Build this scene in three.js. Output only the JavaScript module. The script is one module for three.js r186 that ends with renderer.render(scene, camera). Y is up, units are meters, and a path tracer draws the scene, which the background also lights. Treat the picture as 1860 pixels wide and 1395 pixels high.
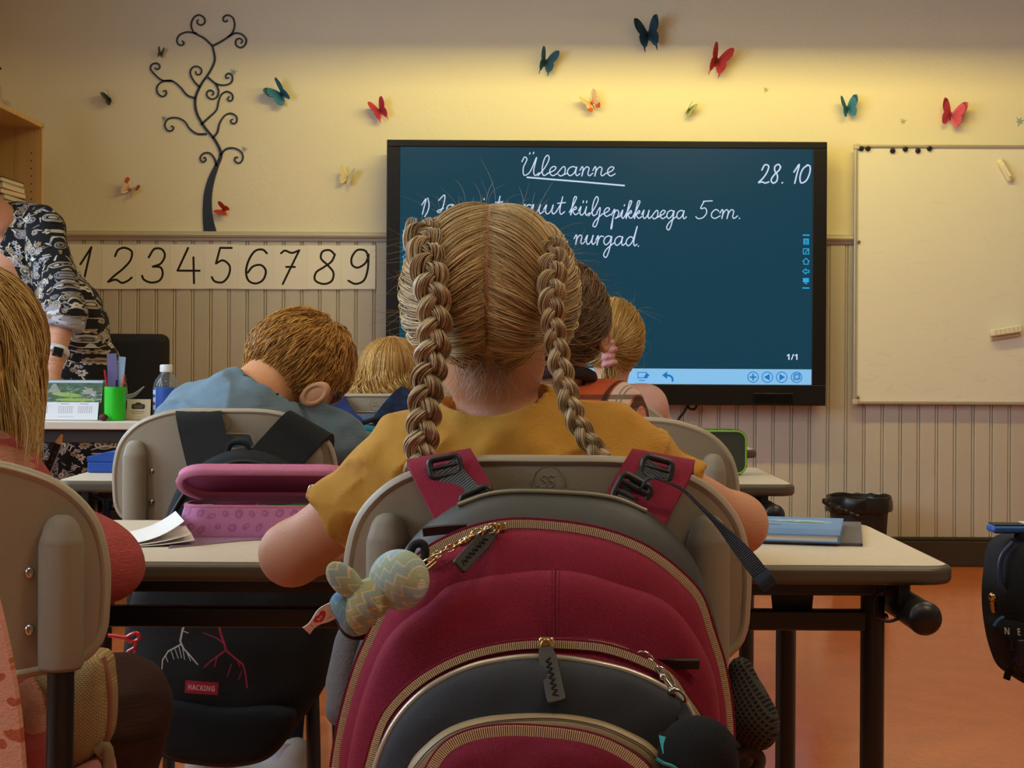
import * as THREE from 'three';
import { RoundedBoxGeometry } from 'three/addons/geometries/RoundedBoxGeometry.js';
import { mergeGeometries, mergeVertices, toCreasedNormals } from 'three/addons/utils/BufferGeometryUtils.js';
import { ImprovedNoise } from 'three/addons/math/ImprovedNoise.js';
import { RectAreaLightUniformsLib } from 'three/addons/lights/RectAreaLightUniformsLib.js';

// ---------------------------------------------------------------- camera, sky, lights, exposure
const scene = new THREE.Scene();
const W = 1860, HH = 1395, FOC = 2794, CX = 930, CY = 644, EYE = 0.93, ROLL = 0.0055;
const camera = new THREE.PerspectiveCamera(2 * Math.atan(HH / 2 / FOC) * 180 / Math.PI, W / HH, 0.05, 60);
camera.position.set(0, EYE, 0);
camera.rotation.set(0, 0, ROLL);
camera.setViewOffset(W, HH, 0, HH / 2 - CY, W, HH);
scene.add(camera);
const renderer = new THREE.WebGLRenderer({ antialias: true });
renderer.toneMapping = THREE.LinearToneMapping;
renderer.toneMappingExposure = 1.0;
renderer.shadowMap.enabled = true;
RectAreaLightUniformsLib.init();
scene.background = new THREE.Color().setRGB(0.74, 0.87, 1.0);   // even overcast sky outside the windows
scene.backgroundIntensity = 2.0;

const WALL = -6.85, LEFT = -2.32, RIGHT = 3.4, BACK = 2.2, CEIL = 3.1;
const WARM = new THREE.Color().setRGB(1.0, 0.80, 0.19), SOFT = new THREE.Color().setRGB(1.0, 0.83, 0.58);
function areaLight(w, h, color, power, pos, look) {
  const l = new THREE.RectAreaLight(color, power, w, h);
  l.position.set(...pos); l.lookAt(...look); scene.add(l); return l;
}
// board lamp over the front wall, inside its trough (built below)
const LAMP = { x: 0.72, y: 2.70, z: -5.75, len: 2.7 };
areaLight(LAMP.len, 0.03, WARM, 108, [LAMP.x, LAMP.y, LAMP.z], [LAMP.x, 1.75, WALL]);
// ceiling panels over the class
const PANELS = [[-0.9, -2.9], [1.5, -2.9], [-0.9, -0.7], [1.3, -0.7]];
for (const [x, z] of PANELS) areaLight(1.16, 0.26, SOFT, (x > 0 ? 14 : 5) * (z < -2 ? 1 : 1.1), [x, CEIL - 0.085, z], [x, 0, z]);
// daylight: overcast sky just outside the three windows of the left wall
const WINDOWS = [[-4.75, -3.35], [-2.95, -1.55], [-1.15, -0.35]];
for (const [z0, z1] of WINDOWS) areaLight(z1 - z0, 1.5, new THREE.Color().setRGB(0.60, 0.80, 1.0), 6.2, [LEFT - 0.16, 1.75, (z0 + z1) / 2], [0, 1.2, (z0 + z1) / 2]);

// ---------------------------------------------------------------- helpers
const V = (x, y, z) => new THREE.Vector3(x, y, z);
let seed = 7;
const rnd = () => { seed = (seed + 0x6d2b79f5) | 0; let t = Math.imul(seed ^ (seed >>> 15), 1 | seed); t = (t + Math.imul(t ^ (t >>> 7), 61 | t)) ^ t; return ((t ^ (t >>> 14)) >>> 0) / 4294967296; };
const rr = (a, b) => a + (b - a) * rnd();
const noise = new ImprovedNoise();
const N3 = (x, y, z) => noise.noise(x + 31.7, y + 17.3, z + 11.9);
const lerp = (a, b, t) => a + (b - a) * t, clamp = (x, a = 0, b = 1) => Math.min(b, Math.max(a, x));
const smooth = (a, b, x) => { const t = clamp((x - a) / (b - a)); return t * t * (3 - 2 * t); };
// photo pixel + distance from the camera plane -> point in the room
function P(px, py, d) {
  const a = (px - CX) / FOC * d, b = -(py - CY) / FOC * d, c = Math.cos(ROLL), s = Math.sin(ROLL);
  return V(a * c - b * s, EYE + a * s + b * c, -d);
}
const col = (hex) => new THREE.Color(hex);
const taken = {};
function numbered(name) { const n = taken[name] = (taken[name] ?? -1) + 1; return n ? name + '_' + String(n).padStart(3, '0') : name; }
function thing(name, label, category, group) {
  const g = new THREE.Group(); g.name = numbered(name); g.userData = { label, category };
  if (group) g.userData.group = group;
  scene.add(g); return g;
}
function part(parent, name, geo, mat, label) {
  const m = new THREE.Mesh(geo, mat); m.name = name; m.castShadow = m.receiveShadow = true;
  if (label) m.userData.label = label;
  parent.add(m); return m;
}
function single(name, geo, mat, label, category, group) {
  const m = part(scene, numbered(name), geo, mat); m.userData = { label, category };
  if (group) m.userData.group = group;
  return m;
}
function structure(name, geo, mat, label, parent = scene) {
  const m = part(parent, name, geo, mat); if (parent === scene) m.userData.kind = 'structure';
  if (label) m.userData.label = label;
  return m;
}
const std = (color, rough = 0.7, extra = {}) => new THREE.MeshStandardMaterial({ color, roughness: rough, ...extra });
const phys = (color, rough = 0.7, extra = {}) => new THREE.MeshPhysicalMaterial({ color, roughness: rough, ...extra });
function canvasTex(w, h, draw, srgb = true) {
  const c = document.createElement('canvas'); c.width = w; c.height = h;
  const g = c.getContext('2d'); draw(g, w, h);
  const t = new THREE.CanvasTexture(c); if (srgb) t.colorSpace = THREE.SRGBColorSpace;
  t.wrapS = t.wrapT = THREE.RepeatWrapping; return t;
}
// grey texture from a function of (u, v) in 0..1, tileable if the function is
function greyTex(n, f) {
  const d = new Uint8Array(n * n * 4);
  for (let j = 0; j < n; j++) for (let i = 0; i < n; i++) { const v = clamp(f(i / n, j / n)) * 255, k = (j * n + i) * 4; d[k] = d[k + 1] = d[k + 2] = v; d[k + 3] = 255; }
  const t = new THREE.DataTexture(d, n, n); t.wrapS = t.wrapT = THREE.RepeatWrapping; t.magFilter = THREE.LinearFilter; t.minFilter = THREE.LinearMipmapLinearFilter; t.generateMipmaps = true; t.needsUpdate = true; return t;
}
function colorTex(n, f) {   // f returns [r,g,b] sRGB 0..1
  const d = new Uint8Array(n * n * 4);
  for (let j = 0; j < n; j++) for (let i = 0; i < n; i++) { const c = f(i / n, j / n), k = (j * n + i) * 4; for (let q = 0; q < 3; q++) d[k + q] = clamp(c[q]) * 255; d[k + 3] = 255; }
  const t = new THREE.DataTexture(d, n, n); t.wrapS = t.wrapT = THREE.RepeatWrapping; t.magFilter = THREE.LinearFilter; t.colorSpace = THREE.SRGBColorSpace; t.needsUpdate = true; return t;
}
const tileN = (u, v, f) => {   // tileable 2-D noise
  const a = u * Math.PI * 2, b = v * Math.PI * 2, r = f / (Math.PI * 2);
  return (N3(Math.cos(a) * r + 5, Math.sin(a) * r + Math.cos(b) * r, Math.sin(b) * r + 9) + 1) / 2;
};
const rep = (t, x, y = x) => { const c = t.clone(); c.repeat.set(x, y); c.needsUpdate = true; return c; };
const TEX = {
  weave: greyTex(128, (u, v) => 0.5 + 0.25 * Math.sin(u * Math.PI * 2 * 16) * (Math.sin(v * Math.PI * 2 * 16) > 0 ? 1 : -1) + 0.25 * (tileN(u, v, 20) - 0.5)),
  fine: greyTex(256, (u, v) => 0.5 * tileN(u, v, 60) + 0.3 * tileN(u + 0.3, v, 25) + 0.2 * rnd()),
  coarse: greyTex(256, (u, v) => 0.6 * tileN(u, v, 6) + 0.4 * tileN(v, u, 17)),
  rib: greyTex(64, (u, v) => 0.5 + 0.5 * Math.sin(v * Math.PI * 2 * 8)),
};
// box with rounded edges, centred at c
function rbox(w, h, d, r, c = [0, 0, 0], seg = 2) { const g = new RoundedBoxGeometry(w, h, d, seg, Math.min(r, w / 2.01, h / 2.01, d / 2.01)); g.translate(...c); return g; }
function box(w, h, d, c) { const g = new THREE.BoxGeometry(w, h, d); g.translate(...c); return g; }
function curve(pts, closed = false) { return new THREE.CatmullRomCurve3(pts.map((p) => p.isVector3 ? p : V(...p)), closed, 'centripetal'); }
function tube(pts, r, seg = 24, sides = 8, closed = false) { return new THREE.TubeGeometry(curve(pts, closed), seg, r, sides, closed); }
function rod(a, b, r, sides = 16, r2 = r) {   // capped straight bar
  a = a.isVector3 ? a : V(...a); b = b.isVector3 ? b : V(...b);
  const g = new THREE.CylinderGeometry(r2, r, a.distanceTo(b), sides), q = new THREE.Quaternion().setFromUnitVectors(V(0, 1, 0), b.clone().sub(a).normalize());
  g.applyQuaternion(q); g.translate((a.x + b.x) / 2, (a.y + b.y) / 2, (a.z + b.z) / 2); return g;
}
function ball(c, rx, ry = rx, rz = rx, w = 20, h = 14) { const g = new THREE.SphereGeometry(1, w, h); g.scale(rx, ry, rz); g.translate(c.x ?? c[0], c.y ?? c[1], c.z ?? c[2]); return g; }
function join(list) {
  const gs = list.map((g) => { const q = g.index ? g.toNonIndexed() : g; for (const k of Object.keys(q.attributes)) if (!['position', 'normal', 'uv'].includes(k)) q.deleteAttribute(k); if (!q.attributes.uv) q.setAttribute('uv', new THREE.BufferAttribute(new Float32Array(q.attributes.position.count * 2), 2)); return q; });
  return mergeGeometries(gs);
}
// flat ribbon of given width along a curve, lying across direction 'side', with thickness
function ribbon(pts, width, side, thick = 0.002, seg = 40, widthAt = () => 1) {
  const c = curve(pts), pos = [], uv = [], idx = [], L = c.getLength();
  const n4 = 4;
  for (let i = 0; i <= seg; i++) {
    const t = i / seg, p = c.getPointAt(t), tg = c.getTangentAt(t);
    const s0 = (typeof side === 'function' ? side(t) : side.clone());
    const s = s0.addScaledVector(tg, -s0.dot(tg)).normalize(), n = tg.clone().cross(s).normalize(), w = width / 2 * widthAt(t);
    for (const [a, b] of [[-1, 1], [1, 1], [1, -1], [-1, -1]]) { const q = p.clone().addScaledVector(s, a * w).addScaledVector(n, b * thick / 2); pos.push(q.x, q.y, q.z); uv.push((a + 1) / 2 * width, t * L); }
  }
  for (let i = 0; i < seg; i++) for (let k = 0; k < n4; k++) { const a = i * 4 + k, b = i * 4 + (k + 1) % 4, c2 = a + 4, d = b + 4; idx.push(a, c2, b, b, c2, d); }
  idx.push(0, 1, 2, 0, 2, 3); const e = seg * 4; idx.push(e, e + 2, e + 1, e, e + 3, e + 2);
  const g = new THREE.BufferGeometry(); g.setAttribute('position', new THREE.Float32BufferAttribute(pos, 3)); g.setAttribute('uv', new THREE.Float32BufferAttribute(uv, 2)); g.setIndex(idx);
  return toCreasedNormals(g, 0.7);
}
// puffed panel: star-shaped outline (points), domed towards +z by h; back closed by a rim of depth 'rim'
function puff(outline, centre, h, { n = 2.2, rings = 22, around = 120, rim = 0.02, wob = 0, wf = 18, shape = null, z0 = 0 } = {}) {
  const c = curve(outline, true), o = c.getSpacedPoints(around), pos = [], uv = [], idx = [];
  const put = (p) => { pos.push(p.x, p.y, p.z); uv.push(p.x, p.y); };
  for (let r = 0; r <= rings; r++) {
    const t = Math.pow(r / rings, 0.8);
    for (let i = 0; i < around; i++) {
      const p = centre.clone().lerp(o[i], t), k = Math.pow(Math.max(0, 1 - Math.pow(t, n)), 1 / n);
      p.z = lerp(centre.z, o[i].z, t) + z0 + h * k * (shape ? shape(p) : 1);
      if (wob) p.z += wob * N3(p.x * wf, p.y * wf, p.z * wf) * smooth(1, 0.8, t);
      put(p);
    }
  }
  for (let i = 0; i < around; i++) { const p = o[i].clone(); p.z -= rim; put(p); }
  for (let r = 0; r <= rings; r++) for (let i = 0; i < around; i++) { const j = (i + 1) % around, a = r * around + i, b = r * around + j, c2 = a + around, d = b + around; if (r === 0) idx.push(a, c2, d); else idx.push(a, c2, b, b, c2, d); }
  const g = new THREE.BufferGeometry(); g.setAttribute('position', new THREE.Float32BufferAttribute(pos, 3)); g.setAttribute('uv', new THREE.Float32BufferAttribute(uv, 2)); g.setIndex(idx); g.computeVertexNormals();
  return g;
}
// ---------------------------------------------------------------- signed distance modelling (bodies, clothes, soft things)
const sdf = {
  cap(a, b, ra, rb = ra) {
    const d = b.clone().sub(a), l2 = Math.max(1e-9, d.lengthSq());
    return (x, y, z) => { const t = clamp(((x - a.x) * d.x + (y - a.y) * d.y + (z - a.z) * d.z) / l2); return Math.hypot(x - a.x - d.x * t, y - a.y - d.y * t, z - a.z - d.z * t) - lerp(ra, rb, t); };
  },
  ell(c, r, rot) {
    const q = rot ? new THREE.Quaternion().setFromEuler(new THREE.Euler(...rot)).invert() : null, v = V(0, 0, 0);
    return (x, y, z) => {
      v.set(x - c.x, y - c.y, z - c.z); if (q) v.applyQuaternion(q);
      const k0 = Math.hypot(v.x / r[0], v.y / r[1], v.z / r[2]), k1 = Math.hypot(v.x / r[0] ** 2, v.y / r[1] ** 2, v.z / r[2] ** 2);
      return k1 < 1e-9 ? -Math.min(...r) : k0 * (k0 - 1) / k1;
    };
  },
  box(c, s, r, rot) {
    const q = rot ? new THREE.Quaternion().setFromEuler(new THREE.Euler(...rot)).invert() : null, v = V(0, 0, 0);
    return (x, y, z) => { v.set(x - c.x, y - c.y, z - c.z); if (q) v.applyQuaternion(q); const a = Math.abs(v.x) - s[0] + r, b = Math.abs(v.y) - s[1] + r, e = Math.abs(v.z) - s[2] + r; return Math.hypot(Math.max(a, 0), Math.max(b, 0), Math.max(e, 0)) + Math.min(Math.max(a, b, e), 0) - r; };
  },
  plane(p, n) { const m = n.clone().normalize(), o = m.dot(p); return (x, y, z) => x * m.x + y * m.y + z * m.z - o; },   // negative behind n
  uni(list, k = 0.02) { return (x, y, z) => { let d = list[0](x, y, z); for (let i = 1; i < list.length; i++) { const e = list[i](x, y, z), h = Math.max(k - Math.abs(d - e), 0) / k; d = Math.min(d, e) - h * h * k / 4; } return d; }; },
  sub(a, b, k = 0.004) { return (x, y, z) => { const d = a(x, y, z), e = -b(x, y, z), h = Math.max(k - Math.abs(d - e), 0) / k; return Math.max(d, e) + h * h * k / 4; }; },
  cut(a, b, k = 0.003) { return (x, y, z) => { const d = a(x, y, z), e = b(x, y, z), h = Math.max(k - Math.abs(d - e), 0) / k; return Math.max(d, e) + h * h * k / 4; }; },
  grow(a, r) { return (x, y, z) => a(x, y, z) - r; },
  wob(a, f) { return (x, y, z) => a(x, y, z) + f(x, y, z); },
};
function meshSDF(f, lo, hi, cell, uvScale = 1) {
  const nx = Math.ceil((hi[0] - lo[0]) / cell) + 1, ny = Math.ceil((hi[1] - lo[1]) / cell) + 1, nz = Math.ceil((hi[2] - lo[2]) / cell) + 1;
  const g = new Float32Array(nx * ny * nz), id = (i, j, k) => (k * ny + j) * nx + i;
  for (let k = 0; k < nz; k++) for (let j = 0; j < ny; j++) for (let i = 0; i < nx; i++) g[id(i, j, k)] = f(lo[0] + i * cell, lo[1] + j * cell, lo[2] + k * cell);
  const vert = new Int32Array(nx * ny * nz).fill(-1), pos = [], idx = [];
  for (let k = 0; k < nz - 1; k++) for (let j = 0; j < ny - 1; j++) for (let i = 0; i < nx - 1; i++) {
    let n = 0, sx = 0, sy = 0, sz = 0; const c = [];
    for (let q = 0; q < 8; q++) c.push(g[id(i + (q & 1), j + (q >> 1 & 1), k + (q >> 2))]);
    for (let q = 0; q < 8; q++) for (const b of [1, 2, 4]) if (!(q & b)) { const r = q | b; if ((c[q] < 0) !== (c[r] < 0)) { const t = c[q] / (c[q] - c[r]); n++; sx += (q & 1) + (b === 1 ? t : 0); sy += (q >> 1 & 1) + (b === 2 ? t : 0); sz += (q >> 2) + (b === 4 ? t : 0); } }
    if (n) { vert[id(i, j, k)] = pos.length / 3; pos.push(lo[0] + (i + sx / n) * cell, lo[1] + (j + sy / n) * cell, lo[2] + (k + sz / n) * cell); }
  }
  const quad = (a, b, c, d, flip) => { if (a < 0 || b < 0 || c < 0 || d < 0) return; flip ? idx.push(a, c, b, a, d, c) : idx.push(a, b, c, a, c, d); };
  for (let k = 0; k < nz - 1; k++) for (let j = 0; j < ny - 1; j++) for (let i = 0; i < nx - 1; i++) {
    const s = g[id(i, j, k)] < 0;
    if (j && k && s !== (g[id(i + 1, j, k)] < 0)) quad(vert[id(i, j - 1, k - 1)], vert[id(i, j, k - 1)], vert[id(i, j, k)], vert[id(i, j - 1, k)], !s);
    if (i && k && s !== (g[id(i, j + 1, k)] < 0)) quad(vert[id(i - 1, j, k - 1)], vert[id(i - 1, j, k)], vert[id(i, j, k)], vert[id(i, j, k - 1)], !s);
    if (i && j && s !== (g[id(i, j, k + 1)] < 0)) quad(vert[id(i - 1, j - 1, k)], vert[id(i, j - 1, k)], vert[id(i, j, k)], vert[id(i - 1, j, k)], !s);
  }
  const nrm = new Float32Array(pos.length), uv = new Float32Array(pos.length / 3 * 2), e = cell * 0.4;
  for (let q = 0; q < pos.length; q += 3) {
    for (let it = 0; it < 2; it++) {
      const x = pos[q], y = pos[q + 1], z = pos[q + 2], gx = f(x + e, y, z) - f(x - e, y, z), gy = f(x, y + e, z) - f(x, y - e, z), gz = f(x, y, z + e) - f(x, y, z - e), l = Math.hypot(gx, gy, gz) || 1;
      nrm[q] = gx / l; nrm[q + 1] = gy / l; nrm[q + 2] = gz / l;
      if (!it) { const d = clamp(f(x, y, z), -cell / 2, cell / 2); pos[q] -= gx / l * d; pos[q + 1] -= gy / l * d; pos[q + 2] -= gz / l * d; }
    }
    uv[q / 3 * 2] = (pos[q] + 0.8 * pos[q + 2]) * uvScale; uv[q / 3 * 2 + 1] = pos[q + 1] * uvScale;
  }
  const out = new THREE.BufferGeometry(); out.setAttribute('position', new THREE.Float32BufferAttribute(pos, 3)); out.setAttribute('normal', new THREE.BufferAttribute(nrm, 3)); out.setAttribute('uv', new THREE.BufferAttribute(uv, 2)); out.setIndex(idx);
  return out;
}
// ---------------------------------------------------------------- hair: many thin tapering strands in one geometry
function strands(list, sides = 3) {   // list: {pts:[Vector3], r, c:Color, tip}
  let nv = 0, ni = 0; for (const s of list) { nv += s.pts.length * sides; ni += (s.pts.length - 1) * sides * 6; }
  const pos = new Float32Array(nv * 3), nor = new Float32Array(nv * 3), colr = new Float32Array(nv * 3), idx = new Uint32Array(ni); let v = 0, k = 0;
  const t = V(0, 0, 0), a = V(0, 0, 0), b = V(0, 0, 0);
  for (const s of list) {
    const n = s.pts.length, base = v;
    a.set(0.3, 0.2, 1);
    for (let i = 0; i < n; i++) {
      t.copy(s.pts[Math.min(n - 1, i + 1)]).sub(s.pts[Math.max(0, i - 1)]).normalize();
      a.addScaledVector(t, -a.dot(t)).normalize(); b.copy(t).cross(a);
      const u = i / (n - 1), r = s.r * Math.min(1, 0.35 + u * 5, (s.tip ?? 0.3) + (1 - u) * 4);
      for (let q = 0; q < sides; q++) {
        const an = q / sides * Math.PI * 2, ca = Math.cos(an), sa = Math.sin(an), nx = a.x * ca + b.x * sa, ny = a.y * ca + b.y * sa, nz = a.z * ca + b.z * sa;
        pos[v * 3] = s.pts[i].x + nx * r; pos[v * 3 + 1] = s.pts[i].y + ny * r; pos[v * 3 + 2] = s.pts[i].z + nz * r;
        nor[v * 3] = nx; nor[v * 3 + 1] = ny; nor[v * 3 + 2] = nz; colr[v * 3] = s.c.r; colr[v * 3 + 1] = s.c.g; colr[v * 3 + 2] = s.c.b; v++;
      }
    }
    for (let i = 0; i < n - 1; i++) for (let q = 0; q < sides; q++) { const c0 = base + i * sides + q, c1 = base + i * sides + (q + 1) % sides; idx[k++] = c0; idx[k++] = c1; idx[k++] = c0 + sides; idx[k++] = c1; idx[k++] = c1 + sides; idx[k++] = c0 + sides; }
  }
  const g = new THREE.BufferGeometry(); g.setAttribute('position', new THREE.BufferAttribute(pos, 3)); g.setAttribute('normal', new THREE.BufferAttribute(nor, 3)); g.setAttribute('color', new THREE.BufferAttribute(colr, 3)); g.setIndex(new THREE.BufferAttribute(idx, 1)); return g;
}
const hairMat = new THREE.MeshPhysicalMaterial({ color: 0xffffff, vertexColors: true, roughness: 0.36, specularIntensity: 0.9 });
const mixHair = (cols) => { const a = col(cols[Math.floor(rnd() * cols.length)]), b = col(cols[Math.floor(rnd() * cols.length)]); return a.lerp(b, rnd()).multiplyScalar(rr(0.85, 1.12)); };
function hairPart(parent, name, list, label, sides = 3) { const m = part(parent, name, strands(list, sides), hairMat, label); m.userData.kind = 'stuff'; return m; }
const skinMat = (hex) => phys(hex, 0.55, { sheen: 0.25, sheenRoughness: 0.6, sheenColor: col('#ffb08a'), bumpMap: rep(TEX.fine, 14), bumpScale: 0.0006 });
const cloth = (hex, extra = {}) => phys(hex, 0.92, { sheen: 0.3, sheenRoughness: 0.8, sheenColor: col(hex), bumpMap: rep(TEX.fine, 9), bumpScale: 0.0012, ...extra });
// ---------------------------------------------------------------- room shell
const plaster = std(col('#ece2cb'), 0.88, { bumpMap: rep(TEX.fine, 1.2), bumpScale: 0.0012 });
const plainWall = std(col('#e9e2d2'), 0.9);
const wainPaint = std(col('#cbc3b7'), 0.55, { bumpMap: rep(TEX.fine, 3), bumpScale: 0.0006 });
const floorTex = colorTex(512, (u, v) => { const a = tileN(u, v, 9), b = tileN(v, u, 70), c = rnd(), s = 0.93 + 0.08 * a + 0.07 * (b - 0.5) + 0.06 * (c - 0.5); return [0.87 * s, 0.47 * s, 0.25 * s]; });
const floorMat = phys(0xffffff, 0.2, { map: rep(floorTex, 0.9), roughnessMap: rep(greyTex(256, (u, v) => 0.7 + 0.3 * tileN(u, v, 22)), 0.7), bumpMap: rep(TEX.fine, 0.8), bumpScale: 0.0008 });
function planeUV(g, ax, ay) { const p = g.attributes.position, uv = new Float32Array(p.count * 2); for (let i = 0; i < p.count; i++) { uv[i * 2] = p.array[i * 3 + ax]; uv[i * 2 + 1] = p.array[i * 3 + ay]; } g.setAttribute('uv', new THREE.BufferAttribute(uv, 2)); return g; }
const cxr = (LEFT + RIGHT) / 2, wr = RIGHT - LEFT, czr = (WALL + BACK) / 2, dr = BACK - WALL;
structure('floor', planeUV(box(wr + 0.6, 0.1, dr + 0.6, [cxr, -0.05, czr]), 0, 2), floorMat);
structure('ceiling', planeUV(box(wr + 0.6, 0.12, dr + 0.6, [cxr, CEIL + 0.06, czr]), 0, 2), std(col('#968f83'), 0.9));
const wallFront = structure('wall_front', planeUV(box(wr + 0.6, CEIL + 0.1, 0.2, [cxr, CEIL / 2, WALL - 0.1]), 0, 1), plaster);
structure('wall_right', planeUV(box(0.2, CEIL + 0.1, dr + 0.6, [RIGHT + 0.1, CEIL / 2, czr]), 2, 1), std(col('#c2b8a6'), 0.9));
structure('wall_back', planeUV(box(wr + 0.6, CEIL + 0.1, 0.2, [cxr, CEIL / 2, BACK + 0.1]), 0, 1), std(col('#8f8778'), 0.9));
{ // left wall with its window openings
  const s = new THREE.Shape(); s.moveTo(-BACK - 0.3, -0.05); s.lineTo(-WALL + 0.3, -0.05); s.lineTo(-WALL + 0.3, CEIL + 0.05); s.lineTo(-BACK - 0.3, CEIL + 0.05); s.closePath();
  for (const [z0, z1] of WINDOWS) { const h = new THREE.Path(); h.moveTo(-z1, 1.0); h.lineTo(-z0, 1.0); h.lineTo(-z0, 2.5); h.lineTo(-z1, 2.5); h.closePath(); s.holes.push(h); }
  const g = new THREE.ExtrudeGeometry(s, { depth: 0.2, bevelEnabled: false }); g.rotateY(Math.PI / 2); g.translate(LEFT - 0.2, 0, 0);
  structure('wall_left', g, plainWall);
  const white = std(col('#f2f2ee'), 0.4), glass = phys(0xffffff, 0.02, { transmission: 1, thickness: 0, ior: 1.5 });
  WINDOWS.forEach(([z0, z1], i) => {
    const w = z1 - z0, zc = (z0 + z1) / 2, x = LEFT - 0.1;
    const f = structure('window_' + (i + 1), join([rbox(0.07, 0.06, w, 0.008, [x, 1.03, zc]), rbox(0.07, 0.06, w, 0.008, [x, 2.47, zc]), rbox(0.07, 1.5, 0.06, 0.008, [x, 1.75, z0 + 0.03]), rbox(0.07, 1.5, 0.06, 0.008, [x, 1.75, z1 - 0.03]), rbox(0.07, 1.4, 0.05, 0.008, [x, 1.75, zc])]), white);
    for (const s2 of [-1, 1]) part(f, 'pane', box(0.004, 1.38, w / 2 - 0.085, [x, 1.75, zc + s2 * (w / 4 - 0.005)]), glass);
    part(f, 'window_sill', rbox(0.24, 0.03, w + 0.1, 0.008, [LEFT + 0.02, 0.985, zc]), white);
  });
}
// beadboard: each board its own piece
{
  const s = new THREE.Shape(), w = 0.0808;
  const prof = [[0, 0], [w, 0], [w, 0.004], [0.0775, 0.0105], [0.0745, 0.012], [0.0715, 0.0105], [0.0695, 0.0045], [0.0672, 0.0105], [0.065, 0.012], [0.0035, 0.012], [0.0012, 0.0105], [0, 0.004]];
  prof.forEach(([x, z], i) => i ? s.lineTo(x, z) : s.moveTo(x, z)); s.closePath();
  const y0 = 0.1, y1 = 1.45, g = new THREE.ExtrudeGeometry(s, { depth: y1 - y0, bevelEnabled: false }); g.rotateX(-Math.PI / 2); g.scale(1, 1, -1);
  // rotateX(-90): shape y -> -z, depth -> y ; flipped so that the face looks to +z
  const idx = g.index; if (idx) for (let i = 0; i < idx.count; i += 3) { const a = idx.getX(i); idx.setX(i, idx.getX(i + 1)); idx.setX(i + 1, a); } else { const p = g.attributes; for (const k of Object.keys(p)) { const n = p[k].itemSize, a = p[k].array; for (let i = 0; i < p[k].count; i += 3) for (let q = 0; q < n; q++) { const t = a[i * n + q]; a[i * n + q] = a[(i + 1) * n + q]; a[(i + 1) * n + q] = t; } } }
  g.computeVertexNormals();
  const mats = [0, 1, 2].map((k) => { const m = wainPaint.clone(); m.color.multiplyScalar([1, 0.975, 1.02][k]); return m; });
  const x0 = P(216.5, 560, 6.84).x; let n0 = Math.floor((LEFT - x0) / w);
  for (let i = n0; x0 + i * w < RIGHT; i++) { const m = part(wallFront, 'plank', g, mats[Math.abs(i * 7) % 3]); m.position.set(x0 + i * w + 0.0085, y0, WALL); }
  const rail = new THREE.Shape(); [[0, 0], [0.018, 0], [0.02, 0.004], [0.02, 0.012], [0.032, 0.016], [0.038, 0.024], [0.036, 0.03], [0.028, 0.034], [0.028, 0.04], [0, 0.044]].forEach(([z, y], i) => i ? rail.lineTo(z, y) : rail.moveTo(z, y)); rail.closePath();
  const rg = new THREE.ExtrudeGeometry(rail, { depth: wr, bevelEnabled: false }); rg.rotateY(Math.PI / 2); rg.scale(1, 1, -1); rg.translate(LEFT, 1.428, WALL);
  { const a = rg.attributes.position.array, n = rg.attributes.position.count; for (let i = 0; i < n; i += 3) for (let q = 0; q < 3; q++) { const t = a[i * 3 + q]; a[i * 3 + q] = a[(i + 1) * 3 + q]; a[(i + 1) * 3 + q] = t; } rg.computeVertexNormals(); }
  structure('trim_1', rg, std(col('#c6bdac'), 0.5));
  structure('baseboard_front', join([rbox(wr, 0.113, 0.03, 0.006, [cxr, 0.0565, WALL + 0.017]), rbox(wr, 0.018, 0.022, 0.006, [cxr, 0.121, WALL + 0.012])]), std(col('#3d3226'), 0.5));
}
// ---------------------------------------------------------------- lamps (outside the frame)
{
  const t = thing('board_lamp', 'long white trough lamp hanging before the front wall, lighting it', 'lamp'), white = std(col('#e8e6e0'), 0.5), L = LAMP.len + 0.1;
  part(t, 'housing', join([box(L, 0.012, 0.30, [LAMP.x, 2.78, -5.74]), box(L, 0.17, 0.012, [LAMP.x, 2.695, -5.595]), box(L, 0.15, 0.012, [LAMP.x, 2.712, -5.90]), box(0.012, 0.17, 0.30, [LAMP.x - L / 2, 2.70, -5.745]), box(0.012, 0.17, 0.30, [LAMP.x + L / 2, 2.70, -5.745])]), white);
  part(t, 'tube', rod([LAMP.x - LAMP.len / 2, LAMP.y + 0.022, LAMP.z + 0.02], [LAMP.x + LAMP.len / 2, LAMP.y + 0.022, LAMP.z + 0.02], 0.013), std(0xffffff, 0.5, { emissive: WARM, emissiveIntensity: 1.5 }));
  for (const s of [-1, 1]) part(t, 'hanger', rod([LAMP.x + s * 1.0, 2.78, -5.74], [LAMP.x + s * 1.0, CEIL, -5.74], 0.006, 8), white);
  for (const [x, z] of PANELS) {
    const c = thing('ceiling_lamp', (x > 0 ? 'long ceiling lamp away from the windows, ' : 'long ceiling lamp on the window side, ') + (z < -2 ? 'over the second row of desks' : 'over the back of the class'), 'lamp', 'ceiling lamps over the class');
    part(c, 'lamp_frame', join([box(1.24, 0.06, 0.02, [x, CEIL - 0.031, z - 0.16]), box(1.24, 0.06, 0.02, [x, CEIL - 0.031, z + 0.16]), box(0.02, 0.06, 0.32, [x - 0.61, CEIL - 0.031, z]), box(0.02, 0.06, 0.32, [x + 0.61, CEIL - 0.031, z])]), white);
    part(c, 'diffuser', box(1.2, 0.02, 0.3, [x, CEIL - 0.05, z]), std(0xffffff, 0.6, { emissive: SOFT, emissiveIntensity: 4 }));
  }
}
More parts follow.
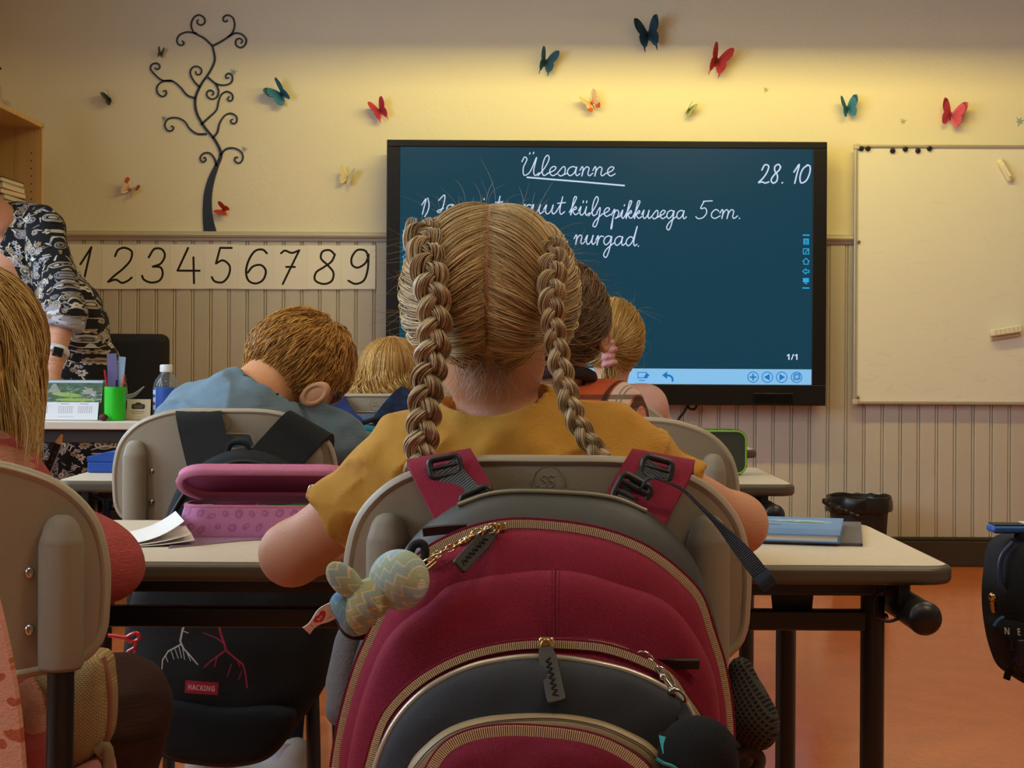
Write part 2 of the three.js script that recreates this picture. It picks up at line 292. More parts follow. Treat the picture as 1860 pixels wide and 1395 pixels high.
// ---------------------------------------------------------------- interactive screen
{
  const D = 6.72, t = thing('interactive_screen', 'large black framed interactive screen with white handwriting on dark teal', 'screen');
  const A = P(703, 256, D), B = P(1502, 256, D), C = P(1502, 735, D), x0 = A.x, x1 = B.x, y1 = (A.y + B.y) / 2, y0 = P(1100, 735, D).y;
  const S0 = P(727, 270, D), S1 = P(1476, 270, D), sx0 = S0.x, sx1 = S1.x, sy1 = P(1101, 269, D).y, sy0 = P(1101, 697, D).y;
  const black = std(col('#0d0c0b'), 0.32), w = x1 - x0, h = y1 - y0, z = -D;
  part(t, 'case', rbox(w - 0.01, h - 0.01, 0.075, 0.01, [(x0 + x1) / 2, (y0 + y1) / 2, z - 0.045]), std(col('#1a1817'), 0.6));
  const fr = part(t, 'bezel', join([rbox(w, y1 - sy1, 0.02, 0.004, [(x0 + x1) / 2, (y1 + sy1) / 2, z]), rbox(w, sy0 - y0, 0.02, 0.004, [(x0 + x1) / 2, (y0 + sy0) / 2, z]), rbox(sx0 - x0, sy1 - sy0, 0.0196, 0.003, [(x0 + sx0) / 2, (sy0 + sy1) / 2, z]), rbox(x1 - sx1, sy1 - sy0, 0.0196, 0.003, [(x1 + sx1) / 2, (sy0 + sy1) / 2, z])]), black);
  part(fr, 'sensor_bar', rbox(0.175, 0.05, 0.012, 0.004, [P(1404, 724, D).x, P(1404, 724, D).y, z + 0.008]), std(col('#060606'), 0.15));
  part(t, 'wall_bracket', box(0.6, 0.5, 0.036, [(x0 + x1) / 2, (y0 + y1) / 2, WALL + 0.036]), black);
  const CW = 2000, CHh = Math.round(CW * (697 - 269) / 749), k = CW / 749, mx = (x) => (x - 727) * k, my = (y) => (y - 269) * k;
  // handwriting: each letter a few points, x-height 1
  const G = {
    Ü: [1.2, [[0, 1.5], [.14, 2], [.3, 1.8], [.16, .8], [.3, .05], [.6, .3], [.92, 1.95], [.88, .4], [1.02, .03], [1.25, .3]], [[.42, 2.3], [.44, 2.45]], [[.66, 2.35], [.68, 2.5]]],
    l: [.6, [[0, 0], [.35, .8], [.55, 1.9], [.42, 2.2], [.27, 1.9], [.22, .6], [.38, .03], [.65, .25]]],
    e: [.62, [[0, .25], [.42, .6], [.5, .9], [.33, 1], [.14, .7], [.18, .25], [.38, .02], [.65, .25]]],
    s: [.6, [[0, .2], [.36, .98], [.45, .95], [.52, .55], [.46, .12], [.24, .0], [.12, .15]], [[.4, .08], [.65, .25]]],
    a: [.88, [[.62, .88], [.38, 1], [.12, .75], [.1, .3], [.28, .03], [.52, .3], [.64, .95], [.63, .3], [.74, .03], [.92, .25]]],
    n: [.85, [[0, .6], [.12, 1], [.19, .8], [.19, 0], [.24, .6], [.42, .98], [.57, .85], [.57, .2], [.68, .03], [.88, .3]]],
    m: [1.25, [[0, .6], [.12, 1], [.19, .8], [.19, 0], [.24, .6], [.4, .98], [.54, .85], [.54, 0], [.6, .6], [.76, .98], [.92, .85], [.92, .2], [1.02, .03], [1.25, .3]]],
    u: [.85, [[0, .5], [.14, 1], [.14, .3], [.28, .03], [.48, .3], [.58, 1], [.57, .3], [.68, .03], [.88, .3]]],
    ü: [.85, [[0, .5], [.14, 1], [.14, .3], [.28, .03], [.48, .3], [.58, 1], [.57, .3], [.68, .03], [.88, .3]], [[.25, 1.45], [.26, 1.65]], [[.52, 1.45], [.53, 1.65]]],
    i: [.42, [[0, .4], [.15, 1], [.15, .25], [.26, .03], [.45, .3]], [[.22, 1.5], [.23, 1.62]]],
    t: [.5, [[0, .3], [.22, 1.2], [.26, 1.9], [.23, .3], [.34, .03], [.55, .3]], [[0, 1.2], [.5, 1.28]]],
    r: [.55, [[0, .5], [.12, 1], [.15, .85], [.15, 0], [.2, .6], [.34, .95], [.55, .9]]],
    k: [.7, [[0, .3], [.28, 1.4], [.36, 2.05], [.24, 2.1], [.15, 1.2], [.14, 0], [.2, .5], [.44, .95], [.5, .7], [.25, .5], [.5, .05], [.74, .25]]],
    j: [.45, [[0, .4], [.2, 1], [.2, -.6], [.06, -1.2], [-.12, -1.1], [-.05, -.6], [.48, .28]]],
    p: [.75, [[0, .4], [.2, 1.1], [.16, -1.2], [.2, -1.2], [.2, .5], [.4, 1], [.58, .8], [.54, .2], [.38, .02], [.78, .3]]],
    g: [.85, [[.6, .88], [.38, 1], [.12, .75], [.1, .3], [.28, .05], [.52, .35], [.63, .95], [.6, -.6], [.44, -1.3], [.25, -1.1], [.35, -.5], [.88, .25]]],
    d: [.92, [[.58, .85], [.36, 1], [.12, .7], [.1, .3], [.28, .03], [.52, .35], [.74, 2.1], [.68, .3], [.8, .03], [.95, .2]]],
    o: [.72, [[.38, .95], [.15, .8], [.1, .3], [.33, .02], [.56, .4], [.5, .88], [.36, .85], [.52, .75], [.75, .8]]],
    c: [.68, [[.58, .8], [.38, 1], [.12, .65], [.15, .2], [.38, .02], [.72, .3]]],
    J: [.55, [[0, 1.4], [.32, 2.0], [.38, 1.8], [.3, .3], [.12, 0], [.02, .15], [.4, .5]]],
    1: [.5, [[0, 1.2], [.34, 2.0], [.28, 1], [.22, 0]]],
    2: [.95, [[.1, 1.4], [.3, 1.95], [.6, 1.85], [.6, 1.3], [.3, .5], [0, .05], [.3, .12], [.55, 0], [.85, .12]]],
    8: [.9, [[.7, 1.7], [.5, 2], [.22, 1.8], [.25, 1.35], [.55, .8], [.55, .2], [.28, 0], [.08, .3], [.25, .85], [.62, 1.4], [.7, 1.75]]],
    0: [.95, [[.6, 1.95], [.25, 1.6], [.08, .7], [.25, .05], [.6, .2], [.85, 1.1], [.75, 1.85], [.5, 1.95]]],
    5: [.95, [[.95, 1.95], [.35, 1.9]], [[.4, 1.9], [.25, 1.1], [.55, 1.15], [.7, .7], [.5, .1], [.15, 0], [0, .2]]],
    ')': [.4, [[0, 2.1], [.25, 1.2], [.2, .3], [0, -.3]]], '.': [.4, [[.15, .02], [.17, .06]]], ' ': [.6],
  };
  const tex = canvasTex(CW, CHh, (g) => {
    g.fillStyle = '#0c4053'; g.fillRect(0, 0, CW, CHh);
    g.lineCap = g.lineJoin = 'round';
    const pen = (s, xa, xb, y, xh, slope = 0, lw = 2.1) => {
      let adv = 0; for (const ch of s) adv += G[ch][0]; const sx = (xb - xa) / adv; let x = xa;
      g.strokeStyle = '#d9e6ff'; g.lineWidth = lw * k;
      for (const ch of s) {
        for (const st of G[ch].slice(1)) {
          const c = new THREE.CatmullRomCurve3(st.map(([a, b]) => V(x + a * sx + b * xh * 0.16, y + (x - xa) * slope - b * xh, 0)), false, 'centripetal');
          g.beginPath(); c.getPoints(st.length * 6).forEach((p, i) => i ? g.lineTo(mx(p.x), my(p.y)) : g.moveTo(mx(p.x), my(p.y))); g.stroke();
        }
        x += G[ch][0] * sx;
      }
    };
    pen('Ülesanne', 944, 1116, 320, 17);
    g.lineWidth = 3 * k; g.beginPath(); g.moveTo(mx(958), my(323)); g.lineTo(mx(1050), my(330)); g.lineTo(mx(1134), my(337)); g.stroke();
    pen('28. 10', 1378, 1470, 331, 17, 0, 2.8);
    pen('1)', 764, 780, 391, 14); pen('Joonista', 794, 934, 388, 16); pen('ruut', 948, 1024, 389, 17, 0.02);
    pen('külje', 1034, 1108, 391, 16, 0.04); pen('pikkusega', 1110, 1246, 397, 15.5, 0); pen('5cm.', 1264, 1350, 396, 16.5, 0);
    pen('ja', 988, 1030, 443, 16); pen('nurgad.', 1042, 1166, 444, 17, 0.03);
    // side tool strips
    const icon = (x, y, n) => {
      g.fillStyle = g.strokeStyle = '#2fb4ec'; g.lineWidth = 1.6 * k; const a = mx(x), b = my(y), r = 5 * k;
      if (n === 0 || n === 6) g.fillRect(a - r * 1.3, b - 1 * k, r * 2.6, 2.4 * k);
      if (n === 1) { g.fillRect(a - r, b - r * 1.1, r * 2, r * 2.2); g.fillStyle = '#0b3f52'; for (let q = 0; q < 3; q++) g.fillRect(a - r * .6, b - r * .6 + q * r * .6, r * 1.2, r * .25); }
      if (n === 2) { g.strokeRect(a - r, b - r, r * 2, r * 1.9); g.beginPath(); g.moveTo(a - r * .3, b + r * .4); g.lineTo(a + r, b - r); g.stroke(); }
      if (n === 3) { g.beginPath(); g.moveTo(a - r * 1.2, b); g.lineTo(a, b - r * 1.2); g.lineTo(a + r * 1.2, b); g.lineTo(a + r * .8, b); g.lineTo(a + r * .8, b + r); g.lineTo(a - r * .8, b + r); g.lineTo(a - r * .8, b); g.closePath(); g.stroke(); }
      if (n === 4) { g.beginPath(); g.moveTo(a - r * 1.2, b); g.lineTo(a, b - r); g.lineTo(a, b - r * .4); g.lineTo(a + r * 1.1, b - r * .4); g.lineTo(a + r * 1.1, b + r * .4); g.lineTo(a, b + r * .4); g.lineTo(a, b + r); g.closePath(); g.stroke(); }
      if (n === 5) { g.fillRect(a - r * 1.1, b - r, r * 2.2, r * 1.6); g.fillRect(a - r * .5, b + r * .8, r, r * .4); }
    };
    [425, 437, 455, 473, 491, 508, 521].forEach((y, n) => { icon(1465, y, n); icon(738.5, y - 4, n); });
    g.fillStyle = '#e6efff'; g.font = 'bold ' + 15 * k + 'px sans-serif'; g.fillText('1/1', mx(1430), my(652));
    // tool bar
    g.fillStyle = '#8fcdfa'; g.fillRect(mx(727), my(669), CW, CHh);
    g.strokeStyle = g.fillStyle = '#1d79c8'; g.lineWidth = 1.3 * k;
    const ring = (x) => { g.beginPath(); g.arc(mx(x), my(683.5), 9.5 * k, 0, 7); g.stroke(); };
    [1370, 1396, 1422, 1449].forEach(ring);
    g.fillRect(mx(1364), my(682.3), 12 * k, 2.6 * k); g.fillRect(mx(1368.7), my(677.5), 2.6 * k, 12 * k);
    g.beginPath(); g.moveTo(mx(1390), my(683.5)); g.lineTo(mx(1400), my(677.5)); g.lineTo(mx(1400), my(689.5)); g.fill();
    g.beginPath(); g.moveTo(mx(1428), my(683.5)); g.lineTo(mx(1418), my(677.5)); g.lineTo(mx(1418), my(689.5)); g.fill();
    g.strokeRect(mx(1444), my(679), 9 * k, 9 * k); g.strokeRect(mx(1446), my(677), 9 * k, 9 * k);
    g.lineWidth = 3.4 * k; g.beginPath(); g.moveTo(mx(1224), my(691)); g.quadraticCurveTo(mx(1225), my(681), mx(1212), my(681)); g.stroke();
    g.beginPath(); g.moveTo(mx(1205), my(681)); g.lineTo(mx(1214), my(674)); g.lineTo(mx(1214), my(688)); g.fill();
    g.lineWidth = 1.3 * k; g.strokeRect(mx(1161), my(676), 15 * k, 10 * k); g.fillRect(mx(1163), my(690), 11 * k, 1.4 * k);
    g.save(); g.translate(mx(1177), my(682)); g.rotate(0.6); g.fillRect(-3 * k, -4 * k, 6 * k, 9 * k); g.restore();
    for (const x of [760, 790, 820, 850]) { g.strokeRect(mx(x - 6), my(677), 12 * k, 10 * k); }
  });
  const sg = new THREE.PlaneGeometry(sx1 - sx0, sy1 - sy0); sg.translate((sx0 + sx1) / 2, (sy0 + sy1) / 2, z + 0.002);
  part(t, 'display', sg, std(col('#050606'), 0.22, { emissive: 0xffffff, emissiveMap: tex, emissiveIntensity: 0.85 }), 'glowing dark teal display with handwriting and tool bar');
  areaLight(sx1 - sx0, sy1 - sy0, col('#3f8fb0'), 0.12, [(sx0 + sx1) / 2, (sy0 + sy1) / 2, z + 0.02], [(sx0 + sx1) / 2, (sy0 + sy1) / 2, 0]);
  const cb = [[1250, 735], [1243, 748], [1232, 762], [1222, 790], [1218, 840]].map(([a, b]) => P(a, b, 6.77));
  part(t, 'cable', tube(cb, 0.006, 20, 6), black);
  part(t, 'cable', tube([[1250, 733], [1252, 742], [1262, 743], [1266, 735]].map(([a, b]) => P(a, b, 6.77)), 0.006, 20, 6), black);
}
// ---------------------------------------------------------------- whiteboard with magnets, eraser and pen holder
{
  const D = 6.80, t = thing('whiteboard', 'white magnetic board in a slim metal frame beside the screen', 'whiteboard');
  const a = P(1551, 264, D), b = P(1551, 733, D), x0 = a.x + 0.004, x1 = x0 + 1.7, y1 = a.y + 0.002, y0 = b.y, z = -D, alu = std(col('#cfc8b8'), 0.35, { metalness: 0.65 });
  const smudge = canvasTex(1024, 700, (g, w, h) => { g.fillStyle = '#efeadb'; g.fillRect(0, 0, w, h); for (let i = 0; i < 260; i++) { const x = rnd() * w, y = h * (0.15 + 0.83 * Math.pow(rnd(), 0.6)); g.strokeStyle = `rgba(120,112,100,${rr(0.01, 0.045)})`; g.lineWidth = rr(1, 7); g.beginPath(); g.moveTo(x, y); g.quadraticCurveTo(x + rr(-30, 30), y + rr(-12, 12), x + rr(-50, 50), y + rr(-18, 18)); g.stroke(); } });
  const pg = new THREE.BoxGeometry(x1 - x0, y1 - y0, 0.012); pg.translate((x0 + x1) / 2, (y0 + y1) / 2, z - 0.006);
  part(t, 'panel', pg, std(0xffffff, 0.3, { map: smudge }));
  for (const g of [rbox(x1 - x0, 0.014, 0.022, 0.004, [(x0 + x1) / 2, y1 - 0.005, z - 0.003]), rbox(x1 - x0, 0.014, 0.022, 0.004, [(x0 + x1) / 2, y0 + 0.005, z - 0.003]), rbox(0.014, y1 - y0, 0.022, 0.004, [x0 + 0.005, (y0 + y1) / 2, z - 0.003]), rbox(0.014, y1 - y0, 0.022, 0.004, [x1 - 0.005, (y0 + y1) / 2, z - 0.003])]) part(t, 'frame_rail', g, alu);
  for (const [x, y] of [[x0, y0], [x0, y1], [x1, y0], [x1, y1]]) part(t, 'corner_cap', rbox(0.026, 0.026, 0.026, 0.006, [x + (x === x0 ? 0.008 : -0.008), y + (y === y0 ? 0.008 : -0.008), z - 0.002]), std(col('#c9c1ae'), 0.5));
  for (const [px, py] of [[1560, 439], [1558, 722]]) { const q = P(px, py, D - 0.006); part(t, 'screw', ball([q.x, q.y, z + 0.006], 0.007, 0.007, 0.004, 10, 8), std(col('#8c867c'), 0.3, { metalness: 0.8 })); }
  const mg = new THREE.LatheGeometry([[0, 0.012], [0.008, 0.012], [0.0105, 0.010], [0.0115, 0.004], [0.0115, 0]].map(([x, y]) => new THREE.Vector2(x, y)), 20); mg.rotateX(Math.PI / 2);
  [[1564, 270, 'outermost of the row by the board corner'], [1576, 270, 'second of the row from the board corner'], [1621, 274, 'third of the row from the board corner'], [1644, 271, 'fourth of the row from the board corner'], [1667, 274, 'fifth of the row from the board corner'], [1688, 270, 'last of the row from the board corner']].forEach(([px, py, l]) => {
    const q = P(px, py, D), m = single('board_magnet', mg, std(col('#14110f'), 0.4), 'round black magnet on the whiteboard edge, ' + l, 'magnet', 'black magnets on the whiteboard'); m.position.set(q.x, q.y, z);
  });
  const cap = (a2, b2, r, sc) => { const L = a2.distanceTo(b2), g = new THREE.CapsuleGeometry(r, L, 8, 18), q = new THREE.Quaternion().setFromUnitVectors(V(0, 1, 0), b2.clone().sub(a2).normalize()); g.scale(1, 1, sc); g.applyQuaternion(q); const m = a2.clone().add(b2).multiplyScalar(0.5); g.translate(m.x, m.y, z + r * sc); return g; };
  const ph = thing('magnetic_pill', 'long white plastic clip magnet tilted high on the whiteboard', 'magnet');
  part(ph, 'body', cap(P(1817, 296, D), P(1833, 324, D), 0.0165, 0.7), std(col('#efe3c0'), 0.35));
  part(ph, 'ridge', cap(P(1819, 300, D), P(1831, 321, D), 0.008, 2.4), std(col('#f7eed2'), 0.3));
  const er = thing('board_eraser', 'white block eraser stuck low on the whiteboard, slightly tilted', 'eraser'), e = P(1824, 606, D);
  const eb = rbox(0.135, 0.03, 0.03, 0.006, [0, 0.012, 0.028]); const ef = rbox(0.13, 0.034, 0.016, 0.004, [0, -0.004, 0.009]);
  for (const g of [eb, ef]) { g.rotateZ(0.16); g.translate(e.x, e.y, z); }
  part(er, 'grip', eb, std(col('#f1e9d3'), 0.5)); part(er, 'felt', ef, std(col('#cbbd9e'), 0.95));
  for (let i = 0; i < 6; i++) { const g = rbox(0.003, 0.026, 0.003, 0.001, [-0.05 + i * 0.02, 0.012, 0.0435]); g.rotateZ(0.16); g.translate(e.x, e.y, z); part(er, 'grip_rib', g, std(col('#d9cfb6'), 0.5)); }
}
// ---------------------------------------------------------------- number cards
{
  const S = {
    1: [[[.36, .45], [.68, .07]], [[.68, .07], [.45, .85]]],
    2: [[[.38, .26], [.47, .12], [.65, .07], [.87, .15], [.85, .33], [.65, .52], [.35, .71], [.18, .84]], [[.18, .84], [.41, .79], [.59, .86], [.77, .81], [.88, .74]]],
    3: [[[.37, .29], [.54, .1], [.75, .11], [.84, .24], [.72, .43], [.49, .5]], [[.49, .5], [.72, .52], [.78, .67], [.69, .81], [.45, .86], [.23, .79], [.18, .71]]],
    4: [[[.51, .08], [.21, .59]], [[.21, .59], [.85, .59]], [[.67, .29], [.69, .87]]],
    5: [[[.79, .08], [.45, .08]], [[.45, .08], [.33, .43]], [[.33, .43], [.53, .36], [.73, .48], [.71, .69], [.53, .85], [.29, .83], [.21, .74]]],
    6: [[[.8, .18], [.69, .1], [.48, .12], [.29, .33], [.21, .62], [.29, .81], [.48, .87], [.69, .79], [.77, .57], [.63, .45], [.41, .48], [.26, .62]]],
    7: [[[.21, .18], [.32, .12], [.54, .17], [.76, .11]], [[.76, .11], [.51, .5], [.27, .88]], [[.37, .49], [.63, .49]]],
    8: [[[.81, .21], [.66, .11], [.45, .14], [.4, .29], [.6, .45], [.77, .62], [.72, .81], [.48, .88], [.23, .79], [.26, .62], [.48, .5], [.72, .36], [.81, .21]]],
    9: [[[.79, .29], [.71, .13], [.47, .11], [.3, .29], [.32, .45], [.47, .51], [.71, .4], [.8, .21]], [[.8, .21], [.77, .57], [.65, .81], [.41, .88], [.21, .81]]],
  };
  const edge = [124, 185.5, 247, 309.5, 372, 433.6, 497.5, 558, 620, 682], D = 6.832;
  for (let n = 1; n <= 9; n++) {
    const tex = canvasTex(246, 320, (g, w, h) => {
      g.fillStyle = '#f5f0e8'; g.fillRect(0, 0, w, h); g.strokeStyle = '#1b1512'; g.lineWidth = 15; g.lineCap = g.lineJoin = 'round';
      for (const st of S[n]) { const c = new THREE.CatmullRomCurve3(st.map(([a, b]) => V(a * w, b * h, 0)), false, 'centripetal'); g.beginPath(); c.getPoints(st.length * 7).forEach((p, i) => i ? g.lineTo(p.x, p.y) : g.moveTo(p.x, p.y)); g.stroke(); }
    });
    const a = P(edge[n - 1], 445 + (n > 5 ? 0 : -1), D), b = P(edge[n], 525, D), w = b.x - a.x - 0.0015, h = a.y - b.y;
    const t = new THREE.BoxGeometry(w, h, 0.0012, 8, 1, 1), p = t.attributes.position, bend = rr(0.002, 0.004);
    for (let i = 0; i < p.count; i++) p.setZ(i, p.getZ(i) + bend * Math.pow(2 * p.getX(i) / w, 2) * (p.getY(i) < 0 ? 1 : 0.3));
    t.computeVertexNormals(); t.translate((a.x + b.x) / 2, (a.y + b.y) / 2 + rr(-0.002, 0.002), -D);
    single('number_card', t, std(0xffffff, 0.85, { map: tex }), `white paper card with a handwritten black ${['one','two','three','four','five','six','seven','eight','nine'][n - 1]} under the wall rail`, 'card', 'number cards on the wall');
  }
}
// ---------------------------------------------------------------- wall tree sticker
{
  const D = 6.845, z1 = (x, y) => P(x / 2.657, y / 2.657, D), vinyl = std(col('#17100e'), 0.45);
  const stroke = (pts, ws) => { const v = pts.map(([x, y]) => z1(x, y)), c = curve(v), n = Math.max(24, pts.length * 6); return ribbon(v, 1, (t) => c.getTangentAt(t).cross(V(0, 0, 1)), 0.0016, n, (t) => { const f = t * (ws.length - 1), i = Math.min(ws.length - 2, Math.floor(f)); return lerp(ws[i], ws[i + 1], f - i) / 2.657 / FOC * D; }); };
  const t = thing('wall_tree_sticker', 'black curly tree sticker standing on the wall rail', 'sticker');
  part(t, 'trunk', stroke([[1014, 1122], [1004, 1060], [1001, 1000], [1005, 930], [1022, 860], [1046, 800], [1066, 745], [1040, 680], [985, 610], [948, 540], [943, 475], [972, 405], [1010, 350], [1036, 290], [1025, 222]], [62, 48, 42, 38, 30, 19, 14, 12, 12, 12, 12, 11, 10, 10, 9]), vinyl);
  const B = [
    [[1025, 222], [985, 185], [935, 155], [922, 120], [935, 85], [960, 72], [985, 88], [987, 110], [968, 121], [950, 108], [957, 94]],
    [[950, 162], [900, 155], [865, 170], [853, 195], [862, 215], [880, 218], [887, 205], [877, 197]],
    [[1025, 222], [1075, 195], [1118, 162], [1132, 120], [1122, 85], [1097, 73], [1077, 85], [1079, 102], [1093, 104], [1098, 95]],
    [[1100, 178], [1135, 160], [1168, 167], [1187, 190], [1182, 217], [1160, 230], [1138, 215], [1140, 192], [1158, 186], [1170, 200], [1160, 209]],
    [[945, 475], [905, 460], [870, 420], [830, 390], [785, 388], [748, 360], [726, 330], [735, 310], [760, 306], [772, 323], [757, 336], [747, 325]],
    [[830, 390], [785, 393], [758, 420], [762, 450], [785, 466], [802, 455], [800, 438], [787, 440]],
    [[965, 422], [935, 390], [918, 350], [928, 327], [950, 320], [972, 335], [967, 358], [948, 358], [944, 343]],
    [[1003, 373], [1045, 405], [1090, 410], [1118, 395], [1120, 365], [1103, 354], [1089, 365], [1095, 378], [1106, 374]],
    [[1040, 402], [1055, 440], [1045, 470], [1020, 478], [998, 460], [1003, 440], [1020, 436], [1032, 450], [1022, 460]],
    [[970, 602], [1010, 565], [1045, 530], [1055, 490], [1070, 455], [1095, 442], [1120, 455], [1122, 480], [1108, 488], [1098, 475], [1108, 466]],
    [[998, 647], [950, 645], [915, 620], [890, 585], [850, 568], [810, 575], [795, 605], [810, 630], [830, 630], [838, 615], [825, 607]],
    [[1025, 668], [1048, 640], [1060, 595], [1085, 558], [1115, 547], [1142, 565], [1140, 590], [1125, 597], [1113, 583], [1124, 574]],
    [[1063, 750], [1090, 720], [1130, 715], [1165, 735], [1172, 765], [1155, 787], [1135, 778], [1135, 760], [1150, 760]],
    [[1045, 802], [1035, 765], [1010, 738], [980, 742], [966, 765], [978, 782], [993, 775], [990, 760], [980, 763]],
  ];
  for (const b of B) part(t, 'branch', stroke(b, [10, 9, 8, 8, 8, 8, 7]), vinyl);
}
// ---------------------------------------------------------------- butterflies and star stickers on the wall
{
  const wing = (kind) => {
    const s = new THREE.Shape(); s.moveTo(0.02, 0.08);
    s.bezierCurveTo(0.18, 0.5, 0.45, 0.72, 0.62, 0.62); s.bezierCurveTo(0.70, 0.45, 0.62, 0.18, 0.44, 0.06);
    s.bezierCurveTo(0.56, -0.05, 0.52, -0.3, 0.36, -0.4);
    if (kind) { s.lineTo(0.33, -0.62); s.lineTo(0.28, -0.42); }
    s.bezierCurveTo(0.2, -0.45, 0.06, -0.2, 0.02, -0.06); s.closePath();
    const g = new THREE.ExtrudeGeometry(s, { depth: 0.02, bevelEnabled: false, curveSegments: 8 });
    const p = g.attributes.position; const uv = new Float32Array(p.count * 2); for (let i = 0; i < p.count; i++) { uv[i * 2] = p.getX(i) / 0.7; uv[i * 2 + 1] = (p.getY(i) + 0.62) / 1.34; } g.setAttribute('uv', new THREE.BufferAttribute(uv, 2)); return g;
  };
  const gW = [wing(0), wing(1)];
  const wtex = (base, edge, tip) => canvasTex(128, 128, (g, w) => {
    g.fillStyle = base; g.fillRect(0, 0, w, w); g.strokeStyle = edge; g.lineWidth = 2; for (let i = 0; i < 9; i++) { g.beginPath(); g.moveTo(0, w * 0.52); g.lineTo(w, i * w / 8); g.stroke(); }
    if (tip === 'fore') { g.fillStyle = edge; g.fillRect(w * 0.55, 0, w, w * 0.35); } if (tip === 'hind') { g.fillStyle = edge; g.fillRect(w * 0.2, w * 0.66, w, w * 0.4); }
    if (tip === 'rim') { g.lineWidth = 12; g.beginPath(); g.moveTo(w * 0.1, w * 0.05); g.quadraticCurveTo(w * 1.05, 0, w * 0.8, w * 0.5); g.quadraticCurveTo(w * 0.95, w * 0.7, w * 0.4, w * 0.95); g.stroke(); }
  });
  const list = [ // px, py, size px, turn deg (clockwise), fold deg of each wing [left,right], base, vein, tip, tailed, label
    [292, 98, 24, 10, [62, 35], '#6f7565', '#4c5145', '', 0, 'tiny grey-green butterfly above the curly tree\'s left branches'],
    [202, 181, 34, -22, [35, 66], '#626957', '#41463a', '', 0, 'grey-green butterfly well to the side of the curly tree, above the rail'],
    [514, 172, 56, -40, [20, 55], '#2f86a8', '#0f3e5b', 'rim', 0, 'light and dark blue butterfly between the curly tree and the pink one'],
    [691, 203, 46, -25, [40, 38], '#c93a55', '#7c1830', '', 1, 'crimson tailed butterfly just above the corner of the screen'],
    [236, 346, 38, 35, [25, 25], '#ece4d4', '#c2572a', 'fore', 0, 'white butterfly with orange wing tips near the curly tree trunk'],
    [407, 382, 30, -65, [30, 28], '#c93c36', '#861f1d', '', 0, 'small red butterfly beside the foot of the curly tree'],
    [631, 324, 40, 15, [25, 40], '#eee2bd', '#cbbd95', '', 0, 'plain cream butterfly between the curly tree and the screen'],
    [1178, 66, 66, -10, [30, 42], '#1c4a63', '#0b1b26', 'rim', 1, 'large dark navy butterfly, the topmost one over the screen'],
    [990, 115, 52, 14, [55, 22], '#24577a', '#0b2436', '', 1, 'blue tailed butterfly over the middle of the screen'],
    [1301, 114, 62, 18, [50, 30], '#b32a3c', '#6a121c', '', 1, 'large red tailed butterfly over the screen'],
    [1075, 189, 44, -30, [30, 30], '#efe0c0', '#d8642e', 'hind', 0, 'cream butterfly with orange hind wings over the screen'],
    [1249, 201, 34, 30, [72, 40], '#b9c089', '#7d8a55', '', 1, 'small pale green butterfly just over the screen'],
    [1538, 199, 48, -8, [45, 25], '#2c7fa6', '#0f3d57', 'rim', 0, 'turquoise butterfly above the corner of the whiteboard'],
    [1726, 212, 58, 12, [25, 28], '#d44a6c', '#8e1f3d', 'rim', 0, 'bright pink butterfly above the whiteboard'],
  ];
  for (const [px, py, size, turn, fold, base, vein, tip, tail, label] of list) {
    const D = 6.845, c = P(px, py, D), s = size / FOC * D * 0.76, t = thing('paper_butterfly', label, 'butterfly', 'paper butterflies on the wall');
    t.position.copy(c); t.rotation.z = -turn * Math.PI / 180; t.scale.setScalar(s);
    const m = std(0xffffff, 0.6, { map: wtex(base, vein, tip), side: THREE.DoubleSide });
    for (const q of [0, 1]) { const w = part(t, 'wing', gW[tail], m); w.position.z = 0.08; if (q) w.rotation.y = -(fold[1] + 12) * Math.PI / 180; else { w.rotation.y = Math.PI + (fold[0] + 12) * Math.PI / 180; w.position.z = 0.09; } }
    part(t, 'body', ball([0, 0, 0.08], 0.035, 0.2, 0.05, 8, 10), std(col(tip === 'fore' || tip === 'hind' ? '#241510' : vein).multiplyScalar(0.5), 0.6));
  }
  for (const [px, py, size, c, where] of [[424, 131, 18, '#8fa9ac', 'at the end of the curly tree\'s upper branch'], [298, 215, 15, '#9aa09a', 'at the curly tree\'s long lower branch'], [444, 271, 15, '#a4a898', 'at the curly tree\'s lowest curl'], [1391, 163, 13, '#b5ad92', 'near the red butterfly over the screen'], [1640, 220, 15, '#b9b59a', 'between the turquoise and the pink butterfly'], [1852, 220, 22, '#9fb0b4', 'beyond the pink butterfly above the whiteboard']]) {
    const sh = new THREE.Shape(), r = size / 2 / FOC * 6.845; for (let i = 0; i < 12; i++) { const a = i / 12 * Math.PI * 2 + 0.2, q = i % 2 ? r * 0.28 : r * (i % 4 ? 0.75 : 1); i ? sh.lineTo(Math.cos(a) * q, Math.sin(a) * q) : sh.moveTo(Math.cos(a) * q, Math.sin(a) * q); } sh.closePath();
    const m = single('star_sticker', new THREE.ExtrudeGeometry(sh, { depth: 0.0015, bevelEnabled: false }), std(col(c), 0.7), 'tiny pale starry flower sticker ' + where, 'sticker', 'star stickers on the wall'); m.position.copy(P(px, py, 6.849));
  }
}
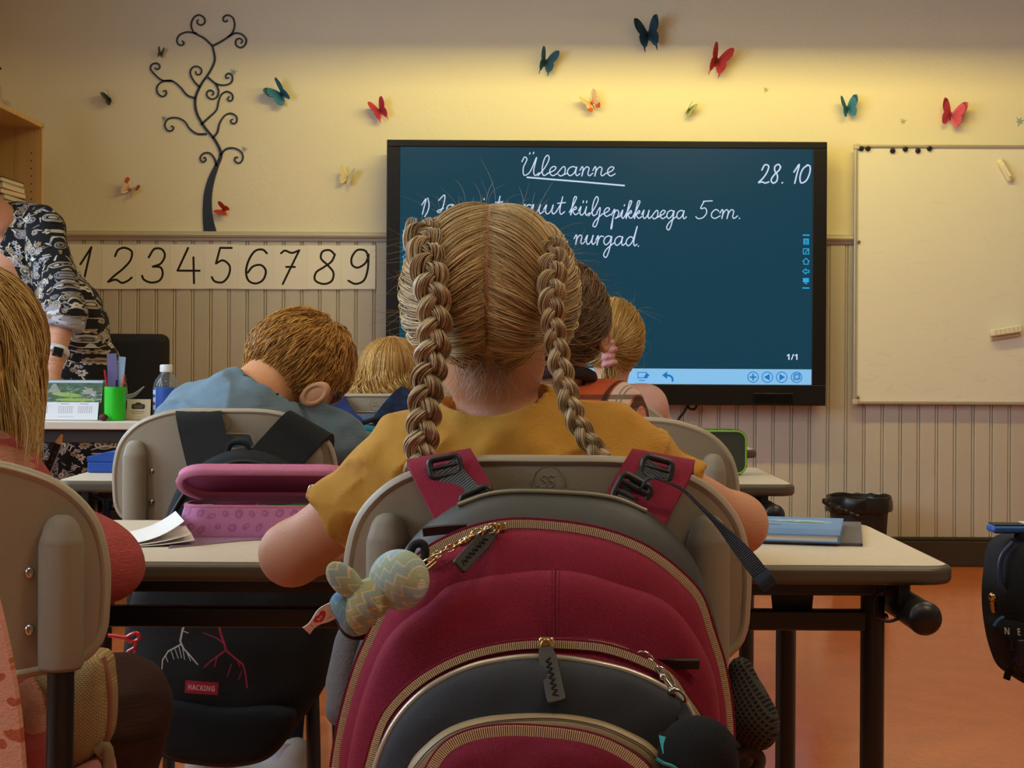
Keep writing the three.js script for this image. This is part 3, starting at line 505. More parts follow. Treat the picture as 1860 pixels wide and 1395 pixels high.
// ---------------------------------------------------------------- bookcase along the left wall, with books and a soft toy on top
const birchTex = canvasTex(512, 512, (g, w) => { g.fillStyle = '#d9b377'; g.fillRect(0, 0, w, w); for (let i = 0; i < 500; i++) { g.strokeStyle = `rgba(${rnd() < 0.5 ? '150,105,50' : '235,205,150'},${rr(0.03, 0.14)})`; g.lineWidth = rr(0.5, 3); const x = rnd() * w; g.beginPath(); g.moveTo(x, 0); g.bezierCurveTo(x + rr(-8, 8), w * 0.3, x + rr(-8, 8), w * 0.6, x + rr(-6, 6), w); g.stroke(); } });
const birch = std(0xffffff, 0.5, { map: rep(birchTex, 1.5, 0.5) });
{
  const xf = P(78, 300, 6.4).x, xb = LEFT + 0.02, dep = xf - xb, z0 = -6.4, z1 = -5.3, top = P(78, 228, 6.4).y, t = thing('bookcase', 'light birch bookcase standing along the wall behind the teacher', 'bookcase');
  const bx = (w, h, d, c) => { const g = rbox(w, h, d, 0.002, c); return planeUV(g, 2, 1); };
  const xm = (xf + xb) / 2, zm = (z0 + z1) / 2;
  part(t, 'side_panel', planeUV(rbox(dep, top, 0.02, 0.002, [xm, top / 2, z0]), 0, 1), birch); part(t, 'side_panel', planeUV(rbox(dep, top, 0.02, 0.002, [xm, top / 2, z1]), 0, 1), birch);
  part(t, 'top_board', planeUV(rbox(dep, 0.022, z1 - z0 + 0.02, 0.002, [xm, top, zm]), 2, 0), birch);
  part(t, 'back_panel', bx(0.008, top, z1 - z0, [xb + 0.004, top / 2, zm]), birch);
  for (const y of [0.08, 0.45, 0.82, 1.16, 1.455]) part(t, 'shelf', planeUV(rbox(dep - 0.02, 0.02, z1 - z0 - 0.02, 0.002, [xm, y, zm]), 2, 0), birch);
  const hole = new THREE.CylinderGeometry(0.0035, 0.0035, 0.002, 8); hole.rotateX(Math.PI / 2);
  for (let i = 0; i < 9; i++) { const m = part(t, 'peg_hole', hole, std(col('#6b4a22'), 0.8)); m.position.set(xf - 0.045, 1.5 + i * 0.032, z0 + 0.0105); }
  const bc = ['#d8d2c6', '#6c5140', '#caa77a', '#8a8f94', '#b4553a', '#e7e0d0', '#3a3430'];
  let y = 1.465;
  for (let i = 0; i < 7; i++) {
    const h = rr(0.02, 0.03), w = rr(0.2, 0.26), d = rr(0.26, 0.3), b = thing('stacked_book', ['white', 'dark brown', 'tan', 'grey', 'rust red', 'cream', 'black'][i % 7] + ` covered book lying in the slanting bookcase pile`, 'book', 'books piled in the bookcase');
    const cx = xf - 0.05 - w / 2, cz = z0 + 0.2 + rr(-0.02, 0.02), r = rr(-0.1, 0.1), mk = (g) => { g.rotateY(r); g.translate(cx, y + h / 2, cz); return g; };
    part(b, 'cover', mk(join([box(w, 0.0022, d, [0, h / 2 - 0.0011, 0]), box(w, 0.0022, d, [0, -h / 2 + 0.0011, 0]), box(0.002, h, d, [-w / 2, 0, 0])])), std(col(bc[i % 7]), 0.6));
    part(b, 'pages', mk(box(w - 0.008, h - 0.005, d - 0.01, [0.001, 0, 0])), std(col('#e6dcc4'), 0.9)); y += h + 0.0005;
  }
  for (let i = 0; i < 7; i++) {
    const w = rr(0.02, 0.04), h = rr(0.2, 0.26), b = thing('upright_book', ['red', 'green', 'blue', 'ochre', 'white', 'grey', 'purple'][i % 7] + ` spined book standing on a bookcase shelf below the pile`, 'book', 'books standing in the bookcase'), z = -6.36 + i * 0.05;
    part(b, 'cover', join([box(0.18, h, 0.003, [xf - 0.12, 1.171 + h / 2, z]), box(0.18, h, 0.003, [xf - 0.12, 1.171 + h / 2, z + w]), box(0.003, h, w, [xf - 0.03, 1.171 + h / 2, z + w / 2])]), std(col(['#8f2f2a', '#3f6a45', '#34528a', '#b98a35', '#ddd8cc', '#77787a', '#5b3d6e'][i % 7]), 0.6));
    part(b, 'pages', box(0.17, h - 0.008, w - 0.006, [xf - 0.125, 1.171 + h / 2, z + w / 2]), std(col('#e6dcc4'), 0.9));
  }
  const d = 6.0, c = P(-6, 172, d), toy = thing('soft_toy', 'pale plush toy sitting on top of the bookcase', 'toy'), fur = cloth('#cdb9ae', { bumpScale: 0.006 }), base = V(xf - 0.1, top + 0.011, -d);
  const f = sdf.uni([sdf.ell(V(base.x, base.y + 0.06, base.z), [0.06, 0.062, 0.055]), sdf.ell(V(base.x, base.y + 0.145, base.z), [0.05, 0.045, 0.045]), sdf.cap(V(base.x + 0.03, base.y + 0.02, base.z + 0.04), V(base.x + 0.06, base.y + 0.016, base.z + 0.05), 0.02), sdf.cap(V(base.x + 0.03, base.y + 0.02, base.z - 0.04), V(base.x + 0.06, base.y + 0.016, base.z - 0.05), 0.02), sdf.ell(V(base.x, base.y + 0.19, base.z + 0.04), [0.014, 0.025, 0.018]), sdf.ell(V(base.x, base.y + 0.19, base.z - 0.04), [0.014, 0.025, 0.018])], 0.02);
  part(toy, 'body', meshSDF(f, [base.x - 0.1, base.y - 0.03, base.z - 0.12], [base.x + 0.12, base.y + 0.25, base.z + 0.12], 0.008), fur);
  for (const s of [-1, 1]) part(toy, 'eye', ball([base.x + 0.046, base.y + 0.155, base.z + s * 0.018], 0.006), std(col('#120c0a'), 0.2));
}
// ---------------------------------------------------------------- desks
const laminateTex = colorTex(256, (u, v) => { const s = 0.96 + 0.05 * tileN(u, v, 40) + 0.03 * (rnd() - 0.5); return [0.87 * s, 0.815 * s, 0.72 * s]; });
const laminate = std(0xffffff, 0.42, { map: rep(laminateTex, 3), bumpMap: rep(TEX.fine, 4), bumpScale: 0.0003 });
const edgeBrown = std(col('#5c5444'), 0.42), blackMetal = phys(col('#0e0d0c'), 0.38, { clearcoat: 0.3, clearcoatRoughness: 0.4 }), chrome = std(col('#cfcac0'), 0.18, { metalness: 1 });
function roundRect(x0, x1, y0, y1, r) { const s = new THREE.Shape(); s.moveTo(x0 + r, y0); s.lineTo(x1 - r, y0); s.absarc(x1 - r, y0 + r, r, -Math.PI / 2, 0); s.lineTo(x1, y1 - r); s.absarc(x1 - r, y1 - r, r, 0, Math.PI / 2); s.lineTo(x0 + r, y1); s.absarc(x0 + r, y1 - r, r, Math.PI / 2, Math.PI); s.lineTo(x0, y0 + r); s.absarc(x0 + r, y0 + r, r, Math.PI, Math.PI * 1.5); return s; }
function makeDesk(name, label, xL, xR, zf, zb, h, { top = laminate, edge = edgeBrown, thick = 0.024, rear = 0.06 } = {}) {
  const t = thing(name, label, 'desk'), b = 0.008;
  const eg = new THREE.ExtrudeGeometry(roundRect(xL + b, xR - b, zb + b, zf - b, 0.03), { depth: thick - 2 * b, bevelEnabled: true, bevelThickness: b, bevelSize: b, bevelSegments: 4, curveSegments: 10 }); eg.rotateX(Math.PI / 2); eg.translate(0, h - b - 0.0008, 0);
  part(t, 'edge_band', eg, edge, 'dark rounded edge band');
  const tg = new THREE.ExtrudeGeometry(roundRect(xL + 0.009, xR - 0.009, zb + 0.009, zf - 0.009, 0.024), { depth: 0.003, bevelEnabled: false, curveSegments: 10 }); tg.rotateX(Math.PI / 2); tg.translate(0, h, 0); planeUV(tg, 0, 2);
  part(t, 'tabletop', tg, top);
  const lx0 = xL + 0.095, lx1 = xR - 0.095, z0 = zf - 0.06, z1 = zb + rear, hy = h - thick;
  for (const [x, z] of [[lx0, z0], [lx1, z0], [lx0 + 0.03, z1], [lx1 - 0.045, z1]]) { const l = part(t, 'leg', rod([x, 0.004, z], [x, hy, z], 0.0155, 18), blackMetal); part(l, 'foot_sleeve', rod([x, 0, z], [x, 0.17, z], 0.0185, 18), blackMetal); }
  part(t, 'crossbar', rbox(lx1 - lx0, 0.027, 0.02, 0.004, [(lx0 + lx1) / 2, h - 0.078, z0]), blackMetal);
  part(t, 'crossbar', rbox(lx1 - lx0 - 0.07, 0.027, 0.02, 0.004, [(lx0 + lx1) / 2, h - 0.06, z1]), blackMetal);
  part(t, 'top_rail', rbox(lx1 - lx0 + 0.03, 0.02, 0.03, 0.004, [(lx0 + lx1) / 2, hy - 0.011, z0]), blackMetal);
  for (const x of [lx0 + 0.14, lx1 - 0.1]) { const s = new THREE.Shape(); s.moveTo(-0.026, 0); s.lineTo(0.026, 0); s.lineTo(0.03, 0.045); s.lineTo(-0.03, 0.045); const g = new THREE.ExtrudeGeometry(s, { depth: 0.004, bevelEnabled: false }); g.translate(x, h - 0.07, z0 - 0.03); part(t, 'bracket', g, blackMetal); }
  for (const s of [-1, 1]) {
    const x = s < 0 ? xL + 0.055 : xR - 0.055, y = h - 0.058, r = 0.0205;
    const rail = part(t, 'side_rail', rod([x, y, zf + 0.045], [x, y, zb + 0.05], r, 20), blackMetal); part(rail, 'end_cap', ball([x, y, zf + 0.045], r * 1.04, r * 1.04, r * 0.7), blackMetal);
    part(t, 'hanger_plate', rbox(0.016, 0.05, 0.012, 0.003, [x - s * 0.012, h - 0.045, zf - 0.012]), blackMetal);
    part(t, 'bag_hook', tube([[x - s * 0.02, h - 0.03, zf - 0.02], [x - s * 0.045, h - 0.04, zf - 0.02], [x - s * 0.046, h - 0.066, zf - 0.02], [x - s * 0.03, h - 0.073, zf - 0.02], [x - s * 0.012, h - 0.068, zf - 0.02]], 0.0022, 24, 8), blackMetal);
    part(t, 'bolt', ball([(s < 0 ? lx0 : lx1) + 0.017, h - 0.075, z0], 0.004, 0.006, 0.006, 10, 8), chrome);
  }
  return t;
}
const DESK_H = 0.664;
makeDesk('school_desk', 'two-seat school desk with a dark edge under the pink pencil case and blue book', -0.9, 0.568, -1.95, -2.45, DESK_H);
makeDesk('school_desk', 'two-seat school desk that the boy in the blue shirt leans on', -0.95, 0.592, -3.18, -3.68, DESK_H);
makeDesk('school_desk', 'school desk of the front row, nearest the screen', -0.72, 0.70, -4.36, -4.86, DESK_H);
makeDesk('school_desk', 'school desk across the aisle with the black bag hung on its side', 0.82, 1.5, -1.72, -2.15, 0.7);
{ // teacher's desk
  const t = thing('teacher_desk', 'teacher\'s desk with a pale top holding calendar, cup and bottle', 'desk'), h = 0.722, pale = std(col('#d9cdbb'), 0.45), dark = std(col('#26221f'), 0.5), x0 = -1.95, x1 = -0.78, z0 = -4.62, z1 = -5.02;
  part(t, 'tabletop', rbox(x1 - x0, 0.025, z0 - z1, 0.004, [(x0 + x1) / 2, h - 0.0125, (z0 + z1) / 2]), pale);
  part(t, 'apron', rbox(x1 - x0 - 0.1, 0.04, 0.02, 0.003, [(x0 + x1) / 2, h - 0.046, z0 - 0.03]), dark);
  for (const x of [x0 + 0.06, x1 - 0.06]) for (const z of [z0 - 0.04, z1 + 0.04]) part(t, 'leg', rod([x, 0, z], [x, h - 0.025, z], 0.018), dark);
}
// ---------------------------------------------------------------- school chairs
const shellMat = phys(col('#a0957f'), 0.36, { bumpMap: rep(TEX.fine, 16), bumpScale: 0.0005 }), rimMat = phys(col('#aea38c'), 0.34);
function makeChair() {
  const g = new THREE.Group(), W2 = 0.209, y0 = 0.612, y1 = 0.818, bend = (geo) => { const p = geo.attributes.position; for (let i = 0; i < p.count; i++) { const x = p.getX(i), y = p.getY(i); p.setZ(i, p.getZ(i) - 0.55 * x * x + 0.04 * (y - y0)); } geo.computeVertexNormals(); return geo; };
  const outline = [[-0.18, y0], [0.18, y0], [0.203, y0 + 0.02], [W2, y0 + 0.06], [W2 - 0.001, 0.715], [0.196, 0.757], [0.166, 0.79], [0.128, 0.808], [0.085, y1], [0, y1 + 0.002], [-0.085, y1], [-0.128, 0.808], [-0.166, 0.79], [-0.196, 0.757], [-W2 + 0.001, 0.715], [-W2, y0 + 0.06], [-0.203, y0 + 0.02]];
  const oc = new THREE.CatmullRomCurve3(outline.map(([x, y]) => V(x, y, 0)), true, 'centripetal').getSpacedPoints(120);
  const slot = []; for (const [cx, cy, a0] of [[0.052, 0.758, -Math.PI / 2], [0.048, 0.768, 0], [-0.048, 0.768, Math.PI / 2], [-0.052, 0.758, Math.PI]]) for (let i = 0; i <= 5; i++) { const a = a0 + i / 5 * Math.PI / 2; slot.push(V(cx + 0.01 * Math.cos(a), cy + 0.01 * Math.sin(a), 0)); }
  const s = new THREE.Shape(oc.map((p) => new THREE.Vector2(p.x, p.y))); s.holes.push(new THREE.Path(slot.map((p) => new THREE.Vector2(p.x, p.y))));
  // grid the panel so that it bends: front and back skins from triangulated strips
  const xs = 28, panel = []; { const ge = new THREE.ShapeGeometry(s, 1); const tess = (a, b, c, d) => { const l = Math.max(a.distanceTo(b), b.distanceTo(c), c.distanceTo(a)); if (d === 0 || l < 0.03) { panel.push(a, b, c); return; } const ab = a.clone().lerp(b, 0.5), bc = b.clone().lerp(c, 0.5), ca = c.clone().lerp(a, 0.5); if (a.distanceTo(b) === l) { tess(a, ab, c, d - 1); tess(ab, b, c, d - 1); } else if (b.distanceTo(c) === l) { tess(a, b, bc, d - 1); tess(a, bc, c, d - 1); } else { tess(a, b, ca, d - 1); tess(ca, b, c, d - 1); } }; const p = ge.attributes.position, ix = ge.index; for (let i = 0; i < ix.count; i += 3) tess(...[0, 1, 2].map((q) => V().fromBufferAttribute(p, ix.getX(i + q))), 9); }
  const pos = []; for (const [dz, flip] of [[0.004, 0], [-0.004, 1]]) for (let i = 0; i < panel.length; i += 3) for (const q of flip ? [0, 2, 1] : [0, 1, 2]) pos.push(panel[i + q].x, panel[i + q].y, dz);
  let pg = new THREE.BufferGeometry(); pg.setAttribute('position', new THREE.Float32BufferAttribute(pos, 3)); planeUV(pg, 0, 1); pg = mergeVertices(pg, 1e-5); bend(pg);
  const back = part(g, 'backrest', pg, shellMat);
  const rim = new THREE.TubeGeometry(new THREE.CatmullRomCurve3(oc.filter((_, i) => i % 2 === 0), true), 120, 0.0062, 8, true); part(back, 'rim', bend(rim), rimMat);
  const rs = new THREE.TubeGeometry(new THREE.CatmullRomCurve3(slot, true, 'centripetal'), 64, 0.0045, 8, true); part(back, 'handle_slot_rim', bend(rs), rimMat);
  for (const sx of [-1, 1]) {
    const x = 0.166 * sx, prof = [[0, 0.157], [0.006, 0.1565], [0.012, 0.153], [0.0165, 0.146], [0.0205, 0.132], [0.0218, 0.126], [0.0218, 0.02], [0.0214, 0.004], [0.019, 0], [0.0155, 0.002]].reverse();
    const lg = new THREE.LatheGeometry(prof.map(([a, b]) => new THREE.Vector2(a, b)), 28); lg.scale(1.04, 1, 0.95); lg.translate(x, y0 - 0.004, 0.004);
    const sl = part(g, 'leg_sleeve', lg, shellMat);
    for (const y of [0.648, 0.706]) part(sl, 'screw', ball([x - sx * 0.031, y, 0.0065 - 0.55 * 0.135 ** 2], 0.0055, 0.0065, 0.005, 12, 8), chrome);
    const rear = part(g, 'leg', tube([[x, 0.70, 0.004], [x, 0.60, 0.005], [x, 0.43, 0.012], [x * 1.06, 0.22, 0.03], [x * 1.1, 0.02, 0.055]], 0.0135, 30, 16), blackMetal); part(rear, 'foot', rod([x * 1.1, 0, 0.057], [x * 1.1, 0.035, 0.053], 0.017), blackMetal);
    const front = part(g, 'leg', tube([[x, 0.43, 0.01], [x, 0.405, -0.04], [x, 0.4, -0.12], [x, 0.4, -0.3], [x, 0.38, -0.345], [x * 1.06, 0.2, -0.36], [x * 1.1, 0.02, -0.37]], 0.0135, 40, 16), blackMetal); part(front, 'foot', rod([x * 1.1, 0, -0.371], [x * 1.1, 0.035, -0.369], 0.017), blackMetal);
  }
  const sg = new THREE.ExtrudeGeometry(roundRect(-0.19, 0.19, -0.37, -0.015, 0.06), { depth: 0.008, bevelEnabled: true, bevelSize: 0.006, bevelThickness: 0.006, bevelSegments: 3, curveSegments: 10 }); sg.rotateX(Math.PI / 2); sg.translate(0, 0.431, 0); part(g, 'seat', sg, shellMat);
  const em = [new THREE.TorusGeometry(0.0165, 0.0009, 6, 32)]; em[0].translate(0, 0.7985, 0.0115);
  for (const k of [-0.006, 0.001]) em.push(tube([[k + 0.005, 0.804, 0.0115], [k + 0.001, 0.8055, 0.0115], [k - 0.001, 0.802, 0.0115], [k + 0.004, 0.7975, 0.0115], [k + 0.003, 0.7935, 0.0115], [k - 0.002, 0.7935, 0.0115]], 0.0008, 16, 5)); em.push(ball([-0.0115, 0.7945, 0.0115], 0.0012));
  part(g, 'emblem', join(em), shellMat, 'moulded round maker mark');
  return g;
}
const chairProto = makeChair();
function placeChair(x, z, turn, label) { const c = chairProto.clone(); c.name = numbered('school_chair'); c.userData = { label, category: 'chair', group: 'grey-brown school chairs' }; c.position.set(x, 0, z); c.rotation.y = turn; scene.add(c); return c; }
const CH = {
  near: placeChair(0.0384, -1.6, 0, 'grey plastic school chair with the red backpack hung on its back'),
  left: placeChair(-0.617, -1.52, 0.28, 'grey plastic school chair of the girl in pink, no bag on its back'),
  boy: placeChair(-0.543, -2.9, 0, 'grey plastic school chair with the black backpack hung on its back'),
  plaid: placeChair(0.174, -2.6, 0, 'grey plastic school chair of the child in the plaid shirt'),
  wavy: placeChair(-0.354, -4.02, 0, 'grey plastic school chair with the galaxy blue bag on its back'),
  pony: placeChair(0.185, -3.77, 0, 'grey plastic school chair of the child with the pink scrunchie'),
};
{ // teacher's office chair
  const t = thing('office_chair', 'black padded office chair behind the teacher\'s desk', 'chair'), d = 6.15, c = P(205, 690, d), x = c.x + 0.015, z = -d, blk = std(col('#16120f'), 0.75, { bumpMap: rep(TEX.weave, 8), bumpScale: 0.001 });
  const f = sdf.box(V(x, 0.80, z), [0.2, 0.205, 0.03], 0.03); const f2 = (a, b, q) => { const k = a - x; return sdf.box(V(x, 0.79, z), [0.205, 0.215, 0.034], 0.033)(a, b, q + 0.6 * k * k) + 0; };
  part(t, 'backrest', meshSDF(f2, [x - 0.25, 0.5, z - 0.1], [x + 0.25, 1.05, z + 0.1], 0.011), blk);
  part(t, 'seat', rbox(0.44, 0.07, 0.42, 0.03, [x, 0.47, z + 0.24], 4), blk);
  part(t, 'back_bar', tube([[x, 0.62, z - 0.03], [x, 0.45, z - 0.02], [x, 0.42, z + 0.12]], 0.016, 16, 10), blackMetal);
  part(t, 'column', rod([x, 0.09, z + 0.24], [x, 0.44, z + 0.24], 0.025), blackMetal);
  for (let i = 0; i < 5; i++) { const a = i / 5 * Math.PI * 2, ex = x + Math.cos(a) * 0.26, ez = z + 0.24 + Math.sin(a) * 0.26, l = part(t, 'base_arm', rod([x, 0.1, z + 0.24], [ex, 0.065, ez], 0.018, 10, 0.012), blackMetal); part(l, 'caster', ball([ex, 0.027, ez], 0.027), blackMetal); }
}
{ // waste bin with its bag
  const D = 6.55, x = P(1560, 900, D).x, t = thing('waste_bin', 'black waste bin with a crumpled black bag by the wainscot', 'bin'), z = -D, H = 0.335;
  const L = (pts) => { const g = new THREE.LatheGeometry(pts.map(([a, b]) => new THREE.Vector2(a, b)), 40); g.translate(x, 0, z); return g; };
  part(t, 'bucket', L([[0, 0.004], [0.10, 0.004], [0.105, 0], [0.126, H], [0.123, H], [0.102, 0.008], [0, 0.008]]), std(col('#1d1813'), 0.5));
  const bg = L([[0.112, 0.15], [0.119, H - 0.02], [0.13, H + 0.004], [0.136, H], [0.139, H - 0.02], [0.141, H - 0.045], [0.139, H - 0.06], [0.136, H - 0.063]]), p = bg.attributes.position;
  for (let i = 0; i < p.count; i++) { const a = Math.atan2(p.getZ(i) - z, p.getX(i) - x), y = p.getY(i), k = 1 + (y > 0.2 ? 0.045 : 0) * N3(a * 5, y * 40, 3) + (y < H - 0.05 && y > 0.2 ? 0.04 * N3(a * 9, 2, 5) : 0); p.setX(i, x + (p.getX(i) - x) * k); p.setZ(i, z + (p.getZ(i) - z) * k); p.setY(i, y + (y > 0.2 ? 0.012 * N3(a * 4, 7, y * 20) : 0)); }
  bg.computeVertexNormals(); part(t, 'bin_bag', bg, phys(col('#17130f'), 0.28, { side: THREE.DoubleSide }));
  part(t, 'bag_knot', meshSDF(sdf.wob(sdf.uni([sdf.cap(V(x - 0.15, H - 0.02, z + 0.02), V(x - 0.10, H - 0.045, z + 0.1), 0.012, 0.016), sdf.cap(V(x - 0.1, H - 0.045, z + 0.1), V(x - 0.02, H - 0.075, z + 0.137), 0.016, 0.006)], 0.02), (a, b, c) => 0.005 * N3(a * 60, b * 60, c * 60)), [x - 0.2, H - 0.12, z - 0.03], [x + 0.03, H + 0.03, z + 0.18], 0.006), phys(col('#17130f'), 0.28));
}
// ---------------------------------------------------------------- things on the near desk
function ringShape(o, i) { o.holes.push(i); return o; }
const leoTex = canvasTex(512, 512, (g, w) => {
  g.fillStyle = '#cf84b0'; g.fillRect(0, 0, w, w); g.strokeStyle = '#b46a9b'; g.lineCap = 'round';
  for (let j = 0; j < 7; j++) for (let i = 0; i < 7; i++) { const x = (i + 0.5 * (j % 2) + rr(-0.15, 0.15)) * w / 7, y = (j + 0.5 + rr(-0.15, 0.15)) * w / 7, r = rr(17, 27), a = rnd() * 6.3, q = rr(0.6, 0.95); for (const [dx, dy] of [[0, 0], [w, 0], [-w, 0], [0, w], [0, -w]]) { g.fillStyle = '#b46a9b'; g.beginPath(); g.ellipse(x + dx, y + dy, r, r * q, a, 0, 7); g.fill(); g.fillStyle = '#c77ba9'; g.beginPath(); g.ellipse(x + dx + 5 * Math.cos(a), y + dy + 5 * Math.sin(a), r * 0.45, r * 0.4 * q, a, 0, 7); g.fill(); } }
});
{
  const z = -2.26, x0 = P(322, 960, 2.26).x, w = 0.252, d = 0.098, hB = 0.043, cx = x0 + w / 2, y = DESK_H + 0.0005, t = thing('pencil_case', 'open pink leopard pencil case on the near desk', 'pencil case');
  const outer = (s) => roundRect(-w / 2 + s, w / 2 - s, -d / 2 + s, d / 2 - s, 0.042 - s * 0.5);
  const print = cloth('#ffffff', { map: rep(leoTex, 7), sheenColor: col('#d58ab8'), bumpMap: rep(TEX.weave, 30) }), trim = cloth('#de86a6'), inner = cloth('#96406a');
  const place = (g, yy = y) => { g.rotateX(-Math.PI / 2); g.translate(cx, yy, z); return g; };
  const sd = place(new THREE.ExtrudeGeometry(ringShape(outer(0.002), outer(0.006)), { depth: hB - 0.006, bevelEnabled: true, bevelSize: 0.002, bevelThickness: 0.003, curveSegments: 16 }), y + 0.003);
  { const p = sd.attributes.position; for (let i = 0; i < p.count; i++) { const k = 1 - 0.07 * (p.getY(i) - y) / hB; p.setX(i, cx + (p.getX(i) - cx) * k + 0.004 * ((p.getY(i) - y) / hB)); } sd.computeVertexNormals(); }
  part(t, 'side_wall', sd, print, 'pink leopard print wall'); part(t, 'bottom', place(new THREE.ExtrudeGeometry(outer(0.003), { depth: 0.003, bevelEnabled: false, curveSegments: 16 })), inner);
  const ringPts = (s, yy, k = 1) => outer(s).getSpacedPoints(60).slice(0, -1).map((p) => V(cx + p.x * k + 0.003, yy, z - p.y));
  part(t, 'zipper_rim', new THREE.TubeGeometry(curve(ringPts(0.004, y + hB, 0.935), true), 90, 0.0038, 8, true), trim);
  const lid = new THREE.Group(), lg = new THREE.ExtrudeGeometry(ringShape(outer(0.001), outer(0.005)), { depth: 0.011, bevelEnabled: true, bevelSize: 0.001, bevelThickness: 0.001, curveSegments: 16 }), tg = new THREE.ExtrudeGeometry(outer(0.002), { depth: 0.003, bevelEnabled: false, curveSegments: 16 }); tg.translate(0, 0, 0.0105);
  const rimPts = outer(0.002).getSpacedPoints(70).slice(0, -1).map((p) => V(p.x, p.y, 0)), rg = new THREE.TubeGeometry(curve(rimPts, true), 90, 0.005, 8, true), inn = new THREE.ExtrudeGeometry(outer(0.006), { depth: 0.002, bevelEnabled: false, curveSegments: 16 }); inn.translate(0, 0, 0.008);
  for (const g of [lg, tg, rg, inn]) { g.scale(1.04, 1, 1); g.translate(0.002, -d / 2, 0); g.rotateX(-Math.PI / 2); g.rotateX(-0.5); g.translate(cx + 0.004, y + hB + 0.004, z - d / 2); }
  const lp = part(t, 'lid', lg, trim, 'raised pink lid'); part(lp, 'lid_top', tg, print); part(lp, 'lid_rim', rg, trim); part(lp, 'lining', inn, inner);
  const zp = P(567, 888, 2.2), zq = P(566, 922, 2.2); part(t, 'zipper_pull', join([rod(zp, zq, 0.0016, 8), ball(zq, 0.004), tube([[zp.x - 0.006, zp.y - 0.003, zp.z], [zp.x - 0.003, zp.y + 0.004, zp.z], [zp.x + 0.006, zp.y + 0.004, zp.z], [zp.x + 0.008, zp.y - 0.003, zp.z]], 0.0014, 14, 6)]), chrome, 'metal zipper pull');
  const pens = [['#e9e2d8', '#b3243a', 'white pen with a red cap'], ['#c23a4f', '#efe9df', 'red pen with a white end'], ['#b95d9b', '#7e3a6c', 'purple ribbon-tied pen'], ['#7fd24a', '#4d9b2a', 'bright green highlighter pen'], ['#e6dcc8', '#3a3a44', 'pale pen with a dark tip'], ['#d8892f', '#8a4a16', 'orange colouring pencil']];
  pens.forEach(([a, b, l], i) => {
    const pz = z - 0.026 + (i % 3) * 0.017, px = cx - 0.075 + Math.floor(i / 3) * 0.105, py = y + hB - 0.008 + (i % 2) * 0.002, g = thing('felt_pen', l + ' lying in the pink pencil case', 'pen', 'pens in the pink pencil case');
    part(g, 'barrel', rod([px, py, pz], [px + 0.062, py + 0.002, pz + rr(-0.004, 0.004)], 0.0052, 12), std(col(a), 0.4)); part(g, 'cap', rod([px - 0.028, py, pz], [px, py, pz], 0.0047, 12, 0.0055), std(col(b), 0.4));
  });
}
function sheet(name, label, cat, c, w, d, turn, mat, curl, y, thick = 0.0005, group) {   // thin bent sheet lying on a desk
  const g = new THREE.BoxGeometry(w, thick, d, 24, 1, 2), p = g.attributes.position;
  for (let i = 0; i < p.count; i++) { const u = p.getX(i) / w + 0.5; p.setY(i, p.getY(i) + curl * Math.pow(clamp((u - 0.45) / 0.55), 2.2)); p.setX(i, p.getX(i) - curl * 0.35 * Math.pow(clamp((u - 0.45) / 0.55), 2.2)); }
  g.computeVertexNormals(); g.rotateY(turn); g.translate(c[0], y, c[1]); return single(name, g, mat, label, cat, group);
}
{
  const paper = std(col('#e9e5df'), 0.9), pos = P(262, 985, 2.15);
  sheet('paper_sheet', 'bottom sheet of the curled white papers beside the pink sleeve', 'paper', [pos.x - 0.03, -2.16], 0.19, 0.14, 0.26, paper, 0.007, DESK_H + 0.0012, 0.0006, 'curled papers on the near desk');
  sheet('paper_sheet', 'middle sheet of the curled white papers beside the pink sleeve', 'paper', [pos.x - 0.034, -2.162], 0.19, 0.14, 0.28, paper, 0.014, DESK_H + 0.0024, 0.0006, 'curled papers on the near desk');
  sheet('paper_sheet', 'topmost most strongly curled white paper beside the pink sleeve', 'paper', [pos.x - 0.04, -2.165], 0.19, 0.14, 0.3, paper, 0.03, DESK_H + 0.0036, 0.0006, 'curled papers on the near desk');
  // clear plastic folder before the pencil case
  const s = new THREE.Shape(), q = [[306, 1000], [322, 978], [470, 972], [520, 972], [560, 980], [440, 986]].map(([a, b]) => { const dd = (EYE - DESK_H) * FOC / (b - CY); return P(a, b, dd); }); q.forEach((p, i) => i ? s.lineTo(p.x, -p.z) : s.moveTo(p.x, -p.z)); s.closePath();
  const fg = new THREE.ExtrudeGeometry(s, { depth: 0.0014, bevelEnabled: false }); fg.rotateX(-Math.PI / 2); fg.translate(0, DESK_H + 0.0004, 0);
  // shape y was -z, so rotating by -90 degrees brings it back
  single('plastic_folder', fg, phys(col('#b9a6bd'), 0.12, { transmission: 0.45, thickness: 0 }), 'clear lilac plastic folder lying in front of the pink pencil case', 'folder');
}
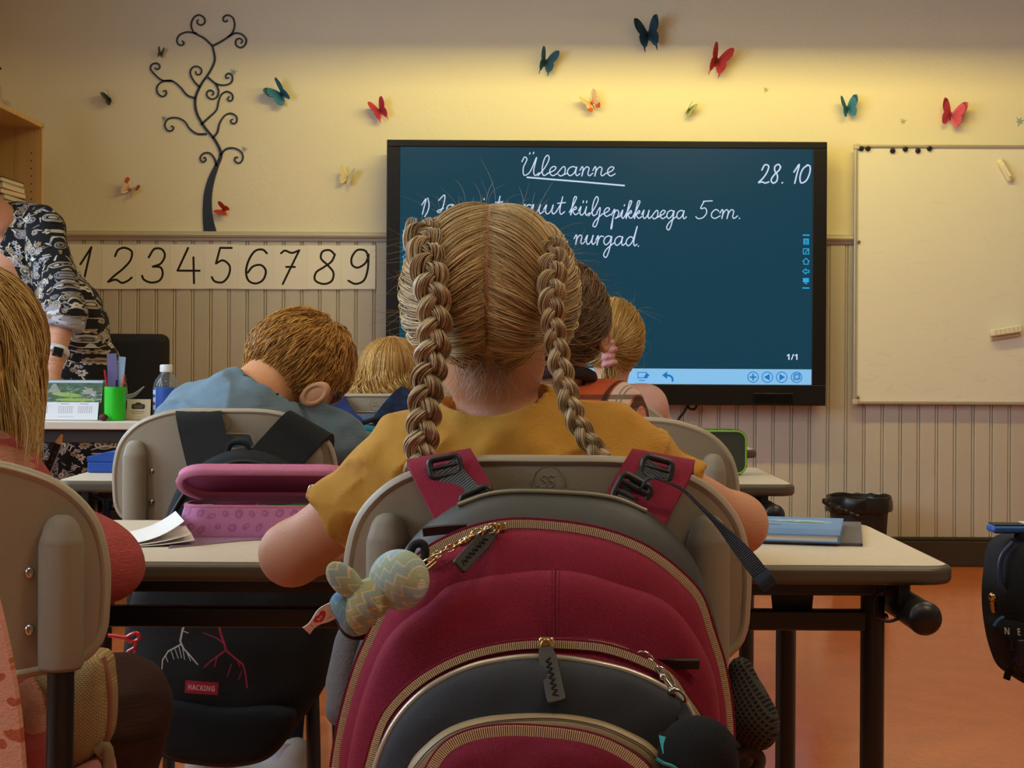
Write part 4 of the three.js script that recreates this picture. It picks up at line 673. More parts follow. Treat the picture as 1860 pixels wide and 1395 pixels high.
{ // grey folder and blue book, both turned a little on the desk
  const slab = (fr, turn, w, d, h, y) => { const g = new THREE.BoxGeometry(w, h, d); g.translate(-w / 2, h / 2, -d / 2); g.rotateY(turn); g.translate(fr[0], y, fr[1]); return g; };
  const t = thing('grey_folder', 'thin grey document folder lying under the blue book', 'folder'), tn = -0.215, y = DESK_H + 0.0004, grey = std(col('#6c6a6c'), 0.7, { bumpMap: rep(TEX.weave, 6), bumpScale: 0.0006 });
  part(t, 'cover', slab([0.492, -2.152], tn, 0.225, 0.285, 0.0012, y + 0.003), grey); part(t, 'cover', slab([0.492, -2.152], tn, 0.225, 0.285, 0.0012, y), grey); part(t, 'sheets', slab([0.489, -2.155], tn, 0.21, 0.275, 0.0017, y + 0.0013), std(col('#c9c3b8'), 0.9));
  const b = thing('blue_book', 'light blue textbook lying on the grey folder', 'book'), by = y + 0.0046, bt = -0.235, W0 = 0.175, D0 = 0.232, blue = col('#5d8fc4');
  const art = canvasTex(512, 680, (g, w, h) => { g.fillStyle = '#5b90c9'; g.fillRect(0, 0, w, h); g.fillStyle = '#7fb1dd'; g.beginPath(); g.ellipse(300, 190, 170, 90, 0, 0, 7); g.fill(); g.fillStyle = '#54806f'; g.beginPath(); g.ellipse(310, 215, 130, 40, 0.1, 0, 7); g.fill(); g.fillStyle = '#c9d9dd'; for (let i = 0; i < 14; i++) { g.beginPath(); g.ellipse(rr(200, 420), rr(140, 200), rr(10, 34), rr(4, 12), 0, 0, 7); g.fill(); } g.fillStyle = '#3d668f'; g.beginPath(); g.ellipse(170, 330, 90, 30, 0, 0, 7); g.fill(); g.fillStyle = '#4a7db4'; g.fillRect(0, 470, w, 210); });
  const side = std(blue, 0.45), cover = std(0xffffff, 0.4, { map: art });
  const top = slab([0.459, -2.148], bt, W0, D0, 0.0016, by + 0.0094);
  part(b, 'front_cover', top, [side, side, cover, side, side, side], 'blue picture cover'); part(b, 'back_cover', slab([0.459, -2.148], bt, W0, D0, 0.0016, by), side); part(b, 'pages', slab([0.4565, -2.151], bt, W0 - 0.006, D0 - 0.006, 0.0078, by + 0.0016), std(col('#d9d3c6'), 0.9)); part(b, 'spine', slab([0.459 - (W0 - 0.002) * Math.cos(bt), -2.148 + (W0 - 0.002) * Math.sin(bt)], bt, 0.002, D0, 0.011, by), side);
}
{ // standing green pencil case on the second desk
  const d = 3.42, xr = P(1358, 820, d).x, w = 0.19, h = 0.094, y = DESK_H + 0.001, t = thing('green_pencil_case', 'dark green pencil case with lime piping standing on the second desk', 'pencil case'), body = cloth('#3c4034', { bumpMap: rep(TEX.weave, 24) }), lime = std(col('#86c12c'), 0.6);
  for (const [k, name, dz, tilt] of [[0, 'front_half', 0, 0.02], [1, 'back_half', -0.035, 0.1]]) {
    const g = new THREE.ExtrudeGeometry(roundRect(-w / 2, w / 2, 0, h, 0.02), { depth: 0.022, bevelEnabled: true, bevelSize: 0.003, bevelThickness: 0.004, bevelSegments: 3, curveSegments: 10 });
    const pts = roundRect(-w / 2, w / 2, 0, h, 0.02).getSpacedPoints(60).slice(0, -1).map((p) => V(p.x, p.y, 0.0265)), r = new THREE.TubeGeometry(curve(pts, true), 90, 0.0019, 8, true);
    for (const q of [g, r]) { q.rotateX(-tilt * 0.4); q.translate(xr - w / 2 - 0.004 - k * 0.012, y + 0.003, -d + dz - 0.024); }
    const m = part(t, name, g, body); part(m, 'piping', r, lime);
  }
}
{ // blue box on the second desk
  const t = thing('blue_box', 'small royal blue plastic box at the end of the second desk', 'box'), x = -0.875, z = -3.43, y = DESK_H + 0.0004, m = std(col('#1f4fa8'), 0.4);
  part(t, 'base', rbox(0.12, 0.024, 0.08, 0.004, [x, y + 0.012, z]), m);
  const s = new THREE.Shape(); s.moveTo(-0.06, 0); s.lineTo(0.06, 0); s.lineTo(0.06, 0.021); s.lineTo(-0.02, 0.019); s.lineTo(-0.06, 0.009); const g = new THREE.ExtrudeGeometry(s, { depth: 0.076, bevelEnabled: true, bevelSize: 0.001, bevelThickness: 0.002 }); g.translate(x, y + 0.0252, z - 0.038); part(t, 'lid', g, m);
}
// ---------------------------------------------------------------- things on the teacher's desk
const TD = 0.7222;
{
  const t = thing('desk_calendar', 'tent desk calendar with a landscape photo on the teacher\'s desk', 'calendar'), xr = P(186, 730, 4.72).x, w = 0.225, x = xr - w / 2, white = std(col('#dedcdb'), 0.8);
  const pic = canvasTex(512, 200, (g, W0, H0) => {
    g.fillStyle = '#b9c4cc'; g.fillRect(0, 0, W0, H0); g.fillStyle = '#4a5f63'; g.fillRect(0, 20, W0, 40);
    for (let i = 0; i < 900; i++) { const yy = rr(30, H0), k = yy / H0; g.fillStyle = `rgba(${rr(25, 70)},${rr(50, 105)},${rr(25, 50)},0.6)`; g.beginPath(); g.ellipse(rnd() * W0, yy, rr(6, 20), rr(4, 10), 0, 0, 7); g.fill(); }
    g.fillStyle = '#8fae3c'; g.beginPath(); g.ellipse(270, 130, 110, 18, 0.1, 0, 7); g.fill(); g.beginPath(); g.ellipse(330, 175, 140, 14, 0, 0, 7); g.fill();
    g.fillStyle = '#8f8f88'; g.beginPath(); g.moveTo(130, 110); g.lineTo(165, 30); g.lineTo(185, 30); g.lineTo(225, 110); g.fill(); g.fillStyle = '#9b948a'; g.fillRect(380, 95, 90, 28); g.fillRect(405, 70, 40, 28); for (let i = 0; i < 60; i++) { g.fillStyle = 'rgba(120,112,100,0.7)'; g.fillRect(rr(250, 500), rr(120, 165), rr(6, 24), rr(2, 6)); }
  });
  const months = canvasTex(512, 170, (g, W0, H0) => { g.fillStyle = '#e4e2e6'; g.fillRect(0, 0, W0, H0); g.fillStyle = '#8d8a92'; for (const [mx, n] of [[70, 6], [230, 7], [370, 7]]) { g.fillRect(mx + 10, 14, 60, 6); for (let i = 0; i < n; i++) for (let j = 0; j < 5; j++) g.fillRect(mx + i * 15, 40 + j * 14, 7, 8); } g.fillRect(230, 140, 110, 3); });
  const lean = 0.3, up = new THREE.BoxGeometry(w, 0.07, 0.0015); up.translate(0, 0.09, 0); const lo = new THREE.BoxGeometry(w - 0.006, 0.056, 0.0015); lo.translate(-0.003, 0.027, 0.004); const bk = new THREE.BoxGeometry(w, 0.128, 0.0015); bk.translate(0, 0.063, 0);
  for (const g of [up, lo]) { g.rotateX(-lean); g.translate(x, TD + 0.001, -4.69); } bk.rotateX(lean); bk.translate(x + 0.008, TD + 0.001, -4.69 - 0.078);
  part(t, 'picture_page', up, [white, white, white, white, std(0xffffff, 0.5, { map: pic }), white], 'page with green hills and ruins'); part(t, 'month_page', lo, [white, white, white, white, std(0xffffff, 0.8, { map: months }), white]); part(t, 'stand', bk, std(col('#9a948c'), 0.8)); part(t, 'foot', box(w, 0.001, 0.08, [x + 0.004, TD + 0.0008, -4.729]), std(col('#9a948c'), 0.8));
}
{
  const c = P(209, 740, 4.70), x = c.x, z = -4.70, t = thing('pencil_cup', 'bright green cylindrical pencil cup on the teacher\'s desk', 'cup');
  const L = (pts, seg = 28) => { const g = new THREE.LatheGeometry(pts.map(([a, b]) => new THREE.Vector2(a, b)), seg); g.translate(x, TD, z); return g; };
  part(t, 'cup', L([[0, 0.0005], [0.031, 0.0005], [0.032, 0.002], [0.032, 0.103], [0.030, 0.103], [0.030, 0.004], [0, 0.004]]), std(col('#27c41c'), 0.4));
  const put = (name, label, cat, px, py, r, color, pxb, extra = {}) => { const a = P(px, py, 4.70), g = rod([x + (a.x - x) * 0.3, TD + 0.006, z + (pxb ?? 0) * 0.3], [a.x, a.y, z + (pxb ?? 0)], r, 10); return single(name, g, phys(col(color), 0.35, extra), label, cat, 'stationery in the green cup'); };
  put('red_pen', 'slim red pen in the green cup', 'pen', 192, 672, 0.003, '#b3202e', 0.012); put('orange_pencil', 'orange pencil in the green cup', 'pencil', 227, 681, 0.0035, '#cf5a1e', 0.008); put('pink_marker', 'pink marker in the green cup', 'marker', 205, 676, 0.006, '#a8385a', -0.01); put('dark_pen', 'dark blue pen in the green cup', 'pen', 214, 690, 0.004, '#1c2550', 0.015);
  const strip = (label, a, b, w, color) => { const p = P(...a, 4.70), q = P(...b, 4.70), g = ribbon([p, p.clone().lerp(q, 0.5), q], w, V(1, 0, 0.2), 0.0016, 6); single('plastic_ruler', g, phys(col(color), 0.12, { transmission: 0.55, thickness: 0 }), label, 'ruler', 'stationery in the green cup'); };
  strip('smoky violet clear ruler in the green cup, the wider one', [207, 760], [203, 642], 0.032, '#8f88b4'); strip('narrow bluish clear ruler sticking out of the green cup', [212, 760], [222, 648], 0.024, '#b8cfe4');
  const e = P(189, 760, 4.66); part(thing('small_lump', 'small dark brown round object beside the green cup', 'object'), 'body', meshSDF(sdf.wob(sdf.ell(V(e.x, TD + 0.011, -4.655), [0.014, 0.011, 0.012]), (a, b, q) => 0.001 * N3(a * 150, b * 150, q * 150)), [e.x - 0.03, TD - 0.005, -4.69], [e.x + 0.03, TD + 0.03, -4.62], 0.003), std(col('#4a1e14'), 0.6));
}
{ // card holder, paper strip, bottle
  const c = P(249, 748, 4.72), t = thing('card_holder', 'small cream card with a dark emblem standing beside the green cup', 'card'), z = -4.74;
  const tex = canvasTex(256, 200, (g, w, h) => { g.fillStyle = '#d9c7a6'; g.fillRect(0, 0, w, h); g.fillStyle = '#3a2a1c'; g.beginPath(); g.roundRect(50, 50, 146, 52, 18); g.fill(); g.beginPath(); g.ellipse(123, 50, 34, 18, 0, 0, 7); g.fill(); g.fillStyle = '#8a7a60'; g.fillRect(66, 68, 112, 6); g.fillRect(80, 82, 84, 5); g.fillStyle = '#6a5a44'; g.fillRect(44, 126, 150, 6); g.fillRect(56, 146, 120, 5); });
  const g = new THREE.BoxGeometry(0.073, 0.06, 0.0015); g.rotateX(-0.15); g.translate(c.x, TD + 0.034, z); const m = std(col('#cbb891'), 0.7);
  part(t, 'card', g, [m, m, m, m, std(0xffffff, 0.7, { map: tex }), m]); part(t, 'stand', rbox(0.08, 0.012, 0.03, 0.003, [c.x, TD + 0.006, z]), m);
  const a = P(228, 724, 4.78), b = P(262, 702, 4.78); single('paper_strip', ribbon([[a.x - 0.02, TD + 0.02, -4.78], a, a.clone().lerp(b, 0.5).add(V(0, -0.006, 0)), b], 0.022, V(0.3, 0.8, 0.5), 0.001, 20, (k) => 1 - 0.85 * k * k), std(col('#b9b2a4'), 0.5), 'pale curved pointed strip leaning behind the cream card', 'paper');
  const bx = P(299, 720, 4.76).x, bz = -4.78, bt = thing('water_bottle', 'small clear water bottle with blue label and white cap on the teacher\'s desk', 'bottle'), L = (pts, s = 28) => { const q = new THREE.LatheGeometry(pts.map(([u, v]) => new THREE.Vector2(u, v)), s); q.translate(bx, TD, bz); return q; };
  part(bt, 'body', L([[0, 0.002], [0.034, 0.001], [0.039, 0.008], [0.039, 0.10], [0.0385, 0.108], [0.034, 0.122], [0.024, 0.136], [0.0175, 0.143], [0.0165, 0.15], [0.0165, 0.156]]), phys(0xffffff, 0.06, { transmission: 0.92, thickness: 0, ior: 1.45, color: col('#e9efee') }));
  part(bt, 'cap', L([[0, 0.171], [0.016, 0.171], [0.0195, 0.168], [0.0195, 0.150], [0.0185, 0.147], [0.0165, 0.147]]), std(col('#e6e4e0'), 0.5));
  const lt = canvasTex(512, 128, (g2, w, h) => { g2.fillStyle = '#2c55ae'; g2.fillRect(0, 0, w, h); g2.fillStyle = '#d9dfea'; for (const x0 of [120, 390]) { g2.fillRect(x0 - 44, 20, 34, 40); g2.fillRect(x0 + 4, 22, 60, 84); g2.fillStyle = '#2c55ae'; for (let i = 0; i < 6; i++) g2.fillRect(x0 + 8, 28 + i * 13, 52, 5); g2.fillRect(x0 - 38, 26, 22, 26); g2.fillStyle = '#d9dfea'; g2.beginPath(); g2.arc(x0 - 26, 88, 12, 0, 7); g2.fill(); } });
  part(bt, 'label', L([[0.0393, 0.02], [0.0396, 0.021], [0.0396, 0.099], [0.0393, 0.1]]), std(0xffffff, 0.45, { map: lt }), 'blue printed label');
}
{ // pencil held upright by the girl in pink
  const t = thing('pencil', 'black hexagonal pencil with a sharpened tip, held up by the girl in pink', 'pencil'), d = 1.86, a = P(115, 783, d), b = P(58, 926, d), u = b.clone().sub(a).normalize(), s = a.clone().addScaledVector(u, 0.016), l = a.clone().addScaledVector(u, 0.004);
  part(t, 'lead', rod(a, l, 0.0006, 8, 0.0013), std(col('#1c1a1a'), 0.4)); const q = part(t, 'wood', rod(l, s, 0.0013, 12, 0.0046), std(col('#c88d5c'), 0.7)); part(t, 'barrel', rod(s, b, 0.0046, 6, 0.0046), std(col('#121212'), 0.35));
  for (let i = 0; i < 5; i++) part(t, 'print_mark', ball(s.clone().addScaledVector(u, 0.012 + i * 0.008).add(V(0.001, 0, 0.0042)), 0.0015, 0.0015, 0.0007, 8, 6), std(col('#3a3a3c'), 0.5));
}
// ---------------------------------------------------------------- backpacks
const goldTeeth = std(col('#eadbb2'), 0.38, { metalness: 0.15 }), gold = std(col('#d8c08a'), 0.2, { metalness: 1 }), silver = std(col('#d6d2cc'), 0.16, { metalness: 1 });
const out = (list, d) => list.map(([x, y, dd]) => P(x, y, dd ?? d));
const bagRed = (hex) => cloth(hex, { bumpMap: rep(TEX.weave, 26), bumpScale: 0.0007, sheen: 0.2 });
function zipper(parent, pts, w, tapeMat, teethMat, { pitch = 0.0018, teeth = 0.45 } = {}) {
  const c = curve(pts), L = c.getLength(), n = Math.floor(L / pitch), zx = V(0, 0, 1);
  const side = (t) => c.getTangentAt(t).cross(zx);
  const tape = part(parent, 'zipper_tape', ribbon(pts, w, side, 0.0016, 70), tapeMat);
  const gs = [], proto = new THREE.BoxGeometry(pitch * 0.6, w * teeth, 0.0022), m = new THREE.Matrix4();
  for (let i = 0; i < n; i++) { const t = (i + 0.5) / n, p = c.getPointAt(t), tg = c.getTangentAt(t), s = tg.clone().cross(zx).normalize(), nn = s.clone().cross(tg).normalize(); if (nn.z < 0) nn.negate(); m.makeBasis(tg, nn.clone().cross(tg).normalize(), nn).setPosition(p.addScaledVector(nn, 0.0014)); gs.push(proto.clone().applyMatrix4(m)); }
  const z = part(tape, 'zipper_teeth', mergeGeometries(gs), teethMat); z.userData.kind = 'stuff'; return tape;
}
function link(c, r, th, rot) { const g = new THREE.TorusGeometry(r, th, 8, 18); g.scale(1.35, 1, 1); g.rotateX(rot[0]); g.rotateY(rot[1]); g.rotateZ(rot[2]); g.translate(c.x, c.y, c.z); return g; }
function pullTag(parent, a, b, w, mat) {   // leather zip pull with a zigzag
  const u = b.clone().sub(a), L = u.length(); u.normalize(); const s = u.clone().cross(V(0, 0, 1)).normalize(), n = s.clone().cross(u).normalize(); if (n.z < 0) n.negate();
  const sh = new THREE.Shape(); sh.moveTo(-w * 0.34, 0); sh.lineTo(w * 0.34, 0); sh.lineTo(w / 2, L * 0.2); sh.lineTo(w / 2, L - 0.003); sh.quadraticCurveTo(w / 2, L, w / 2 - 0.003, L); sh.lineTo(-w / 2 + 0.003, L); sh.quadraticCurveTo(-w / 2, L, -w / 2, L - 0.003); sh.lineTo(-w / 2, L * 0.2); sh.closePath();
  const g = new THREE.ExtrudeGeometry(sh, { depth: 0.0022, bevelEnabled: true, bevelSize: 0.0008, bevelThickness: 0.0008, bevelSegments: 2 }), m = new THREE.Matrix4().makeBasis(s, u, n).setPosition(a);
  if (m.determinant() < 0) m.makeBasis(s.negate(), u, n).setPosition(a);
  g.applyMatrix4(m); const tag = part(parent, 'zip_pull', g, mat);
  const zz = []; for (let i = 0; i <= 14; i++) zz.push(V((i % 2 ? 1 : -1) * w * 0.17, L * (0.22 + 0.7 * i / 14), 0.0035)); const zg = new THREE.TubeGeometry(new THREE.CatmullRomCurve3(zz, false, 'catmullrom', 0), 56, 0.0007, 5); zg.applyMatrix4(m); part(tag, 'zigzag_stitch', zg, std(col('#0a0908'), 0.6)); return tag;
}
function buckle(parent, c, w, h, rot, tilt, name = 'buckle', bars = 1) {
  const t = 0.0036, g = [new THREE.TubeGeometry(curve(roundRect(-w / 2, w / 2, -h / 2, h / 2, 0.005).getSpacedPoints(40).slice(0, -1).map((p) => V(p.x, p.y, 0)), true), 60, t, 8, true)];
  for (let i = 0; i < bars; i++) g.push(rbox(w, h * 0.2, 0.005, 0.002, [0, bars === 1 ? 0 : (i - (bars - 1) / 2) * h * 0.4, 0.001]));
  const q = join(g); q.rotateX(tilt); q.rotateZ(rot); q.translate(c.x, c.y, c.z); return part(parent, name, q, phys(col('#24231f'), 0.4));
}
{
  const t = thing('red_backpack', 'burgundy red backpack with grey panels and gold zippers on the near chair', 'backpack');
  const red = bagRed('#861331'), redDark = bagRed('#7d1130'), grey = phys(col('#3b3b37'), 0.5, { bumpMap: rep(TEX.fine, 30), bumpScale: 0.0004 }), grey2 = cloth('#33353a', { bumpMap: rep(TEX.weave, 30), bumpScale: 0.0005 }), leather = phys(col('#2a241f'), 0.5), web = std(col('#565a5c'), 0.85, { bumpMap: rep(TEX.rib, 1, 45), bumpScale: 0.0012 });
  const bodyO = out([[735, 1000], [690, 1080], [655, 1160], [628, 1250], [612, 1340], [608, 1440], [620, 1560], [660, 1640], [800, 1675], [1000, 1680], [1200, 1675], [1300, 1640], [1335, 1560], [1340, 1440], [1332, 1330], [1318, 1230], [1300, 1130], [1272, 1041], [1238, 985], [1174, 929], [1116, 906], [1008, 895], [897, 897], [832, 919], [775, 958]], 1.50);
  const ctr = (d) => P(975, 1330, d);
  const body = part(t, 'shell', puff(bodyO, ctr(1.50), 0.075, { n: 2.0, rim: 0.055, rings: 20, around: 140 }), grey, 'dark grey outer shell');
  part(body, 'top_piping', tube(out([[832, 917], [897, 896], [1008, 894], [1116, 905], [1174, 928]], 1.498), 0.0024, 40, 8), phys(col('#8e8568'), 0.25));
  const zipO = [[640, 1420], [613, 1372], [626, 1303], [652, 1213], [682, 1144], [720, 1068], [766, 1013], [841, 972], [916, 953], [1008, 955], [1095, 970], [1168, 998], [1228, 1041], [1267, 1084], [1288, 1144], [1308, 1208], [1322, 1295], [1326, 1400]];
  const low = [[1318, 1520], [1280, 1620], [1000, 1650], [690, 1620], [625, 1520]];
  const front = part(t, 'front_panel', puff(out([...zipO.slice(1), ...low], 1.432), ctr(1.432), 0.07, { n: 2.3, rim: 0.06, rings: 30, around: 170, wob: 0.004, wf: 22 }), red, 'burgundy main panel');
  zipper(front, out([[610, 1395], ...zipO.slice(1)], 1.4215), 0.0125, redDark, goldTeeth, { teeth: 0.6 });
  const seam = [[775, 1088], [811, 1056], [860, 1040], [918, 1029], [987, 1024], [1052, 1028], [1138, 1054], [1202, 1080], [1237, 1110], [1268, 1157], [1296, 1222]];
  part(t, 'lower_panel', puff(out([...seam, [1308, 1300], [1312, 1400], [1300, 1520], [1260, 1600], [1000, 1630], [710, 1600], [640, 1520], [628, 1420], [640, 1330], [665, 1240], [700, 1160], [738, 1115]], 1.405), ctr(1.405), 0.052, { n: 3.0, rim: 0.03, rings: 30, around: 170, wob: 0.003, wf: 20 }), red, 'burgundy gathered panel');
  part(t, 'centre_seam', join([tube(out([[1009, 1034], [1008, 1090], [1009, 1160]], 1.3555), 0.0006, 20, 6), ...[-6, 7].map((k) => tube(out([[1009 + k, 1036], [1008 + k, 1160]], 1.3555), 0.0003, 8, 5))]), red);
  const z2 = [[655, 1450], [669, 1395], [699, 1303], [742, 1252], [794, 1215], [858, 1187], [927, 1172], [987, 1168], [1052, 1170], [1095, 1175], [1163, 1197], [1215, 1226], [1245, 1269], [1267, 1301], [1285, 1360], [1290, 1450]];
  const pk = part(t, 'pocket_panel', puff(out([...z2, [1275, 1540], [1200, 1600], [1000, 1615], [760, 1600], [672, 1540]], 1.35), ctr(1.35), 0.016, { n: 4, rim: 0.05, rings: 14, around: 150 }), red);
  zipper(pk, out(z2.map(([x, y]) => [x, y + 2]), 1.3395), 0.0105, redDark, goldTeeth, { teeth: 0.6 });
  const gp = [[672, 1450], [682, 1395], [708, 1329], [742, 1282], [789, 1243], [858, 1211], [935, 1196], [987, 1194], [1052, 1200], [1138, 1219], [1202, 1247], [1245, 1277], [1268, 1340], [1276, 1420]];
  const gpn = part(t, 'grey_pocket', puff(out([...gp, [1264, 1510], [1200, 1570], [1000, 1585], [780, 1570], [692, 1510]], 1.332), ctr(1.332), 0.034, { n: 2.6, rim: 0.03, rings: 22, around: 150, wob: 0.003, wf: 26 }), grey2, 'charcoal front pocket');
  part(gpn, 'silver_piping', tube(out(gp, 1.331), 0.0032, 90, 8), phys(col('#c3b8a4'), 0.22, { metalness: 0.4 }));
  const bg = [[728, 1450], [742, 1395], [772, 1359], [815, 1327], [880, 1307], [966, 1299], [1030, 1301], [1095, 1314], [1146, 1335], [1185, 1359], [1215, 1400], [1230, 1460]];
  const band = part(t, 'beige_band', puff(out([...bg, [1215, 1530], [1000, 1550], [745, 1530]], 1.291), P(975, 1430, 1.291), 0.006, { n: 4, rim: 0.02, rings: 10, around: 130 }), phys(col('#a58f6a'), 0.45), 'beige reflective trim');
  for (const k of [[0, 6, 1.2875], [0, 19, 1.2835]]) part(band, 'stitching', tube(out(bg.slice(1, 11).map(([x, y]) => [x + (975 - x) * 0.02 * k[1] / 6, y + k[1]]), k[2]), 0.0006, 80, 5), std(col('#5d4c33'), 0.8));
  const z3 = [[768, 1440], [785, 1395], [811, 1359], [849, 1338], [910, 1327], [987, 1329], [1064, 1340], [1116, 1359], [1168, 1395], [1195, 1440]];
  const bp = part(t, 'lower_pocket', puff(out([...z3, [1195, 1510], [1000, 1530], [768, 1510]], 1.277), P(980, 1430, 1.277), 0.026, { n: 2.4, rim: 0.03, rings: 16, around: 120, wob: 0.004, wf: 30 }), bagRed('#7a1130'), 'deep red lower pocket');
  zipper(bp, out(z3, 1.2695), 0.0115, redDark, goldTeeth, { teeth: 0.75 });
  // pulls, tabs and the open lip of the second zipper
  pullTag(front, P(893, 966, 1.408), P(832, 1031, 1.368), 0.0135, leather); pullTag(pk, P(991, 1178, 1.330), P(1012, 1276, 1.292), 0.0145, leather);
  part(front, 'zip_slider', join([rbox(0.012, 0.008, 0.006, 0.002, [0, 0, 0]).translate(...P(908, 956, 1.413).toArray()), link(P(899, 962, 1.409), 0.004, 0.0011, [0, 0, 0.8])]), gold);
  part(pk, 'zip_slider', join([rbox(0.014, 0.011, 0.007, 0.003).translate(...P(992, 1168, 1.333).toArray()), link(P(992, 1176, 1.329), 0.0045, 0.0012, [0, 0, 1.57])]), gold);
  zipper(pk, out([[1004, 1164], [1052, 1164], [1095, 1168], [1135, 1179], [1162, 1194]], 1.3415), 0.0055, red, goldTeeth, { teeth: 0.6 });
  for (const [l, d] of [[[[768, 966], [805, 962], [848, 959]], 1.452], [[[1192, 1203], [1230, 1206], [1270, 1206]], 1.365]]) part(t, 'zip_tab', ribbon(out(l, d), 0.0085, V(0, 1, 0.3), 0.004, 16), leather);
  // shoulder straps over the chair back
  const strap = (pts, w, side) => part(t, 'shoulder_strap', ribbon(out(pts), w, side, 0.011, 50), red, 'padded burgundy strap');
  const sL = strap([[800, 905, 1.655], [796, 850, 1.645], [797, 835, 1.618], [800, 836, 1.592], [808, 852, 1.573], [826, 885, 1.555], [852, 935, 1.53]], 0.066, V(1, 0.18, 0)), sR = strap([[1200, 905, 1.655], [1204, 850, 1.645], [1204, 836, 1.618], [1203, 837, 1.592], [1194, 855, 1.573], [1176, 885, 1.555], [1150, 935, 1.53]], 0.066, V(1, -0.18, 0));
  part(sL, 'webbing', ribbon(out([[806, 846, 1.562], [822, 868, 1.556], [842, 890, 1.546], [866, 915, 1.53]]), 0.0285, V(1, 0.35, 0), 0.0025, 30), web); buckle(sL, P(808, 848, 1.562), 0.030, 0.019, 0.2, -0.3); buckle(sL, P(864, 901, 1.538), 0.030, 0.010, 0.42, -0.3);
  part(sR, 'webbing', ribbon(out([[1194, 846, 1.562], [1178, 870, 1.556], [1160, 892, 1.546], [1140, 918, 1.53]]), 0.0285, V(1, -0.4, 0), 0.0025, 30), web); buckle(sR, P(1193, 852, 1.562), 0.029, 0.021, -0.25, -0.3); buckle(sR, P(1148, 895, 1.54), 0.032, 0.028, -0.5, -0.3, 'buckle', 2);
  const tail = part(sR, 'loose_strap_end', ribbon(out([[1166, 884, 1.535], [1176, 872, 1.528], [1190, 868, 1.522], [1212, 876, 1.52], [1240, 890, 1.52], [1270, 918, 1.52], [1310, 958, 1.515], [1345, 998, 1.505], [1375, 1035, 1.495], [1396, 1064, 1.49]]), 0.0145, (k) => V(0.75 * smooth(0.35, 0.9, k) + 0.1, 0.1 + 0.55 * smooth(0.3, 0.9, k), lerp(1.0, 0.12, smooth(0.3, 0.85, k))), 0.0022, 70, (k) => lerp(0.5, 1.1, smooth(0.5, 0.85, k))), std(col('#3d4147'), 0.85, { bumpMap: rep(TEX.rib, 1, 60), bumpScale: 0.001 }), 'loose blue-grey webbing end');
  part(tail, 'folded_hem', ribbon(out([[1382, 1042, 1.486], [1391, 1055, 1.482], [1399, 1066, 1.483]]), 0.0165, V(0.8, 0.6, 0.1), 0.007, 12), std(col('#2b3644'), 0.85));
  // side pockets
  const meshTex = greyTex(128, (u, v) => { const a = (u + v) * 8, b = (u - v) * 8; return Math.max(Math.pow(Math.abs(Math.sin(a * Math.PI)), 6), Math.pow(Math.abs(Math.sin(b * Math.PI)), 6)) < 0.25 ? 0 : 1; });
  const meshMap = colorTex(128, (u, v) => { const a = (u + v) * 8, b = (u - v) * 8, k = Math.max(Math.pow(Math.abs(Math.sin(a * Math.PI)), 6), Math.pow(Math.abs(Math.sin(b * Math.PI)), 6)); return k > 0.25 ? [0.25, 0.235, 0.2] : [0.05, 0.045, 0.04]; });
  const meshFab = std(0xffffff, 0.9, { map: rep(meshMap, 18), bumpMap: rep(meshTex, 18), bumpScale: 0.0015 });
  const sp = sdf.uni([sdf.cap(P(1345, 1215, 1.50), P(1372, 1300, 1.49), 0.012, 0.02), sdf.cap(P(1340, 1300, 1.50), P(1378, 1335, 1.49), 0.018, 0.012)], 0.03);
  part(t, 'side_pocket', meshSDF(sp, [0.16, 0.5, -1.55], [0.29, 0.68, -1.43], 0.006), meshFab, 'dark mesh side pocket');
  part(t, 'side_strap', tube(out([[1335, 1372], [1362, 1362], [1380, 1378], [1372, 1400], [1345, 1410]], 1.49), 0.006, 30, 8), std(col('#4b4437'), 0.9));
  const lp = sdf.uni([sdf.cap(P(640, 1150, 1.53), P(622, 1290, 1.52), 0.013, 0.017), sdf.cap(P(628, 1170, 1.54), P(612, 1240, 1.54), 0.008, 0.01)], 0.02);
  part(t, 'side_pocket', meshSDF(lp, [-0.21, 0.5, -1.6], [-0.1, 0.7, -1.46], 0.006), cloth('#6c6a6b'), 'grey side pocket');
  part(t, 'compression_strap', tube(out([[688, 1120], [660, 1150], [635, 1148], [618, 1120]], 1.47), 0.006, 24, 8), std(col('#100f0f'), 0.8));
}
